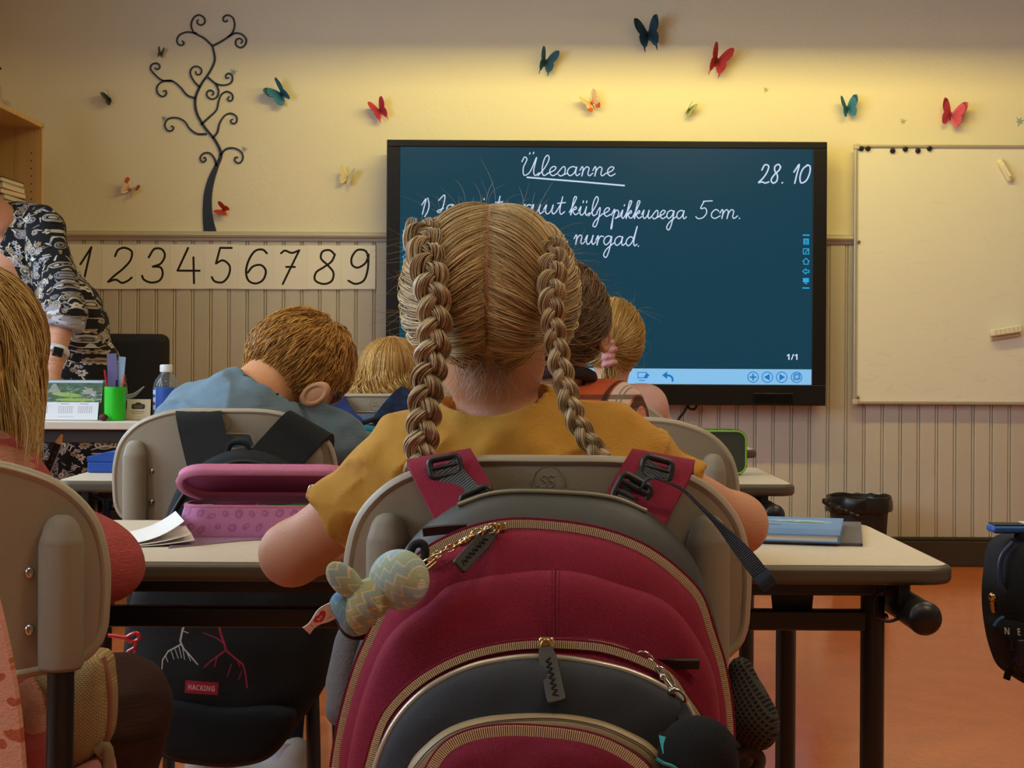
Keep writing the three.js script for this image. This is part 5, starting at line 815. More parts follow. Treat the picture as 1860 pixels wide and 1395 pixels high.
// ---------------------------------------------------------------- plush key rings on the red backpack
{
  const t = thing('plush_bunny', 'pastel chevron plush bunny with a white tag hanging from the red backpack', 'plush toy'), d = 1.36;
  const chev = canvasTex(512, 512, (g, w) => {
    g.fillStyle = '#fff5e4'; g.fillRect(0, 0, w, w);
    for (let j = -1; j < 9; j++) { g.strokeStyle = ['#c8dfc0', '#c4e2d8', '#d1ddb2', '#bcdfe8'][((j % 4) + 4) % 4]; g.lineWidth = 30; g.lineJoin = 'miter'; g.beginPath(); for (let i = -1; i <= 17; i++) { const x = i * w / 16, y = j * 64 + 32 + (i % 2 ? 22 : -22); i < 0 ? g.moveTo(x, y) : g.lineTo(x, y); } g.stroke(); }
  });
  const fur = (tint, rx) => cloth('#ffffff', { map: (() => { const c = rep(chev, 11, 11); c.rotation = rx; return c; })(), color: col(tint), sheenColor: col('#f0eee0'), sheen: 0.5, bumpScale: 0.003, bumpMap: rep(TEX.fine, 40) });
  const A = P(725, 1053, d), B = P(672, 1088, 1.352), C = P(644, 1122, 1.355);
  const m1 = sdf.wob(sdf.ell(A, [0.0262, 0.0270, 0.025]), (x, y, z) => -0.0006 * Math.cos((y - A.y) * 70));
  part(t, 'rump', meshSDF(m1, [A.x - 0.035, A.y - 0.035, A.z - 0.035], [A.x + 0.035, A.y + 0.035, A.z + 0.035], 0.0028), fur('#ffffff', 0.5), 'round green and cream chevron rump');
  const m2 = sdf.wob(sdf.uni([sdf.ell(B, [0.021, 0.018, 0.018], [0, 0, 0.5]), sdf.ell(C, [0.0145, 0.0165, 0.016], [0, 0, 0.5])], 0.014), (x, y, z) => 0.0011 * Math.sin((x + y * 0.5) * 520) * smooth(C.x + 0.008, B.x, x) * smooth(B.x + 0.03, B.x + 0.005, x));
  part(t, 'body', meshSDF(m2, [C.x - 0.03, C.y - 0.03, B.z - 0.03], [B.x + 0.035, B.y + 0.035, B.z + 0.03], 0.0025), fur('#fff1d2', 1.2), 'gathered chevron body');
  const e0 = P(650, 1078, 1.35), e1 = P(602, 1030, 1.335), em = e0.clone().lerp(e1, 0.5), ear = sdf.ell(em, [0.0205, 0.0122, 0.006], [0.1, 0.2, -0.82]);
  part(t, 'ear', meshSDF(ear, [em.x - 0.03, em.y - 0.03, em.z - 0.02], [em.x + 0.03, em.y + 0.03, em.z + 0.02], 0.0022), fur('#fffbe8', 0.9));
  const sn = P(622, 1096, 1.352), hm = sdf.uni([sdf.ell(sn, [0.011, 0.011, 0.011]), sdf.ell(P(632, 1124, 1.35), [0.0085, 0.017, 0.011], [0, 0, 0.5])], 0.008);
  part(t, 'head', meshSDF(hm, [sn.x - 0.02, sn.y - 0.035, sn.z - 0.02], [sn.x + 0.025, sn.y + 0.02, sn.z + 0.02], 0.0022), fur('#a9cdf5', 0.3), 'pale blue chevron head');
  const tagT = canvasTex(256, 160, (g, w, h) => { g.fillStyle = '#f4ece8'; g.fillRect(0, 0, w, h); g.save(); g.translate(120, 78); g.rotate(-0.2); g.fillStyle = '#d23f4c'; g.beginPath(); g.moveTo(0, 52); g.bezierCurveTo(-80, 0, -62, -62, -18, -52); g.quadraticCurveTo(0, -46, 0, -26); g.quadraticCurveTo(0, -46, 18, -52); g.bezierCurveTo(62, -62, 80, 0, 0, 52); g.fill(); g.fillStyle = '#f4ece8'; g.font = 'bold 50px sans-serif'; g.fillText('ty', -24, 12); g.restore(); g.fillStyle = '#d98a92'; g.fillRect(196, 40, 8, 70); g.fillStyle = '#c9606c'; g.fillRect(30, 120, 40, 5); });
  const ta = P(606, 1108, 1.35), tb = P(556, 1146, 1.345), tg = ribbon([ta, ta.clone().lerp(tb, 0.4).add(V(-0.001, 0.0015, 0)), tb], 0.0165, V(0.65, 0.75, 0), 0.0008, 14);
  { const uv = tg.attributes.uv, L = ta.distanceTo(tb); for (let i = 0; i < uv.count; i++) uv.setXY(i, uv.getY(i) / L, uv.getX(i) / 0.0165); }
  part(t, 'sewn_tag', tg, std(0xffffff, 0.7, { map: tagT }), 'white tag with a red heart mark');
  const path = curve(out([[768, 1030], [778, 1018], [800, 1003], [818, 994], [840, 984], [862, 970], [884, 962], [903, 957]], 1.405).map((p, i) => { p.z += 0.012 * Math.sin(i / 7 * Math.PI); return p; }));
  for (let i = 0; i < 11; i++) { const p = path.getPointAt((i + 1) / 12); part(t, 'chain_link', link(p, i === 1 ? 0.0075 : i > 7 ? 0.0042 : 0.0033, i === 1 ? 0.0013 : 0.001, [i % 2 ? 1.3 : 0.2, 0, 0.5]), i % 3 ? gold : silver); }
  part(t, 'clasp', join([rod(path.getPointAt(0.52), path.getPointAt(0.68), 0.0028, 10), rod(P(768, 1034, 1.385), P(790, 1016, 1.39), 0.0014, 8), rod(P(771, 1039, 1.385), P(793, 1021, 1.39), 0.0014, 8), ball(path.getPointAt(0.62), 0.004)]), gold, 'gold swivel clasp');
  const loop = V(); part(t, 'loop_ribbon', tube(out([[742, 1012], [752, 990], [768, 988], [772, 1010], [762, 1030]], 1.40), 0.004, 24, 8), std(col('#0d0c0c'), 0.8));
}
{
  const t = thing('plush_cat', 'black plush cat charm with teal ear linings on the red backpack', 'plush toy'), c = P(1268, 1374, 1.275), black = cloth('#050506', { sheen: 0.1, bumpScale: 0.004, bumpMap: rep(TEX.fine, 40) }), teal = phys(col('#2f9fa3'), 0.35);
  const f = sdf.uni([sdf.ell(c, [0.0335, 0.0335, 0.03]), sdf.ell(V(c.x, c.y - 0.04, c.z), [0.026, 0.03, 0.022])], 0.02);
  part(t, 'body', meshSDF(f, [c.x - 0.05, c.y - 0.085, c.z - 0.045], [c.x + 0.05, c.y + 0.05, c.z + 0.045], 0.004), black);
  for (const [s, px, py] of [[-1, 1196, 1340], [1, 1326, 1338]]) { const tip = P(px, py - 6, 1.275), base = V(c.x + s * 0.024, c.y + 0.012, c.z); const g = rod(base, tip, 0.012, 14, 0.002); part(t, 'ear', g, black); const a = tip.clone().add(V(0, 0, 0.003)), b = P(px + (s < 0 ? 26 : -2), py + 2, 1.265), e = P(px + (s < 0 ? 8 : -8), py + 30, 1.262); const tri = new THREE.BufferGeometry(); const q = [a, b, e]; const back = q.map((v) => v.clone().add(V(0, 0, -0.003))); const pos = []; for (const [i, j, k] of [[0, 1, 2]]) { for (const v of [q[0], q[2], q[1], back[0], back[1], back[2], q[0], q[1], back[1], q[0], back[1], back[0], q[1], q[2], back[2], q[1], back[2], back[1], q[2], q[0], back[0], q[2], back[0], back[2]]) pos.push(v.x, v.y, v.z); } tri.setAttribute('position', new THREE.Float32BufferAttribute(pos, 3)); tri.computeVertexNormals(); part(t, 'ear_lining', tri, new THREE.MeshPhysicalMaterial({ color: teal.color, roughness: 0.3, side: THREE.DoubleSide }), 'shiny teal ear lining'); }
  part(t, 'collar', tube(out([[1192, 1378], [1205, 1386], [1222, 1392], [1236, 1402]], 1.25), 0.0016, 18, 6), teal);
  part(t, 'strap', ribbon(out([[1233, 1278, 1.325], [1243, 1300, 1.31], [1256, 1325, 1.29]]), 0.011, V(1, 0.4, 0), 0.002, 14), std(col('#0d0d0e'), 0.8));
  const ks = [[1172, 1198, 0.006, 0.2], [1184, 1203, 0.0042, 1.2], [1192, 1212, 0.0036, 0.3]]; for (const [x, y, r, k] of ks) part(t, 'chain_link', link(P(x, y, 1.342), r, 0.0011, [k, 0, -0.7]), silver);
  part(t, 'clasp', join([rod(P(1192, 1212, 1.338), P(1224, 1256, 1.328), 0.0024, 10), tube(out([[1196, 1210], [1210, 1218], [1226, 1244], [1228, 1256]], 1.334), 0.0013, 20, 6), ball(P(1204, 1229, 1.333), 0.0035), ball(P(1222, 1256, 1.327), 0.0042), link(P(1230, 1268, 1.325), 0.0066, 0.0013, [0.3, 0.2, -0.9])]), silver, 'silver lobster clasp');
}
// ---------------------------------------------------------------- black backpack on the boy's chair
{
  const t = thing('black_backpack', 'black backpack with lightning print and a red word patch', 'backpack'), black = cloth('#0b0b0c', { sheen: 0.15, bumpMap: rep(TEX.weave, 14), bumpScale: 0.001 });
  const g = puff(out([[292, 960], [325, 882], [372, 838], [430, 817], [490, 828], [545, 862], [585, 930], [604, 1050], [604, 1180], [590, 1245], [540, 1318], [492, 1375], [440, 1392], [360, 1390], [290, 1372], [240, 1300], [228, 1180], [245, 1060]], 2.79), P(415, 1120, 2.79), 0.085, { n: 2.4, rim: 0.06, rings: 24, around: 140, wob: 0.008, wf: 12 });
  const X0 = P(205, 1100, 2.71).x, X1 = P(610, 1100, 2.71).x, Y1 = P(400, 800, 2.71).y, Y0 = P(400, 1400, 2.71).y, p = g.attributes.position, uv = g.attributes.uv;
  for (let i = 0; i < p.count; i++) uv.setXY(i, (p.getX(i) - X0) / (X1 - X0), (p.getY(i) - Y0) / (Y1 - Y0));
  const art = canvasTex(1013, 1500, (c, w, h) => {
    c.fillStyle = '#090a0d'; c.fillRect(0, 0, w, h); const k = w / 405, X = (x) => (x - 205) * k, Y = (y) => (y - 800) * k; c.lineCap = 'round';
    const bolt = (pts, col2, lw) => { c.strokeStyle = col2; for (let i = 0; i < pts.length - 1; i++) { c.lineWidth = lw * k * (1 - 0.5 * i / pts.length); c.beginPath(); c.moveTo(X(pts[i][0]), Y(pts[i][1])); c.lineTo(X(pts[i + 1][0]), Y(pts[i + 1][1])); c.stroke(); } };
    const wh = '#b9b6ae', rd = '#a3243f';
    bolt([[346, 1100], [331, 1146], [327, 1165], [333, 1178], [345, 1190], [360, 1206]], wh, 4); bolt([[327, 1172], [305, 1184], [295, 1200], [293, 1230]], wh, 3); bolt([[330, 1146], [342, 1150]], wh, 2);
    for (const q of [[[332, 1180], [336, 1198]], [[325, 1176], [330, 1195]], [[318, 1180], [324, 1196]], [[311, 1184], [316, 1198]], [[340, 1186], [347, 1200]], [[300, 1192], [305, 1203]]]) bolt(q, wh, 1.6);
    bolt([[392, 1100], [401, 1146], [410, 1172], [412, 1180], [430, 1196], [442, 1206], [446, 1222], [449, 1249]], rd, 4.5); bolt([[411, 1180], [395, 1192], [384, 1200], [372, 1211]], rd, 3); bolt([[408, 1168], [395, 1158], [370, 1149]], rd, 2.4); bolt([[432, 1197], [436, 1210]], rd, 2); bolt([[421, 1206], [414, 1228]], rd, 1.8); bolt([[440, 1218], [434, 1234]], rd, 1.6); bolt([[396, 1190], [391, 1210]], rd, 2);
    c.save(); c.translate(X(367), Y(1249)); c.rotate(0.08); c.fillStyle = '#a01c33'; c.fillRect(-30 * k, -12 * k, 60 * k, 24 * k); c.fillStyle = '#c9bcbc'; c.font = 'bold ' + 14 * k + 'px sans-serif'; c.textAlign = 'center'; c.fillText('HACKING', 0, 5 * k, 50 * k); c.restore();
  });
  art.wrapS = art.wrapT = THREE.ClampToEdgeWrapping;
  const body = part(t, 'body', g, cloth('#ffffff', { map: art, sheen: 0.05, sheenColor: col('#15161c'), bumpMap: rep(TEX.weave, 10) }), 'black body with white and red lightning print');
  part(body, 'zipper', tube(out([[300, 955], [345, 885], [400, 848], [440, 838], [500, 852], [545, 890], [580, 950]], 2.735), 0.004, 40, 6), std(col('#070707'), 0.5));
  part(body, 'front_pocket', puff(out([[262, 1290], [290, 1272], [400, 1285], [500, 1285], [535, 1300], [490, 1372], [440, 1388], [360, 1386], [295, 1368]], 2.712), P(400, 1330, 2.712), 0.018, { n: 3, rim: 0.03, rings: 12, around: 90 }), cloth('#06070a', { sheen: 0.05 }));
  const strap = (pts, w, side) => part(t, 'shoulder_strap', ribbon(out(pts), w, side, 0.012, 40), black);
  strap([[372, 800, 2.97], [362, 768, 2.955], [360, 752, 2.93], [360, 750, 2.90], [362, 760, 2.875], [370, 795, 2.85], [384, 850, 2.81]], 0.083, V(1, 0.02, 0));
  strap([[560, 830, 2.97], [566, 792, 2.955], [566, 776, 2.93], [562, 772, 2.90], [550, 780, 2.872], [520, 812, 2.85], [486, 850, 2.81]], 0.09, V(0.9, -0.5, 0));
  part(t, 'haul_loop', tube(out([[412, 826], [420, 806], [446, 806], [456, 828]], 2.80), 0.005, 24, 8), black);
}
{ // red cord charm clipped to the black backpack
  const t = scene.getObjectByName('black_backpack'), m = phys(col('#c01f2c'), 0.2, { clearcoat: 1 }), d = 2.66;
  part(t, 'red_clip', tube(out([[196, 1154], [214, 1156], [228, 1158], [240, 1152], [250, 1150], [252, 1160], [240, 1166], [228, 1160]], d), 0.0035, 40, 8), m); part(t, 'red_cord', tube(out([[248, 1164], [244, 1176], [232, 1184], [226, 1196], [205, 1202], [186, 1206]], d), 0.003, 40, 8), m); part(t, 'red_cord', tube(out([[246, 1180], [242, 1196], [243, 1208], [230, 1222], [220, 1234]], d), 0.0022, 30, 8), m);
}
// ---------------------------------------------------------------- galaxy bag on the front-row chair
const galaxyTex = canvasTex(512, 512, (g, w) => { g.fillStyle = '#16234f'; g.fillRect(0, 0, w, w); for (let i = 0; i < 160; i++) { const x = rnd() * w, y = rnd() * w, r = rr(20, 70), gr = g.createRadialGradient(x, y, 0, x, y, r); gr.addColorStop(0, ['rgba(40,110,190,0.35)', 'rgba(80,40,120,0.3)', 'rgba(10,12,35,0.4)', 'rgba(20,130,160,0.3)'][i % 4]); gr.addColorStop(1, 'rgba(0,0,0,0)'); g.fillStyle = gr; g.fillRect(x - r, y - r, 2 * r, 2 * r); } for (let i = 0; i < 120; i++) { g.fillStyle = 'rgba(210,225,255,0.7)'; g.fillRect(rnd() * w, rnd() * w, 2, 2); } });
{
  const t = thing('galaxy_bag', 'galaxy blue bag with teal trim hung on the front-row chair', 'bag'), gal = cloth('#ffffff', { map: rep(galaxyTex, 5), sheenColor: col('#31508f') }), teal = cloth('#1c7f8f'), blk = cloth('#121417');
  part(t, 'body', puff(out([[615, 800], [640, 781], [680, 772], [730, 776], [775, 792], [800, 850], [810, 950], [770, 1010], [690, 1020], [610, 1000], [590, 900]], 3.93), P(700, 890, 3.93), 0.08, { n: 2.4, rim: 0.05, rings: 16, around: 90 }), blk);
  part(t, 'teal_trim', tube(out([[622, 786], [650, 779], [690, 784], [720, 800], [745, 830]], 3.87), 0.010, 30, 8), teal); part(t, 'zip_edge', tube(out([[640, 772], [665, 766], [690, 760], [700, 768], [720, 778]], 3.90), 0.006, 30, 8), blk);
  part(t, 'shoulder_strap', ribbon(out([[755, 745, 4.09], [752, 724, 4.07], [745, 718, 4.03], [730, 728, 4.0], [712, 748, 3.97], [692, 775, 3.92]]), 0.06, V(0.8, -0.55, 0), 0.014, 30), gal, 'galaxy print strap'); part(t, 'strap_edge', tube(out([[727, 719, 4.02], [712, 733, 3.99], [695, 750, 3.965], [684, 768, 3.93]]), 0.006, 20, 6), teal);
  part(t, 'shoulder_strap', ribbon(out([[600, 755, 4.09], [602, 730, 4.07], [606, 722, 4.03], [614, 734, 4.0], [628, 755, 3.97], [650, 778, 3.92]]), 0.05, V(0.8, 0.5, 0), 0.014, 30), cloth('#ffffff', { map: rep(galaxyTex, 3), color: col('#8fb8ff') }));
  part(t, 'buckle', rbox(0.04, 0.02, 0.012, 0.004, P(728, 765, 3.95).toArray()), blackMetal);
}
// ---------------------------------------------------------------- black bag across the aisle
{
  const t = thing('aisle_bag', 'black bag with white letters and a blue-rimmed flap hung across the aisle', 'bag'), blk = cloth('#0c0d11', { sheen: 0.4, sheenColor: col('#2c3550') }), D = 2.06;
  part(t, 'body', puff(out([[1858, 976], [1832, 984], [1816, 1006], [1811, 1045], [1808, 1080], [1810, 1130], [1822, 1190], [1840, 1228], [1875, 1246], [1940, 1246], [1985, 1215], [2000, 1120], [1990, 1020], [1960, 980], [1905, 968]], D), P(1905, 1105, D), 0.05, { n: 2.8, rim: 0.06, rings: 18, around: 100 }), blk);
  part(t, 'mesh_pocket_rim', tube(out([[1840, 985], [1820, 1010], [1816, 1045], [1824, 1072], [1845, 1084], [1880, 1086], [1930, 1080]], D - 0.025), 0.0035, 40, 8), std(col('#2b3550'), 0.4));
  const pk = part(t, 'front_pocket', puff(out([[1806, 1136], [1818, 1124], [1850, 1119], [1920, 1120], [1985, 1135], [1975, 1200], [1935, 1240], [1875, 1242], [1842, 1222], [1822, 1185]], D - 0.02), P(1900, 1180, D - 0.02), 0.035, { n: 3, rim: 0.04, rings: 14, around: 90 }), (() => {
    const tx = canvasTex(512, 256, (g, w, h) => { g.fillStyle = '#0c0d11'; g.fillRect(0, 0, w, h); g.fillStyle = '#d6d3cc'; g.font = 'bold 34px sans-serif'; ['N', 'E', 'W'].forEach((c, i) => g.fillText(c, 34 + i * 58, 62)); g.fillStyle = '#33323a'; g.font = 'bold 52px sans-serif'; g.fillText('L E V', 60, 120, 150); g.fillStyle = '#2d2f66'; g.fillRect(84, 132, 40, 34); g.fillStyle = '#3b3234'; g.fillRect(96, 176, 70, 30); });
    tx.wrapS = tx.wrapT = THREE.ClampToEdgeWrapping; return cloth('#ffffff', { map: tx, sheenColor: col('#20242e') });
  })());
  { const g = pk.geometry, p = g.attributes.position, uv = g.attributes.uv, a = P(1806, 1245, D - 0.03), b = P(1985, 1119, D - 0.03); for (let i = 0; i < p.count; i++) uv.setXY(i, (p.getX(i) - a.x) / (b.x - a.x), (p.getY(i) - a.y) / (b.y - a.y)); }
  part(pk, 'piping', tube(out([[1806, 1138], [1818, 1124], [1850, 1119], [1920, 1120], [1985, 1135]], D - 0.022), 0.0032, 40, 8), std(col('#2d5a86'), 0.35));
  part(pk, 'zip_badge', rbox(0.011, 0.034, 0.006, 0.005, P(1855, 1185, D - 0.062).toArray(), 3), std(col('#1a1c24'), 0.3));
  const fl = P(1842, 960, D); part(t, 'flap', rbox(0.11, 0.011, 0.035, 0.005, [fl.x + 0.022, fl.y, -D], 3), std(col('#1d5cab'), 0.4), 'blue rimmed flap'); part(t, 'flap_lining', rbox(0.105, 0.002, 0.03, 0.001, [fl.x + 0.022, fl.y + 0.006, -D]), std(col('#1b1a1c'), 0.6));
  single('paper_slip', box(0.07, 0.0015, 0.026, [fl.x + 0.045, fl.y + 0.0079, -D]), std(col('#d8d0c0'), 0.9), 'white paper slip lying on the blue-rimmed bag flap', 'paper');
  part(t, 'handle', tube(out([[1850, 968], [1858, 978], [1866, 990]], D - 0.01), 0.008, 16, 8), blk); part(t, 'charm', join([ball(P(1803, 1084, D - 0.03), 0.0055), rod(P(1803, 1090, D - 0.03), P(1806, 1110, D - 0.02), 0.004, 8)]), gold, 'small gold charm'); part(t, 'bottom_toggle', tube(out([[1842, 1214], [1832, 1222], [1828, 1234]], D - 0.02), 0.005, 14, 8), blk);
  part(t, 'hanging_loop', tube([P(1905, 976, D), V(0.77, 0.70, -D), V(0.84, 0.678, -D), V(0.875, 0.672, -D), V(0.902, 0.655, -D), V(0.895, 0.618, -D), V(0.86, 0.612, -D), V(0.80, 0.64, -D - 0.01), P(1940, 985, D)], 0.006, 40, 8), blk);
}
// ---------------------------------------------------------------- people: helpers
function handParts(w, dir, palm, s = 1, curl = 0.5, mirror = 1) {   // wrist, pointing direction, palm-facing normal; capsules for palm, fingers and thumb
  const f = dir.clone().normalize(), n = palm.clone().addScaledVector(f, -palm.dot(f)).normalize(), r = f.clone().cross(n).multiplyScalar(mirror), L = [], at = (a, b, c) => w.clone().addScaledVector(f, a * s).addScaledVector(r, b * s).addScaledVector(n, c * s);
  for (const b of [-0.024, -0.008, 0.008, 0.024]) L.push(sdf.cap(at(0.01, b * 0.6, 0), at(0.07, b, 0.002), 0.0125 * s, 0.0105 * s));
  const fl = [0.058, 0.068, 0.064, 0.05];
  [-0.027, -0.009, 0.009, 0.026].forEach((b, i) => { const l = fl[i], a0 = at(0.075, b, 0.002), a1 = at(0.075 + l * 0.45, b * 1.08, 0.004 + curl * 0.012), a2 = at(0.075 + l * (0.8 - curl * 0.15), b * 1.1, 0.008 + curl * 0.034), a3 = at(0.075 + l * (1 - curl * 0.4), b * 1.1, 0.012 + curl * 0.052); L.push(sdf.cap(a0, a1, 0.0088 * s, 0.008 * s), sdf.cap(a1, a2, 0.008 * s, 0.0074 * s), sdf.cap(a2, a3, 0.0074 * s, 0.006 * s)); });
  L.push(sdf.cap(at(0.02, -0.024, 0.006), at(0.05, -0.045, 0.016), 0.0115 * s, 0.0095 * s), sdf.cap(at(0.05, -0.045, 0.016), at(0.078, -0.047, 0.026), 0.0095 * s, 0.0075 * s));
  return sdf.uni(L, 0.006);
}
function headParts(c, s, look, mk = 1) {   // skull, jaw, nose, ears, brow; look = unit direction of the face
  const f = look.clone().normalize(), r = f.clone().cross(V(0, 1, 0)).normalize(), u = r.clone().cross(f).normalize(), at = (a, b, d) => c.clone().addScaledVector(f, a * s).addScaledVector(u, b * s).addScaledVector(r, d * s), rot = new THREE.Euler().setFromRotationMatrix(new THREE.Matrix4().makeBasis(r, u, f.clone().negate())), e = [rot.x, rot.y, rot.z];
  return { at, fn: [sdf.ell(at(-0.008, 0.02, 0), [0.077 * s, 0.088 * s, 0.09 * s], e), sdf.ell(at(0.028, -0.042, 0), [0.055 * s, 0.06 * s, 0.056 * s], e), sdf.cap(at(0.08, 0.0, 0), at(0.096, -0.022, 0), 0.006 * s, 0.011 * s), sdf.ell(at(0.079, -0.055, 0), [0.02 * s, 0.008 * s, 0.008 * s], e)], e, r, u, f };
}
function earGeo(c, s, rx, tilt) { const outer = new THREE.TorusGeometry(0.017 * s, 0.0055 * s, 10, 28); outer.scale(0.72, 1.15, 1); const inn = new THREE.SphereGeometry(0.016 * s, 14, 10); inn.scale(0.7, 1.1, 0.25); const g = join([outer, inn]); g.rotateZ(tilt); g.rotateY(rx); g.translate(c.x, c.y, c.z); return g; }
function face(parent, h, s, hair) {
  const white = std(col('#e9e4dc'), 0.3), iris = std(col('#3f5566'), 0.25), lip = std(col('#b2685c'), 0.5);
  for (const k of [-1, 1]) { const e = part(parent, 'eye', ball(h.at(0.073, 0.012, k * 0.03), 0.011 * s), white); part(e, 'iris', ball(h.at(0.081, 0.011, k * 0.03), 0.0055 * s), iris); part(parent, 'eyebrow', tube([h.at(0.077, 0.032, k * 0.016), h.at(0.08, 0.036, k * 0.03), h.at(0.07, 0.031, k * 0.046)], 0.0028 * s, 10, 6), std(col(hair), 0.8)); }
  part(parent, 'mouth', tube([h.at(0.077, -0.053, -0.02), h.at(0.087, -0.056, 0), h.at(0.077, -0.053, 0.02)], 0.003 * s, 12, 6), lip);
}
const dirOf = (az, el) => V(Math.sin(az) * Math.cos(el), Math.sin(el), Math.cos(az) * Math.cos(el));   // az 0 looks at the camera side
const D2R = Math.PI / 180;
function onHead(c, R, v, off = 0) { return V(c.x + v.x * (R[0] + off), c.y + v.y * (R[1] + off), c.z + v.z * (R[2] + off)); }
function slerpDir(a, b, t) { const w = Math.acos(clamp(a.dot(b), -1, 1)); if (w < 1e-4) return a.clone(); return a.clone().multiplyScalar(Math.sin((1 - t) * w) / Math.sin(w)).addScaledVector(b, Math.sin(t * w) / Math.sin(w)); }
function combed(c, R, a, b, n, lift, off, jit = 0) { const pts = [], j1 = rr(-jit, jit), j2 = rnd() * 9; for (let i = 0; i <= n; i++) { const t = i / n, v = slerpDir(a, b, t); v.y += j1 * Math.sin(Math.PI * t) + jit * 0.35 * N3(t * 3, j2, 4) ; v.normalize(); pts.push(onHead(c, R, v, off + lift * Math.sin(Math.PI * t))); } return pts; }
function braidStrands(centre, period, amp, rad, cols, per = 70, segs = 110) {
  const c = curve(centre), L = c.getLength(), list = [];
  for (let k = 0; k < 3; k++) for (let s = 0; s < per; s++) {
    const rr0 = Math.pow(rnd(), 0.35), an = rnd() * 6.283, tw = rr(0.3, 0.6), pts = [], co = mixHair(cols);
    for (let i = 0; i <= segs; i++) {
      const t = i / segs, p = c.getPointAt(t), tg = c.getTangentAt(t), sx = V(1, 0, 0).addScaledVector(tg, -tg.x).normalize(), sz = tg.clone().cross(sx).normalize(); if (sz.z < 0) sz.negate();
      const th = t * L / period * 6.2832 + k * 2.0944, A = amp(t), r = rad(t), a = an + tw * th;
      pts.push(p.addScaledVector(sx, A * Math.sin(th) + r * rr0 * Math.cos(a)).addScaledVector(sz, A * 0.62 * Math.sin(2 * th) + r * rr0 * 0.8 * Math.sin(a)));
    }
    list.push({ pts, r: rr(0.0007, 0.0011), c: co, tip: 1 });
  }
  return list;
}
function flyaways(c, R, n, cols, len = 0.04, filter = () => true) { const list = []; for (let i = 0; i < n; i++) { const v = V(rr(-1, 1), rr(-0.6, 1), rr(-0.3, 1)).normalize(); if (!filter(v)) continue; const p = onHead(c, R, v, 0.004), d = V(rr(-1, 1), rr(-0.7, 0.6), rr(-0.6, 0.6)).addScaledVector(v, 0.5).normalize(), d2 = V(rr(-1, 1), rr(-1, 0.4), rr(-0.5, 0.5)), l = len * rr(0.3, 1.2), pts = []; for (let k = 0; k <= 6; k++) { const t = k / 6; pts.push(p.clone().addScaledVector(d, l * t).addScaledVector(d2, l * 0.5 * t * t)); } list.push({ pts, r: 0.00017, c: mixHair(cols), tip: 0.1 }); } return list; }
function person(label) { return thing('person', label, 'person'); }
const lowHi = (pts, m) => [[Math.min(...pts.map((p) => p.x)) - m, Math.min(...pts.map((p) => p.y)) - m, Math.min(...pts.map((p) => p.z)) - m], [Math.max(...pts.map((p) => p.x)) + m, Math.max(...pts.map((p) => p.y)) + m, Math.max(...pts.map((p) => p.z)) + m]];
function legsFor(hipX, seatY, zHip, zKnee, zFoot, r, gap) { const L = []; for (const s of [-1, 1]) { const h = V(hipX + s * gap, seatY + r, zHip), k = V(hipX + s * gap * 1.15, seatY + r, zKnee), a = V(hipX + s * gap * 1.1, 0.075, zFoot); L.push(sdf.cap(h, k, r, r * 0.8), sdf.cap(k, a, r * 0.78, r * 0.5)); } return L; }
function shoe(parent, x, z, yaw, s, mat, sole) { const g = meshSDF(sdf.cut(sdf.uni([sdf.ell(V(0, 0.035, 0.0), [0.036, 0.045, 0.05]), sdf.ell(V(0, 0.028, -0.085), [0.04, 0.034, 0.075]), sdf.cap(V(0, 0.05, 0.02), V(0, 0.085, 0.022), 0.036, 0.034)], 0.03), sdf.plane(V(0, 0.018, 0), V(0, -1, 0))), [-0.06, 0, -0.18], [0.06, 0.13, 0.08], 0.007), g2 = new THREE.ExtrudeGeometry(roundRect(-0.042, 0.042, -0.165, 0.055, 0.04), { depth: 0.016, bevelEnabled: true, bevelSize: 0.002, bevelThickness: 0.002 }); g2.rotateX(-Math.PI / 2); g2.scale(1, 1, -1); g2.rotateY(0); g2.translate(0, 0.002, -0.11); for (const q of [g, g2]) { q.scale(s, s, s); q.rotateY(yaw); q.translate(x, 0, z); } g2.computeVertexNormals(); const m = part(parent, 'shoe', g, mat); part(m, 'sole', g2, sole); return m; }
const solem = std(col('#d8d4cc'), 0.7);
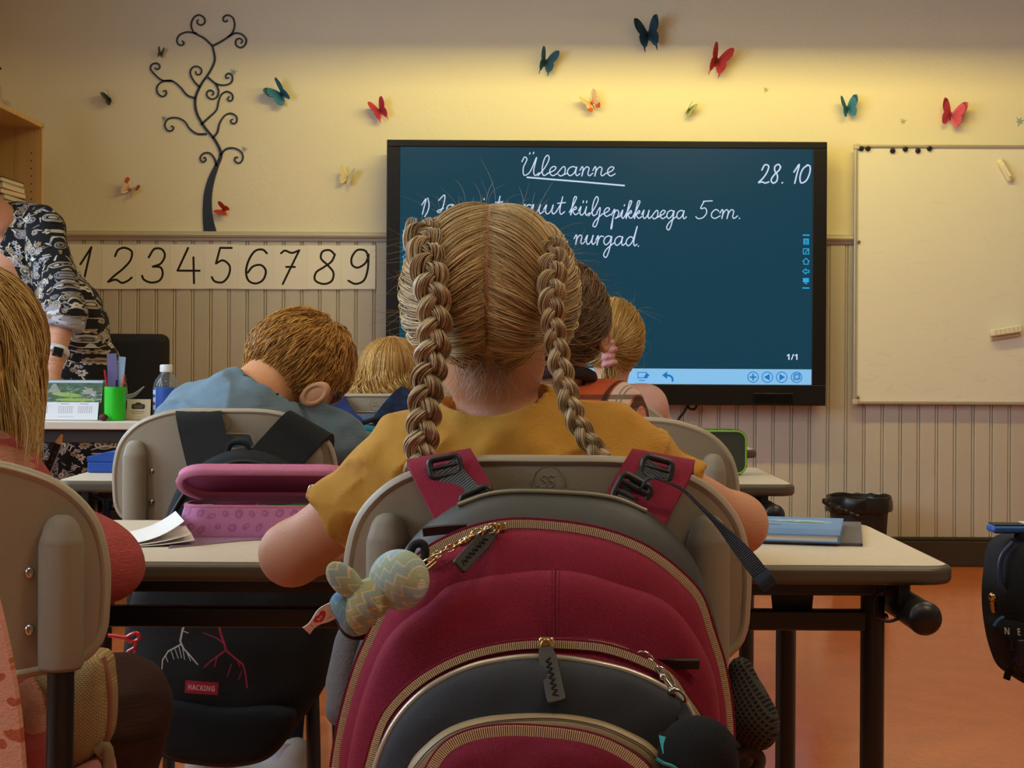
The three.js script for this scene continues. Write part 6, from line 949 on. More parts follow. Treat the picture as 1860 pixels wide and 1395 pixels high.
// ---------------------------------------------------------------- girl with braids
{
  const t = person('girl with two blond braids in a mustard T-shirt, seen from behind'), skin = skinMat('#d79a77');
  const HC = P(890, 536, 1.77), R = [0.093, 0.100, 0.099], look = V(0.02, -0.42, -1).normalize();
  const h = headParts(HC.clone().add(V(0, -0.006, 0)), 1.0, look);
  const sL = P(746, 846, 1.80), sR = P(1128, 842, 1.80), eL = P(530, 1006, 1.885), eR = P(1338, 952, 1.925), wL = P(700, 978, 2.13), wR = P(1180, 970, 2.18), nb = P(905, 770, 1.795), chest = P(935, 950, 1.80), hip = P(960, 1190, 1.79);
  const core = [...h.fn, sdf.cap(P(888, 640, 1.785), nb, 0.043, 0.047), sdf.ell(P(893, 662, 1.79), [0.06, 0.042, 0.05]), sdf.cap(sL, sR, 0.04), sdf.cap(P(930, 860, 1.8), hip, 0.085, 0.08), sdf.cap(sL, eL, 0.04, 0.035), sdf.cap(eL, wL, 0.036, 0.024), sdf.cap(sR, eR, 0.038, 0.034), sdf.cap(eR, wR, 0.035, 0.024)];
  const handL = handParts(wL, V(0.6, -0.05, -0.5), V(0, -1, 0), 0.82, 0.35), handR = handParts(wR, V(-0.5, -0.05, -0.5), V(0, -1, 0), 0.82, 0.5, -1);
  const f = sdf.uni([...core, handL, handR], 0.022), [lo, hi] = lowHi([HC, hip, eL, eR, wL, wR], 0.13);
  const body = part(t, 'body', meshSDF(f, lo, hi, 0.0085), skin); face(t, h, 1.0, '#a07c4e');
  for (const [k, x, y] of [[-1, 792, 600], [1, 985, 600]]) part(t, 'ear', earGeo(P(x, y, 1.77), 1, k * 1.5, 0), skin);
  // T-shirt: body with folds, sleeves cut at their hems, round neck
  const au = eL.clone().sub(sL).normalize(), ar = eR.clone().sub(sR).normalize(), hemL = sL.clone().addScaledVector(au, 0.112), hemR = sR.clone().addScaledVector(ar, 0.088);
  const sl = (s, e, u, hem) => sdf.cut(sdf.cap(s, e, 0.052, 0.044), sdf.plane(hem, u), 0.004);
  let shirt = sdf.uni([sdf.cap(sL.clone().add(V(0.02, 0, 0)), sR.clone().add(V(-0.02, 0, 0)), 0.057), sdf.ell(P(935, 900, 1.79), [0.150, 0.115, 0.088]), sdf.cap(P(930, 900, 1.8), P(955, 1230, 1.79), 0.105, 0.112), sdf.cap(P(905, 800, 1.795), P(900, 765, 1.795), 0.068, 0.058), sl(sL, eL, au, hemL), sdf.cut(sdf.cap(sR, eR, 0.05, 0.042), sdf.plane(hemR, ar), 0.004)], 0.04);
  shirt = sdf.wob(shirt, (x, y, z) => 0.0075 * N3(x * 13 + y * 12, y * 18 - x * 16, z * 10) + 0.003 * N3(x * 42, y * 30, z * 30));
  shirt = sdf.wob(shirt, (x, y, z) => -0.007 * Math.pow(1 - Math.abs(N3(x * 7 + y * 6, y * 13 - x * 6, z * 5)), 5));
  shirt = sdf.sub(shirt, sdf.cap(P(896, 700, 1.78), P(903, 772, 1.797), 0.062, 0.0535), 0.006);
  shirt = sdf.cut(shirt, sdf.plane(P(930, 1240, 1.8), V(0, -1, 0)), 0.004);
  const sh = part(t, 'shirt', meshSDF(shirt, [sL.x - 0.17, 0.52, -1.95], [sR.x + 0.16, 0.90, -1.62], 0.0065), cloth('#d39b38', { sheen: 0.5, sheenColor: col('#ead9c0'), bumpMap: rep(TEX.fine, 22), bumpScale: 0.0014 }), 'mustard cotton T-shirt');
  const nc = P(902, 757, 1.796), ring = []; for (let i = 0; i < 28; i++) { const a = i / 28 * Math.PI * 2; ring.push(V(nc.x + Math.cos(a) * 0.068, nc.y - 0.010 * Math.sin(a) - 0.003 * Math.cos(2 * a), nc.z + Math.sin(a) * 0.0725)); }
  part(sh, 'neckband', new THREE.TubeGeometry(curve(ring, true), 80, 0.006, 8, true), cloth('#c48d30'));
  for (const [s, e, u, hem] of [[sL, eL, au, hemL], [sR, eR, ar, hemR]]) { const tor = new THREE.TorusGeometry(0.0462, 0.0022, 8, 40), q = new THREE.Quaternion().setFromUnitVectors(V(0, 0, 1), u); tor.applyQuaternion(q); tor.translate(hem.x, hem.y, hem.z); tor.translate(-u.x * 0.006, -u.y * 0.006, -u.z * 0.006); part(sh, 'sleeve_hem', tor, cloth('#c48d30')); }
  const lg = sdf.uni([sdf.ell(V(hip.x, 0.515, -1.78), [0.13, 0.075, 0.1]), ...legsFor(hip.x, 0.445, -1.8, -2.12, -2.14, 0.06, 0.075)], 0.03);
  part(t, 'trousers', meshSDF(lg, [hip.x - 0.2, 0.04, -2.28], [hip.x + 0.2, 0.62, -1.66], 0.013), cloth('#2b3550'));
  for (const s of [-1, 1]) shoe(t, hip.x + s * 0.084, -2.14, 0, 0.9, cloth('#d8d4d0'), solem);
  // hair
  const cols = ['#bf9f6a', '#dcbd86', '#9c7f50', '#efd6a0', '#c9a974', '#d2b27c'];
  const base = sdf.cut(sdf.cut(sdf.ell(HC, [R[0] - 0.004, R[1] - 0.004, R[2] - 0.004]), sdf.plane(HC.clone().add(V(0, 0.02, -0.05)), V(0, -0.55, -1)), 0.01), sdf.plane(P(890, 684, 1.68), V(0, -1, 0.22)), 0.012);
  part(t, 'hair_base', meshSDF(base, [HC.x - 0.12, HC.y - 0.13, HC.z - 0.12], [HC.x + 0.12, HC.y + 0.13, HC.z + 0.12], 0.005), phys(col('#bf9f6a'), 0.55));
  part(t, 'parting', ribbon(Array.from({ length: 14 }, (_, i) => onHead(HC, R, dirOf(-1.5 * D2R, lerp(104, -36, i / 13) * D2R), 0.0009)), 0.0044, V(1, 0, 0), 0.001, 40, (k) => Math.min(1, (1 - k) * 2.5)), skin, 'pale scalp along the parting');
  const list = [], NS = 2300, lock = (s) => N3(s * 7, 3.3, s);
  for (const sd of [-1, 1]) {
    const att = (q) => sd < 0 ? [lerp(-74, -40, smooth(0, 0.65, q)) - 8 * smooth(0.7, 1, q), lerp(44, -36, q)] : [lerp(66, 44, smooth(0, 0.6, q)) + 3 * smooth(0.7, 1, q), lerp(34, -34, q)];
    for (let i = 0; i < NS; i++) {   // from the parting to the braid
      const q = rnd(), cl = Math.floor(q * 46) / 46, els = lerp(112, -38, q), a = dirOf((-1.5 + sd * rr(0.4, 2.0)) * D2R, els * D2R), qq = clamp(lerp(q, cl, 0.75) * 1.02 + rr(-0.012, 0.012)), [az, el] = att(qq), b = dirOf((az + rr(-2, 2)) * D2R, (el + rr(-2, 2)) * D2R);
      const lockLift = 0.0035 * N3(cl * 40, sd * 3, 1);
      list.push({ pts: combed(HC, R, a, b, 16, 0.004 + lockLift + rr(-0.002, 0.0025), 0.001 + rr(-0.003, 0.003), 0.055), r: rr(0.00045, 0.0009), c: mixHair(cols).multiplyScalar(0.9 + 0.3 * (0.5 + lock(cl * 9 + sd))), tip: 0.8 });
    }
    for (let i = 0; i < 420; i++) {   // from the temple back to the braid
      const q = rnd(), a = dirOf(sd * rr(118, 150) * D2R, lerp(58, -12, q) * D2R), [az, el] = att(clamp(q * 0.9 + 0.05)), b = dirOf((az + rr(-2, 2)) * D2R, (el + rr(-3, 3)) * D2R);
      list.push({ pts: combed(HC, R, a, b, 14, 0.007 + rr(-0.003, 0.004), 0.001 + rr(-0.003, 0.002), 0.06), r: rr(0.0006, 0.001), c: mixHair(cols), tip: 0.8 });
    }
    for (let i = 0; i < 260; i++) {   // nape hair swept up into the braid
      const a = dirOf(sd * rr(2, 42) * D2R, rr(-60, -42) * D2R), [az, el] = att(rr(0.78, 1)), b = dirOf(az * D2R, el * D2R); list.push({ pts: combed(HC, R, a, b, 12, 0.003, rr(-0.004, 0.001), 0.05), r: rr(0.0005, 0.0009), c: mixHair(cols), tip: 0.8 });
    }
  }
  for (let i = 0; i < 120; i++) { const a = dirOf(rr(-40, 30) * D2R, rr(-58, -44) * D2R), p = onHead(HC, R, a, -0.004), l = rr(0.02, 0.055), dx = rr(-0.6, 0.6); list.push({ pts: [0, 1, 2, 3, 4, 5].map((k) => p.clone().add(V(dx * l * k / 5 + 0.004 * Math.sin(k + i), -l * k / 5, -0.012 * (k / 5) + 0.003))), r: 0.00032, c: mixHair(['#c9ab83', '#b59674']), tip: 0.1 }); }
  list.push(...flyaways(HC, R, 420, ['#a98a5b', '#c4a672', '#7d6440'], 0.045));
  hairPart(t, 'hair', list, 'blond hair parted in the middle');
  const bl = [[768, 408, 1.735], [776, 462, 1.692], [784, 520, 1.67], [790, 580, 1.664], [786, 640, 1.662], [776, 700, 1.658], [769, 770, 1.655], [764, 830, 1.652], [766, 882, 1.65]].map((p) => P(...p)), br = [[1000, 436, 1.722], [1003, 490, 1.686], [1002, 545, 1.668], [1006, 600, 1.662], [1016, 655, 1.66], [1030, 715, 1.656], [1050, 770, 1.654], [1074, 806, 1.652], [1096, 834, 1.65]].map((p) => P(...p));
  const bc = ['#bda07a', '#d6bb90', '#9f8562', '#e4cfa6', '#c8ad86'];
  hairPart(t, 'braid', braidStrands(bl, 0.074, (k) => lerp(0.0135, 0.0105, smooth(0, 0.4, k)) * lerp(1, 0.95, k), (k) => lerp(0.0115, 0.0092, smooth(0, 0.5, k)) * smooth(-0.08, 0.08, k), bc, 80, 130), 'thick blond braid');
  const b2 = hairPart(t, 'braid', braidStrands(br, 0.066, (k) => lerp(0.0105, 0.0078, smooth(0, 0.4, k)) * lerp(1, 0.8, k), (k) => lerp(0.0098, 0.0072, smooth(0, 0.5, k)) * lerp(1, 0.8, k) * smooth(-0.08, 0.08, k), bc, 80, 130), 'thin blond braid with a pale tie');
  const e = br[8]; for (let i = 0; i < 3; i++) { const g = new THREE.TorusGeometry(0.0068, 0.002, 8, 20); g.rotateX(1.2); g.rotateZ(0.75); g.translate(e.x - 0.001 + i * 0.0018, e.y + 0.002 - i * 0.0024, e.z); part(b2, 'hair_tie', g, cloth('#c9a9a6'), 'pale pink hair tie'); }
}
// ---------------------------------------------------------------- boy leaning on his desk
{
  const t = person('boy in a blue-grey T-shirt resting his bowed head over his desk'), skin = skinMat('#d69a6c');
  const HC = P(546, 655, 3.2), R = [0.106, 0.101, 0.108], look = V(0.55, -0.75, -0.55).normalize(), h = headParts(HC.clone().add(V(0.006, -0.012, -0.004)), 1.02, look);
  const nb = P(432, 745, 3.08), sL = P(360, 765, 3.1), sR = P(592, 796, 3.18), eR = P(700, 850, 3.36), eL = P(330, 850, 3.36), wR = P(590, 838, 3.52), wL = P(430, 838, 3.5);
  const f = sdf.uni([...h.fn, sdf.cap(P(500, 690, 3.15), nb, 0.062, 0.062), sdf.cap(sL, sR, 0.05), sdf.cap(P(430, 800, 3.08), V(-0.543, 0.5, -3.0), 0.095, 0.09), sdf.cap(sL, eL, 0.043, 0.036), sdf.cap(eL, wL, 0.036, 0.025), sdf.cap(sR, eR, 0.043, 0.036), sdf.cap(eR, wR, 0.036, 0.025), handParts(wR, V(-1, -0.1, -0.1), V(0, -1, 0), 0.8, 0.4), handParts(wL, V(1, -0.1, -0.1), V(0, -1, 0), 0.8, 0.4, -1)], 0.03), [lo, hi] = lowHi([HC, eL, eR, wL, wR, V(-0.54, 0.45, -3.0)], 0.14);
  part(t, 'body', meshSDF(f, lo, hi, 0.011), skin); face(t, h, 1.02, '#7a552b');
  part(t, 'ear', earGeo(P(572, 716, 3.095), 1.35, -0.15, -1.05), skin); part(t, 'ear', earGeo(P(455, 668, 3.2), 1.2, -1.4, 0.2), skin);
  let s = sdf.uni([sdf.cap(sL, P(440, 765, 3.08), 0.068, 0.07), sdf.cap(P(440, 768, 3.08), sR, 0.07, 0.055), sdf.cap(P(420, 800, 3.06), V(-0.55, 0.52, -3.0), 0.125, 0.125), sdf.cap(sR, eR, 0.056, 0.05), sdf.cap(sL, eL, 0.058, 0.05)], 0.05);
  s = sdf.wob(s, (x, y, z) => 0.006 * N3(x * 16 + y * 12, y * 20 - x * 8, z * 10) + 0.003 * N3(x * 40, y * 40, z * 26));
  s = sdf.wob(s, (x, y, z) => -0.010 * Math.pow(1 - Math.abs(N3(x * 8 + y * 8, y * 9 - x * 4, z * 5)), 5));
  s = sdf.sub(s, sdf.cap(P(520, 670, 3.14), P(452, 732, 3.08), 0.066, 0.058), 0.008);
  part(t, 'shirt', meshSDF(s, [lo[0], 0.45, lo[2]], [hi[0], 0.97, hi[2]], 0.0095), cloth('#6b8494'), 'blue-grey T-shirt');
  { const q = new THREE.TorusGeometry(0.064, 0.0065, 8, 40), ax = P(500, 690, 3.15).sub(nb).normalize(); q.applyQuaternion(new THREE.Quaternion().setFromUnitVectors(V(0, 0, 1), ax)); const c = P(452, 729, 3.095); q.translate(c.x, c.y, c.z); part(t, 'neckband', q, cloth('#5f7888')); }
  part(t, 'trousers', meshSDF(sdf.uni([sdf.ell(V(-0.543, 0.51, -3.05), [0.14, 0.075, 0.11]), ...legsFor(-0.56, 0.445, -3.06, -3.34, -3.27, 0.06, 0.08)], 0.03), [-0.78, 0.04, -3.52], [-0.25, 0.62, -2.9], 0.014), cloth('#141a2c'));
  for (const [x, z] of [[-0.648, -3.27], [-0.478, -3.26]]) { part(t, 'sock', rod([x, 0.06, z], [x, 0.11, z], 0.031, 16, 0.034), cloth('#cfd4de')); shoe(t, x, z, x < -0.5 ? 0.1 : 1.35, 1, cloth('#a9a49c'), solem); }
  // short hair swept from the crown
  const cols = ['#aa7530', '#cb8f3e', '#7c5323', '#e2aa50', '#ba823a'], base = sdf.sub(sdf.ell(HC, [R[0] - 0.004, R[1] - 0.004, R[2] - 0.004]), sdf.uni([sdf.ell(P(470, 745, 3.12), [0.105, 0.055, 0.12], [0, 0, -0.45]), sdf.ell(P(600, 770, 3.2), [0.12, 0.06, 0.15], [0, 0, -0.2])], 0.02), 0.012);
  part(t, 'hair_base', meshSDF(base, [HC.x - 0.13, HC.y - 0.13, HC.z - 0.13], [HC.x + 0.13, HC.y + 0.13, HC.z + 0.13], 0.007), phys(col('#aa7530'), 0.6));
  const list = [], crown = dirOf(78 * D2R, 52 * D2R);
  for (let i = 0; i < 5200; i++) {
    const v = V(rr(-1, 1), rr(-0.75, 1), rr(-0.5, 1)).normalize(), p = onHead(HC, R, v); const px = CX + p.x / -p.z * FOC, py = CY - (p.y - EYE) / -p.z * FOC;
    if (v.z > -0.1 && py > 672 + (px - 455) * 0.36 + (px > 590 ? -30 : 0)) continue;
    const away = v.clone().sub(crown).addScaledVector(v, -v.clone().sub(crown).dot(v)).normalize(), sw = V(-0.55, -0.35, 0.25); sw.addScaledVector(v, -sw.dot(v)); const d = away.multiplyScalar(0.9).add(sw.multiplyScalar(0.7)).add(V(rr(-0.25, 0.25), rr(-0.25, 0.25), rr(-0.25, 0.25))).normalize(), l = rr(0.022, 0.05) * (v.y < -0.25 ? 0.5 : 1), cl = 0.5 + N3(v.x * 9, v.y * 9, v.z * 9) * 0.5, pts = [];
    for (let k = 0; k <= 6; k++) { const q = k / 6, w = v.clone().addScaledVector(d, l / 0.1 * q).normalize(); pts.push(onHead(HC, R, w, -0.003 + 0.011 * Math.sin(q * 2.4) * (0.5 + cl) + 0.004 * cl)); }
    list.push({ pts, r: rr(0.0007, 0.0012), c: mixHair(cols).multiplyScalar(0.8 + 0.4 * cl), tip: 0.15 });
  }
  hairPart(t, 'hair', list, 'short light brown hair');
}
// ---------------------------------------------------------------- child in the plaid shirt
{
  const t = person('brown-haired child in an orange and white plaid shirt'), skin = skinMat('#cf946e'), HC = P(1012, 572, 2.88), R = [0.095, 0.104, 0.100], h = headParts(HC.clone().add(V(0, -0.008, 0)), 1.0, V(-0.1, -0.3, -1));
  const sL = P(890, 760, 2.9), sR = P(1112, 752, 2.9), eR = P(1175, 850, 3.02), eL = P(840, 850, 3.02), wR = P(1090, 858, 3.3), wL = P(900, 858, 3.3);
  const core = [sdf.cap(P(1020, 640, 2.87), P(1008, 730, 2.9), 0.045, 0.05), sdf.cap(sL, sR, 0.045), sdf.cap(P(1000, 780, 2.9), V(0.13, 0.5, -2.82), 0.085, 0.08), sdf.cap(sL, eL, 0.04, 0.035), sdf.cap(sR, eR, 0.04, 0.035), sdf.cap(eL, wL, 0.035, 0.024), sdf.cap(eR, wR, 0.035, 0.024)], [lo, hi] = lowHi([HC, eL, eR, wL, wR, V(0.1, 0.45, -2.8)], 0.13);
  part(t, 'body', meshSDF(sdf.uni([...h.fn, ...core, handParts(wL, V(0.6, -0.1, -0.5), V(0, -1, 0), 0.8, 0.4), handParts(wR, V(-0.6, -0.1, -0.5), V(0, -1, 0), 0.8, 0.4, -1)], 0.025), lo, hi, 0.012), skin); face(t, h, 1, '#4a2f1a');
  part(t, 'ear', earGeo(P(1097, 614, 2.85), 1.1, 0.9, 0.1), skin); part(t, 'ear', earGeo(P(930, 612, 2.87), 1.05, -1.1, -0.1), skin);
  const plaid = canvasTex(512, 512, (g, w) => { g.fillStyle = '#c8562a'; g.fillRect(0, 0, w, w); g.fillStyle = 'rgba(235,220,205,0.85)'; g.fillRect(150, 0, 150, w); g.fillStyle = 'rgba(235,220,205,0.45)'; g.fillRect(0, 150, w, 150); g.fillStyle = 'rgba(50,28,22,0.75)'; g.fillRect(96, 0, 40, w); g.fillRect(310, 0, 34, w); g.fillStyle = 'rgba(50,28,22,0.5)'; g.fillRect(0, 96, w, 40); g.fillRect(0, 310, w, 34); g.fillStyle = 'rgba(140,130,120,0.8)'; g.fillRect(205, 0, 12, w); g.fillRect(235, 0, 12, w); g.fillStyle = 'rgba(140,130,120,0.5)'; g.fillRect(0, 215, w, 12); });
  let s = sdf.uni([sdf.cap(sL, sR, 0.058), sdf.cap(P(1000, 800, 2.9), V(0.13, 0.5, -2.82), 0.115, 0.115), sdf.cap(P(1008, 745, 2.9), P(1010, 712, 2.89), 0.08, 0.058), sdf.cap(sL, eL, 0.056, 0.048), sdf.cap(sR, eR, 0.056, 0.048), sdf.cap(eL, wL, 0.047, 0.04), sdf.cap(eR, wR, 0.047, 0.04)], 0.04);
  s = sdf.wob(s, (x, y, z) => 0.005 * N3(x * 18, y * 22, z * 14)); s = sdf.sub(s, sdf.cap(P(1016, 640, 2.87), P(1010, 705, 2.89), 0.06, 0.052), 0.006);
  const sh = part(t, 'shirt', meshSDF(s, [lo[0], 0.45, lo[2]], [hi[0], 0.95, hi[2]], 0.010), cloth('#ffffff', { map: (() => { const m = rep(plaid, 9); m.offset.set(0.12, 0.1); return m; })(), sheenColor: col('#a86a50') }), 'orange, white and brown plaid shirt');
  const ring = []; for (let i = 0; i < 24; i++) { const a = i / 24 * Math.PI * 2, c = P(1014, 686, 2.885); ring.push(V(c.x + Math.cos(a) * 0.062, c.y + 0.012 * Math.sin(a), c.z + Math.sin(a) * 0.058)); } const cg = new THREE.TubeGeometry(curve(ring, true), 60, 0.012, 10, true); part(sh, 'collar', cg, cloth('#4a3128', { bumpScale: 0.004 }), 'dark brown collar');
  part(t, 'trousers', meshSDF(sdf.uni([sdf.ell(V(0.14, 0.51, -2.78), [0.13, 0.075, 0.1]), ...legsFor(0.14, 0.445, -2.8, -3.1, -3.13, 0.058, 0.075)], 0.03), [-0.1, 0.04, -3.25], [0.38, 0.62, -2.64], 0.014), cloth('#2a2c33')); for (const k of [-1, 1]) shoe(t, 0.14 + k * 0.083, -3.13, 0, 0.9, cloth('#4a4a50'), solem);
  const cols = ['#5c4126', '#74542f', '#46311c', '#8c683c'], list = [], knot = dirOf(-5 * D2R, -22 * D2R);
  part(t, 'hair_base', meshSDF(sdf.cut(sdf.cut(sdf.ell(HC, [R[0] - 0.003, R[1] - 0.003, R[2] - 0.003]), sdf.plane(HC.clone().add(V(0, 0.02, -0.05)), V(0, -0.5, -1)), 0.01), sdf.plane(P(1012, 655, 2.8), V(0, -1, 0.2)), 0.01), [HC.x - 0.12, HC.y - 0.12, HC.z - 0.12], [HC.x + 0.12, HC.y + 0.13, HC.z + 0.12], 0.008), phys(col('#60452a'), 0.6));
  for (let i = 0; i < 1700; i++) { const a = dirOf(rr(-160, 160) * D2R, rr(-5, 80) * D2R), b = dirOf((rr(-16, 16) - 5) * D2R, rr(-40, -15) * D2R); list.push({ pts: combed(HC, R, a, b, 12, 0.003 + rr(-0.001, 0.004), rr(-0.002, 0.003), 0.08), r: rr(0.0008, 0.0013), c: mixHair(cols), tip: 0.6 }); }
  list.push(...flyaways(HC, R, 160, cols, 0.05)); hairPart(t, 'hair', list, 'brown hair combed back');
}
// ---------------------------------------------------------------- child with ponytail and scrunchie
{
  const t = person('child with a blond ponytail and pink scrunchie before the screen'), skin = skinMat('#d7a183'), HC = P(1112, 612, 4.1), R = [0.082, 0.104, 0.092], h = headParts(HC.clone().add(V(0, -0.008, 0)), 0.95, V(0.35, -0.3, -1));
  const sL = P(1030, 745, 4.1), sR = P(1172, 738, 4.1), eR = P(1205, 800, 4.22), eL = P(1000, 800, 4.22), wR = P(1160, 808, 4.5), wL = P(1050, 808, 4.5), [lo, hi] = lowHi([HC, eL, eR, wL, wR, V(0.2, 0.45, -4.0)], 0.13);
  part(t, 'body', meshSDF(sdf.uni([...h.fn, sdf.cap(P(1112, 650, 4.1), P(1108, 720, 4.1), 0.042, 0.046), sdf.cap(sL, sR, 0.04), sdf.cap(P(1105, 760, 4.1), V(0.21, 0.5, -4.0), 0.08, 0.08), sdf.cap(sL, eL, 0.036, 0.032), sdf.cap(sR, eR, 0.036, 0.032), sdf.cap(eL, wL, 0.032, 0.022), sdf.cap(eR, wR, 0.032, 0.022), handParts(wL, V(0.6, -0.1, -0.5), V(0, -1, 0), 0.8, 0.4), handParts(wR, V(-0.6, -0.1, -0.5), V(0, -1, 0), 0.8, 0.4, -1)], 0.025), lo, hi, 0.013), skin); face(t, h, 0.95, '#94733f');
  part(t, 'ear', earGeo(P(1161, 632, 4.07), 0.95, 1.0, 0.1), skin);
  let s = sdf.uni([sdf.cap(sL, sR, 0.052), sdf.cap(P(1105, 770, 4.1), V(0.21, 0.5, -4.0), 0.11, 0.11), sdf.cap(sL, eL, 0.05, 0.045), sdf.cap(sR, eR, 0.05, 0.045)], 0.04); s = sdf.sub(s, sdf.cap(P(1112, 660, 4.1), P(1108, 712, 4.1), 0.055, 0.05), 0.006);
  part(t, 'shirt', meshSDF(s, [lo[0], 0.45, lo[2]], [hi[0], 0.92, hi[2]], 0.012), cloth('#dfb2a6'), 'pale pink top');
  part(t, 'trousers', meshSDF(sdf.uni([sdf.ell(V(0.2, 0.51, -3.98), [0.12, 0.07, 0.1]), ...legsFor(0.2, 0.445, -4.0, -4.3, -4.33, 0.055, 0.07)], 0.03), [-0.02, 0.04, -4.45], [0.42, 0.62, -3.85], 0.016), cloth('#3a3d4a')); for (const k of [-1, 1]) shoe(t, 0.2 + k * 0.077, -4.33, 0, 0.88, cloth('#c9c4be'), solem);
  const cols = ['#b58a45', '#d3aa5f', '#8f6a34', '#c79b52', '#e0bd78'], kn = P(1104, 640, 4.0), list = [];
  part(t, 'hair_base', meshSDF(sdf.cut(sdf.cut(sdf.ell(HC, [R[0] - 0.003, R[1] - 0.003, R[2] - 0.003]), sdf.plane(HC.clone().add(V(0.01, 0.02, -0.045)), V(0.3, -0.5, -1)), 0.01), sdf.plane(P(1112, 668, 4.0), V(0, -1, 0.2)), 0.01), [HC.x - 0.11, HC.y - 0.12, HC.z - 0.12], [HC.x + 0.11, HC.y + 0.13, HC.z + 0.12], 0.009), phys(col('#b58a45'), 0.6));
  const kd = kn.clone().sub(HC); kd.set(kd.x / R[0], kd.y / R[1], kd.z / R[2]).normalize();
  for (let i = 0; i < 1500; i++) { const a = dirOf(rr(-150, 150) * D2R, rr(-20, 88) * D2R), b = kd.clone().add(V(rr(-0.1, 0.1), rr(-0.1, 0.1), 0)).normalize(); list.push({ pts: combed(HC, R, a, b, 12, 0.003 + rr(-0.001, 0.003), rr(-0.002, 0.003), 0.06), r: rr(0.0009, 0.0014), c: mixHair(cols), tip: 0.6 }); }
  for (let i = 0; i < 260; i++) { const pts = [], ox = rr(-0.014, 0.014), oz = rr(-0.014, 0.014), w = rr(0, 6); for (let k = 0; k <= 8; k++) { const q = k / 8; pts.push(V(kn.x + ox * (0.7 + q) + 0.008 * q + 0.004 * Math.sin(q * 7 + w), kn.y - 0.10 * q, kn.z + 0.02 + oz * (0.7 + q) - 0.01 * q)); } list.push({ pts, r: 0.0012, c: mixHair(cols), tip: 0.2 }); }
  list.push(...flyaways(HC, R, 90, cols, 0.06)); const hp = hairPart(t, 'hair', list, 'blond hair tied in a low ponytail');
  const sc = []; for (let i = 0; i < 4; i++) { const y = kn.y + 0.022 - i * 0.017; sc.push(sdf.ell(V(kn.x + (i % 2 ? 0.003 : -0.001), y, kn.z + 0.025), [0.019 + (i % 2) * 0.003, 0.011, 0.017], [0, 0, 0.25])); } part(t, 'scrunchie', meshSDF(sdf.wob(sdf.uni(sc, 0.006), (x, y, z) => 0.0015 * N3(x * 160, y * 160, z * 160)), [kn.x - 0.04, kn.y - 0.06, kn.z - 0.01], [kn.x + 0.04, kn.y + 0.05, kn.z + 0.06], 0.004), cloth('#d99a98', { bumpScale: 0.004 }), 'fluffy pink scrunchie');
}
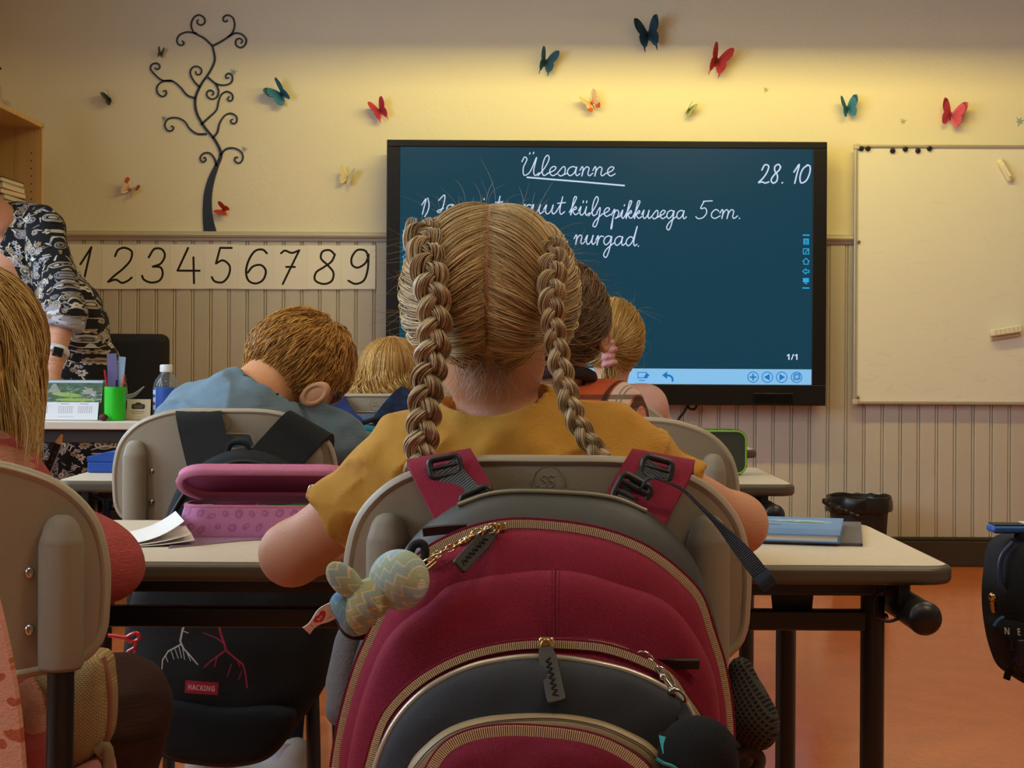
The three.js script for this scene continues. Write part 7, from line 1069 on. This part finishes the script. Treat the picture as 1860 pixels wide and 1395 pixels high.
// ---------------------------------------------------------------- child with wavy blond hair
{
  const t = person('child with long wavy golden hair in front of the galaxy bag'), skin = skinMat('#d7a183'), HC = P(712, 672, 4.35), R = [0.088, 0.09, 0.092], h = headParts(HC.clone().add(V(0, -0.008, 0)), 0.95, V(0, -0.6, -1));
  const sL = P(620, 768, 4.33), sR = P(800, 768, 4.33), eR = P(830, 800, 4.45), eL = P(590, 800, 4.45), wR = P(760, 806, 4.62), wL = P(650, 806, 4.62), [lo, hi] = lowHi([HC, eL, eR, wL, wR, V(-0.35, 0.45, -4.25)], 0.13);
  part(t, 'body', meshSDF(sdf.uni([...h.fn, sdf.cap(P(712, 700, 4.34), P(712, 745, 4.33), 0.042, 0.046), sdf.cap(sL, sR, 0.04), sdf.cap(P(712, 780, 4.32), V(-0.35, 0.5, -4.22), 0.08, 0.08), sdf.cap(sL, eL, 0.036, 0.032), sdf.cap(sR, eR, 0.036, 0.032), sdf.cap(eL, wL, 0.032, 0.022), sdf.cap(eR, wR, 0.032, 0.022), handParts(wL, V(0.6, -0.1, -0.5), V(0, -1, 0), 0.8, 0.4), handParts(wR, V(-0.6, -0.1, -0.5), V(0, -1, 0), 0.8, 0.4, -1)], 0.025), lo, hi, 0.014), skin); face(t, h, 0.95, '#94733f');
  part(t, 'shirt', meshSDF(sdf.uni([sdf.cap(sL, sR, 0.052), sdf.cap(P(712, 785, 4.32), V(-0.35, 0.5, -4.22), 0.11, 0.11), sdf.cap(sL, eL, 0.05, 0.045), sdf.cap(sR, eR, 0.05, 0.045)], 0.04), [lo[0], 0.45, lo[2]], [hi[0], 0.9, hi[2]], 0.013), cloth('#46505c'), 'dark grey top');
  part(t, 'trousers', meshSDF(sdf.uni([sdf.ell(V(-0.35, 0.51, -4.22), [0.12, 0.07, 0.1]), ...legsFor(-0.35, 0.445, -4.24, -4.52, -4.55, 0.055, 0.07)], 0.03), [-0.57, 0.04, -4.66], [-0.13, 0.62, -4.08], 0.016), cloth('#2b2e38')); for (const k of [-1, 1]) shoe(t, -0.35 + k * 0.077, -4.55, 0, 0.88, cloth('#8a8a90'), solem);
  const cols = ['#b98438', '#d6a452', '#93652a', '#c6924a', '#e3bd77'], list = [];
  part(t, 'hair_base', meshSDF(sdf.cut(sdf.uni([sdf.ell(HC, [R[0] - 0.004, R[1] - 0.004, R[2] - 0.004]), sdf.cap(P(680, 700, 4.33), P(675, 750, 4.31), 0.045, 0.035), sdf.cap(P(740, 700, 4.33), P(745, 750, 4.31), 0.045, 0.035), sdf.cap(P(712, 695, 4.33), P(712, 755, 4.31), 0.048, 0.04)], 0.03), sdf.plane(HC.clone().add(V(0, 0.02, -0.05)), V(0, -0.5, -1)), 0.01), [HC.x - 0.14, HC.y - 0.2, HC.z - 0.12], [HC.x + 0.14, HC.y + 0.12, HC.z + 0.14], 0.009), phys(col('#b98438'), 0.6));
  for (let i = 0; i < 2000; i++) {
    const a0 = rr(-115, 115), a = dirOf(a0 * 0.5 * D2R, rr(60, 86) * D2R), b = dirOf(a0 * D2R, rr(-25, 5) * D2R), pts = combed(HC, R, a, b, 8, 0.004, rr(-0.002, 0.005), 0.03), last = pts[pts.length - 1], ph = rr(0, 1.2) + Math.floor(a0 / 14) * 2.1, l = rr(0.06, 0.13), out2 = V(Math.sin(a0 * D2R), 0, Math.cos(a0 * D2R));
    for (let k = 1; k <= 12; k++) { const q = k / 12; pts.push(V(last.x + out2.x * 0.03 * q + 0.013 * q * Math.sin(q * 9 + ph) + 0.003 * Math.sin(ph * 7), last.y - l * q, last.z + out2.z * 0.02 * q + 0.012 * q * Math.cos(q * 8 + ph))); }
    list.push({ pts, r: rr(0.001, 0.0016), c: mixHair(cols), tip: 0.3 });
  }
  list.push(...flyaways(HC, R, 120, cols, 0.06)); hairPart(t, 'hair', list, 'long wavy golden hair');
}
// ---------------------------------------------------------------- teacher in the paisley dress
seed = 4242;
const paisleyTex = canvasTex(1024, 1024, (g, w) => {
  g.fillStyle = '#0d0c10'; g.fillRect(0, 0, w, w);
  const creams = ['#c3b8a4', '#a8977f', '#d8d0c0', '#8d8890', '#9a8468', '#b8b8c0'];
  const wrap = (x, y, f) => { for (const dx of [-w, 0, w]) for (const dy of [-w, 0, w]) { if (x + dx < -200 || x + dx > w + 200 || y + dy < -200 || y + dy > w + 200) continue; g.save(); g.translate(x + dx, y + dy); f(); g.restore(); } };
  for (let i = 0; i < 48; i++) { // paisley drops
    const x = rnd() * w, y = rnd() * w, a = rnd() * 6.3, s = rr(0.7, 1.25), c = creams[i % 6], c2 = creams[(i + 2) % 6];
    wrap(x, y, () => { g.rotate(a); g.scale(s, s); const drop = (k) => { g.beginPath(); g.moveTo(0, 70 * k); g.bezierCurveTo(-60 * k, 40 * k, -50 * k, -50 * k, 0, -50 * k); g.bezierCurveTo(50 * k, -50 * k, 46 * k, 20 * k, 10 * k, 40 * k); g.quadraticCurveTo(-8 * k, 52 * k, 0, 70 * k); }; drop(1); g.strokeStyle = c; g.lineWidth = 9; g.stroke(); drop(0.68); g.strokeStyle = c2; g.lineWidth = 7; g.stroke(); drop(0.36); g.fillStyle = c; g.fill(); });
  }
  for (let i = 0; i < 60; i++) { const x = rnd() * w, y = rnd() * w, c = creams[(i * 5) % 6], n = 5 + (i % 3), s = rr(14, 26); wrap(x, y, () => { g.fillStyle = c; for (let k = 0; k < n; k++) { const a = k / n * 6.283; g.beginPath(); g.ellipse(Math.cos(a) * s, Math.sin(a) * s, s * 0.8, s * 0.5, a, 0, 7); g.fill(); } g.fillStyle = '#3a4a48'; g.beginPath(); g.arc(0, 0, s * 0.45, 0, 7); g.fill(); }); }
  for (let i = 0; i < 150; i++) { const x = rnd() * w, y = rnd() * w, c = creams[i % 6], a = rnd() * 6.3; wrap(x, y, () => { g.rotate(a); g.fillStyle = c; for (let k = 0; k < 6; k++) { g.beginPath(); g.ellipse(k * 11, 0, 7, 10 - k, 0.4, 0, 7); g.fill(); } }); }
});
{
  const t = person('teacher in a black and cream paisley dress leaning on her desk'), skin = skinMat('#c88a68');
  const HC = P(-85, 300, 5.0), look = V(-0.35, -0.5, 0.75).normalize(), h = headParts(HC, 1.12, look), nb = P(0, 400, 5.12), sN = P(78, 412, 5.16), sF = P(-75, 420, 5.2), eN = P(116, 566, 5.04), wN = P(92, 690, 4.92), eF = P(-120, 560, 5.05), wF = P(-100, 690, 4.92), hip = P(142, 705, 5.38), knee = P(140, 930, 5.36);
  const handN = handParts(wN, V(-0.06, -0.85, 0.5), V(0, -0.5, -1), 1.0, 0.15), handF = handParts(wF, V(0.05, -0.85, 0.5), V(0, -0.5, -1), 1.0, 0.15, -1);
  const f = sdf.uni([...h.fn, sdf.cap(HC.clone().add(V(0.02, -0.06, -0.02)), nb, 0.055, 0.06), sdf.cap(sN, sF, 0.06), sdf.cap(P(20, 480, 5.2), hip, 0.12, 0.13), sdf.cap(sN, eN, 0.05, 0.042), sdf.cap(eN, wN, 0.042, 0.028), sdf.cap(sF, eF, 0.05, 0.042), sdf.cap(eF, wF, 0.042, 0.028), handN, handF, ...[-1, 1].flatMap((k) => [sdf.cap(V(hip.x + k * 0.08, 0.8, hip.z), V(hip.x + k * 0.08, 0.45, hip.z), 0.075, 0.055), sdf.cap(V(hip.x + k * 0.08, 0.45, hip.z), V(hip.x + k * 0.08, 0.08, hip.z), 0.052, 0.036)])], 0.03);
  const [lo, hi] = lowHi([HC, eN, eF, wN, wF, hip, V(hip.x, 0.05, hip.z)], 0.15);
  part(t, 'body', meshSDF(f, lo, hi, 0.0135), skin); face(t, h, 1.12, '#6a5a4c');
  part(t, 'hair', meshSDF(sdf.wob(sdf.cut(sdf.ell(HC.clone().add(V(0.02, 0.02, -0.02)), [0.104, 0.125, 0.112]), sdf.plane(HC.clone().addScaledVector(look, 0.03).add(V(0, 0.05, 0)), look.clone().add(V(0, -0.5, 0))), 0.01), (x, y, z) => 0.005 * N3(x * 80, y * 14, z * 80)), [HC.x - 0.16, HC.y - 0.16, HC.z - 0.16], [HC.x + 0.16, HC.y + 0.18, HC.z + 0.16], 0.01), cloth('#b5a698', { bumpScale: 0.004 }), 'short grey hair');
  // dress
  const au = eN.clone().sub(sN).normalize(), hem = P(111, 580, 5.03), uh = V(-0.1, -1, 0.2);
  let d = sdf.uni([sdf.cap(sN, sF, 0.074), sdf.cap(P(35, 455, 5.22), P(108, 575, 5.3), 0.14, 0.138), sdf.cap(P(108, 575, 5.3), hip, 0.138, 0.155), sdf.cap(hip, V(hip.x + 0.01, 0.36, hip.z), 0.155, 0.185), sdf.cap(sF, eF, 0.066, 0.062)], 0.06);
  d = sdf.sub(d, sdf.cap(HC, P(-14, 420, 5.1), 0.07, 0.048), 0.01); d = sdf.cut(d, sdf.plane(V(0, 0.34, 0), V(0, -1, 0)), 0.004); d = sdf.wob(d, (x, y, z) => 0.011 * N3(x * 9, y * 7, z * 9) + 0.004 * N3(x * 26, y * 20, z * 26));
  const pm = cloth('#ffffff', { map: rep(paisleyTex, 3.5), sheenColor: col('#3a3634'), bumpScale: 0.002 });
  const dress = part(t, 'dress', meshSDF(d, [sF.x - 0.3, 0.3, -5.62], [hip.x + 0.24, 1.62, -4.9], 0.0135), pm, 'black dress with cream paisley print');
  const sl = sdf.wob(sdf.cut(sdf.uni([sdf.cap(sN.clone().add(V(-0.01, 0.0, 0)), eN, 0.075, 0.07), sdf.cap(eN, P(110, 600, 5.02), 0.07, 0.068)], 0.03), sdf.plane(hem, uh), 0.004), (x, y, z) => 0.006 * N3(x * 20, y * 24, z * 20));
  part(dress, 'sleeve', meshSDF(sl, [sN.x - 0.14, hem.y - 0.06, -5.32], [eN.x + 0.14, sN.y + 0.12, -4.9], 0.0095), pm);
  const cuff = sdf.wob(sdf.cut(sdf.cut(sdf.cap(P(118, 540, 5.05), P(108, 610, 5.02), 0.077, 0.073), sdf.plane(P(110, 598, 5.02), uh), 0.004), sdf.plane(P(114, 562, 5.03), V(0.1, 1, -0.2)), 0.006), (x, y, z) => 0.005 * N3(x * 26, y * 20, z * 26)), ct = rep(canvasTex(256, 256, (g, w2) => { g.fillStyle = '#9c979c'; g.fillRect(0, 0, w2, w2); for (let i = 0; i < 70; i++) { g.strokeStyle = ['#d8d4d2', '#c3bfc6', '#4a4248', '#8a7468'][i % 4]; g.lineWidth = rr(4, 16); const x = rnd() * w2, y = rnd() * w2; g.beginPath(); g.moveTo(x, y); g.quadraticCurveTo(x + rr(-30, 30), y + rr(-20, 20), x + rr(-50, 50), y + rr(-30, 30)); g.stroke(); } }), 5);
  part(dress, 'rolled_cuff', meshSDF(cuff, [eN.x - 0.14, hem.y - 0.08, -5.2], [eN.x + 0.14, eN.y + 0.12, -4.9], 0.0085), cloth('#ffffff', { map: ct, sheen: 0.6, sheenColor: col('#9a96a0') }), 'rolled pale cuff');
  const w = P(88, 640, 4.955), ax = wN.clone().sub(eN).normalize(), st = new THREE.TorusGeometry(0.036, 0.008, 8, 30); st.scale(1, 1, 1.6); st.applyQuaternion(new THREE.Quaternion().setFromUnitVectors(V(0, 0, 1), ax)); const wc = eN.clone().lerp(wN, 0.60); st.translate(wc.x, wc.y, wc.z);
  const wt = part(t, 'wristwatch_strap', st, std(col('#d5d2cf'), 0.4), 'pale watch strap'); const face2 = rbox(0.034, 0.03, 0.012, 0.005, [0, 0, 0], 3); face2.rotateZ(-0.25); face2.rotateY(0.35); face2.translate(wc.x + 0.016, wc.y + 0.001, wc.z + 0.036); part(wt, 'watch_face', face2, phys(col('#0b0b0d'), 0.12));
  for (const k of [-1, 1]) shoe(t, hip.x + k * 0.08, hip.z, Math.PI, 1.1, std(col('#1a1614'), 0.5), std(col('#0e0c0b'), 0.6));
}
// ---------------------------------------------------------------- girl in the pink fleece jacket
seed = 99;
const fleeceTex = canvasTex(1024, 1024, (g, w) => {
  g.fillStyle = '#cd5b58'; g.fillRect(0, 0, w, w); for (let i = 0; i < 11; i++) { const x = rnd() * w, y = rnd() * w, r = rr(70, 150); g.fillStyle = '#dc9a7c'; for (const dx of [-w, 0, w]) for (const dy of [-w, 0, w]) { g.beginPath(); for (let k = 0; k <= 40; k++) { const a = k / 40 * 6.2832, q = r * (0.75 + 0.45 * N3(Math.cos(a) * 1.4 + i * 3, Math.sin(a) * 1.4, i)); const X = x + dx + Math.cos(a) * q * 1.3, Y = y + dy + Math.sin(a) * q * 0.8; k ? g.lineTo(X, Y) : g.moveTo(X, Y); } g.fill(); } }
  for (let i = 0; i < 9000; i++) { g.fillStyle = `rgba(${rnd() < 0.5 ? '255,210,190' : '120,30,30'},0.06)`; g.fillRect(rnd() * w, rnd() * w, 3, 3); }
});
const fleece = (o = 0) => { const m = rep(fleeceTex, 3.2); m.offset.set(o, o * 0.7); return cloth('#ffffff', { map: m, sheen: 0.6, sheenColor: col('#e08a80'), bumpMap: rep(TEX.fine, 26), bumpScale: 0.005 }); };
{
  const t = person('girl with loose blond hair in a coral pink fleece jacket'), skin = skinMat('#d79a77'), HC = P(-78, 640, 1.86), R = [0.096, 0.104, 0.1], h = headParts(HC.clone().add(V(0, -0.008, 0)), 1, V(0.25, -0.35, -1));
  const sR = P(-6, 925, 1.80), sL = P(-290, 880, 1.78), eR = P(184, 1022, 1.80), wR = P(44, 985, 1.93), eL = P(-420, 1010, 1.85), wL = P(-250, 980, 2.1), hip = V(-0.66, 0.53, -1.72);
  const f = sdf.uni([...h.fn, sdf.cap(P(-90, 740, 1.86), P(-110, 850, 1.82), 0.045, 0.05), sdf.cap(sL, sR, 0.042), sdf.cap(P(-115, 920, 1.80), hip, 0.085, 0.085), sdf.cap(sR, eR, 0.042, 0.036), sdf.cap(eR, wR, 0.035, 0.025), sdf.cap(sL, eL, 0.042, 0.036), sdf.cap(eL, wL, 0.035, 0.025), handParts(wR, V(-0.05, 0.45, -0.25), V(-0.6, -0.3, -0.6), 0.82, 0.9), handParts(wL, V(0.6, -0.1, -0.5), V(0, -1, 0), 0.82, 0.4)], 0.024), [lo, hi] = lowHi([HC, eR, wR, eL, wL, hip], 0.13);
  part(t, 'body', meshSDF(f, lo, hi, 0.0105), skin); face(t, h, 1, '#a07c4e');
  let j = sdf.uni([sdf.cap(sL, sR, 0.058), sdf.cap(P(-115, 920, 1.80), hip, 0.118, 0.125), sdf.cap(P(-110, 880, 1.82), P(-105, 835, 1.83), 0.085, 0.066), sdf.cap(sR, eR, 0.054, 0.041), sdf.cap(eR, eR.clone().lerp(wR, 0.75), 0.041, 0.038), sdf.cap(sL, eL, 0.058, 0.05), sdf.cap(eL, eL.clone().lerp(wL, 0.8), 0.05, 0.042)], 0.035);
  j = sdf.sub(j, sdf.cap(P(-95, 770, 1.85), P(-105, 815, 1.835), 0.064, 0.055), 0.006); j = sdf.wob(j, (x, y, z) => 0.005 * N3(x * 16, y * 18, z * 14));
  const jk = part(t, 'jacket', meshSDF(j, [lo[0], 0.44, lo[2]], [hi[0], 0.95, hi[2]], 0.0085), fleece(), 'coral fleece jacket with cream patches');
  part(jk, 'jacket_hem', puff(out([[4, 1212], [40, 1222], [75, 1262], [98, 1320], [108, 1375], [90, 1420], [40, 1450], [-30, 1460], [-60, 1380], [-40, 1250]], 1.625), P(20, 1340, 1.625), 0.035, { n: 2.2, rim: 0.03, rings: 14, around: 80, wob: 0.006, wf: 30 }), fleece(0.3));
  const tx = colorTex(64, (u, v) => { const k = ((u * 5) % 1 - 0.5) ** 2 + ((v * 5) % 1 - 0.5) ** 2 < 0.03 ? 0.75 : 1; return [0.24 * k, 0.15 * k, 0.125 * k]; });
  const L = [sdf.ell(hip.clone().add(V(0, -0.01, -0.03)), [0.14, 0.08, 0.11])]; for (const [x, k] of [[-0.48, 1], [-0.72, 0]]) { const hp = V(lerp(hip.x, x, 0.6), 0.512, -1.74), kn = V(x + 0.005, 0.50, k ? -1.86 : -2.08), an = V(x - 0.01, 0.08, k ? -1.84 : -2.1); L.push(sdf.cap(hp, kn, 0.068, 0.062), sdf.cap(kn, an, 0.056, 0.04)); }
  part(t, 'leggings', meshSDF(sdf.wob(sdf.uni(L, 0.03), (x, y, z) => 0.0035 * N3(x * 30, y * 44, z * 20)), [-0.9, 0.04, -2.2], [-0.36, 0.64, -1.56], 0.0095), cloth('#ffffff', { map: rep(tx, 4), sheenColor: col('#5a3a30') }), 'dark brown leggings with tiny motifs');
  shoe(t, -0.49, -1.84, 0, 0.9, cloth('#b8a8a0'), solem); shoe(t, -0.73, -2.1, 0, 0.9, cloth('#b8a8a0'), solem);
  const cols = ['#c79a52', '#e0b96e', '#a67f42', '#edcf8c', '#d2a85e', '#b8924f'], list = [];
  part(t, 'hair_base', meshSDF(sdf.cut(sdf.uni([sdf.ell(HC, [R[0] - 0.004, R[1] - 0.004, R[2] - 0.004]), sdf.cap(P(-40, 700, 1.82), P(-20, 790, 1.82), 0.04, 0.02), sdf.cap(P(-110, 700, 1.79), P(-110, 830, 1.76), 0.06, 0.045)], 0.03), sdf.plane(HC.clone().add(V(0.0, 0.02, -0.045)), V(0.2, -0.5, -1)), 0.01), [HC.x - 0.14, HC.y - 0.2, HC.z - 0.13], [HC.x + 0.14, HC.y + 0.13, HC.z + 0.15], 0.008), phys(col('#c79a52'), 0.55));
  for (let i = 0; i < 3400; i++) {
    const a0 = rr(-110, 128), a = dirOf((a0 * 0.4 - 10) * D2R, rr(56, 88) * D2R), b = dirOf(a0 * D2R, rr(-28, 8) * D2R), pts = combed(HC, R, a, b, 10, 0.006 + rr(-0.002, 0.004), rr(-0.003, 0.006), 0.03), last = pts[pts.length - 1], ph = rr(0, 1.5) + Math.floor(a0 / 9) * 1.7, l = rr(0.07, 0.15), o = V(Math.sin(a0 * D2R), 0, Math.cos(a0 * D2R));
    for (let k = 1; k <= 12; k++) { const q = k / 12; pts.push(V(last.x + o.x * (0.004 * q - 0.012 * q * q) + 0.004 * Math.sin(q * 6 + ph), last.y - l * q, last.z + o.z * (0.014 * q - 0.03 * q * q) + 0.004 * Math.cos(q * 5 + ph))); }
    list.push({ pts, r: rr(0.0006, 0.001), c: mixHair(cols), tip: 0.2 });
  }
  for (let i = 0; i < 60; i++) { const a = P(rr(20, 60), rr(600, 720), rr(1.74, 1.80)), b = P(rr(30, 82), rr(800, 862), rr(1.74, 1.8)), m = a.clone().lerp(b, 0.5).add(V(rr(0, 0.014), 0, 0)); list.push({ pts: curve([a, m, b]).getPoints(10), r: 0.0005, c: mixHair(cols), tip: 0.2 }); }
  list.push(...flyaways(HC, R, 200, cols, 0.06)); hairPart(t, 'hair', list, 'long loose blond hair');
}
{ // beige mesh pad and leopard scarf by the same chair
  const dots = colorTex(128, (u, v) => { const k = Math.sin((u + v) * 6.283 * 14) * 0.5 + 0.5, q = Math.sin((u - v) * 6.283 * 14) * 0.5 + 0.5, s = 0.72 + 0.28 * k * q; return [0.80 * s, 0.68 * s, 0.45 * s]; });
  const t = thing('mesh_backpack', 'beige mesh padded backpack wedged behind the girl in pink', 'backpack'), m = std(0xffffff, 0.9, { map: rep(dots, 18), bumpMap: rep(greyTex(128, (u, v) => (Math.sin((u + v) * 6.283 * 14) * Math.sin((u - v) * 6.283 * 14)) * 0.5 + 0.5), 18), bumpScale: 0.001 });
  part(t, 'mesh_panel', puff(out([[66, 1195], [130, 1190], [186, 1192], [197, 1240], [199, 1300], [192, 1345], [168, 1380], [120, 1395], [80, 1380], [62, 1300]], 1.66), P(135, 1290, 1.66), 0.03, { n: 2.4, rim: 0.035, rings: 14, around: 90 }), m); part(t, 'trim', tube(out([[186, 1194], [197, 1240], [199, 1300], [192, 1345], [168, 1380], [120, 1396]], 1.658), 0.004, 40, 8), cloth('#c98a6c'));
  part(t, 'carry_strap', tube(out([[176, 1366], [192, 1356], [197, 1385], [190, 1415], [176, 1420]], 1.645), 0.0065, 24, 8), cloth('#c0a682')); part(t, 'pink_base', puff(out([[70, 1380], [130, 1392], [186, 1372], [200, 1420], [190, 1480], [80, 1480]], 1.652), P(135, 1430, 1.652), 0.02, { n: 3, rim: 0.03, rings: 8, around: 60 }), cloth('#c98a80'));
  const leo = canvasTex(256, 256, (g, w) => { g.fillStyle = '#dba083'; g.fillRect(0, 0, w, w); for (let i = 0; i < 40; i++) { const x = rnd() * w, y = rnd() * w; g.fillStyle = '#b9603a'; for (const dx of [-w, 0, w]) for (const dy of [-w, 0, w]) { g.beginPath(); g.ellipse(x + dx, y + dy, rr(9, 20), rr(6, 12), rnd() * 3, 0, 7); g.fill(); } } });
  single('leopard_scarf', ribbon(out([[-48, 1060], [-26, 1150], [-2, 1280], [8, 1390], [14, 1500]], 1.475), 0.042, V(1, 0, 0.2), 0.008, 30), cloth('#ffffff', { map: rep(leo, 7), sheenColor: col('#d9a48a') }), 'coral leopard print scarf hanging over the chair of the girl in pink', 'scarf');
}
{ // fleece jacket draped over the front-row chair
  const t = thing('fleece_jacket', 'beige fluffy fleece jacket draped over the chair with the galaxy bag', 'jacket'), f = sdf.wob(sdf.uni([sdf.cap(P(800, 716, 4.03), P(828, 742, 4.01), 0.03, 0.032), sdf.cap(P(812, 740, 4.0), P(822, 830, 3.965), 0.045, 0.05), sdf.cap(P(800, 726, 4.07), P(806, 800, 4.085), 0.03, 0.035)], 0.04), (x, y, z) => 0.006 * N3(x * 30, y * 30, z * 30) + 0.002 * N3(x * 120, y * 120, z * 120)), c = P(815, 770, 4.0);
  part(t, 'body', meshSDF(f, [c.x - 0.12, c.y - 0.2, c.z - 0.14], [c.x + 0.13, c.y + 0.14, c.z + 0.14], 0.0075), cloth('#a08a63', { bumpScale: 0.008, sheen: 0.7 }));
}
// ---------------------------------------------------------------- every thing's origin at its base, then hand over
scene.updateMatrixWorld(true);
for (const o of [...scene.children]) {
  if (o.isLight || o.isCamera || o.position.lengthSq() > 0 || o.userData.kind === 'structure') continue;
  const b = new THREE.Box3().setFromObject(o, true), c = V((b.min.x + b.max.x) / 2, b.min.y, (b.min.z + b.max.z) / 2);
  if (o.isMesh) { o.geometry.translate(-c.x, -c.y, -c.z); o.children.forEach((k) => k.position.sub(c)); } else o.children.forEach((k) => k.position.sub(c));
  o.position.copy(c);
}
scene.traverse((o) => { if (o.isMesh) o.castShadow = o.receiveShadow = true; });
renderer.render(scene, camera);
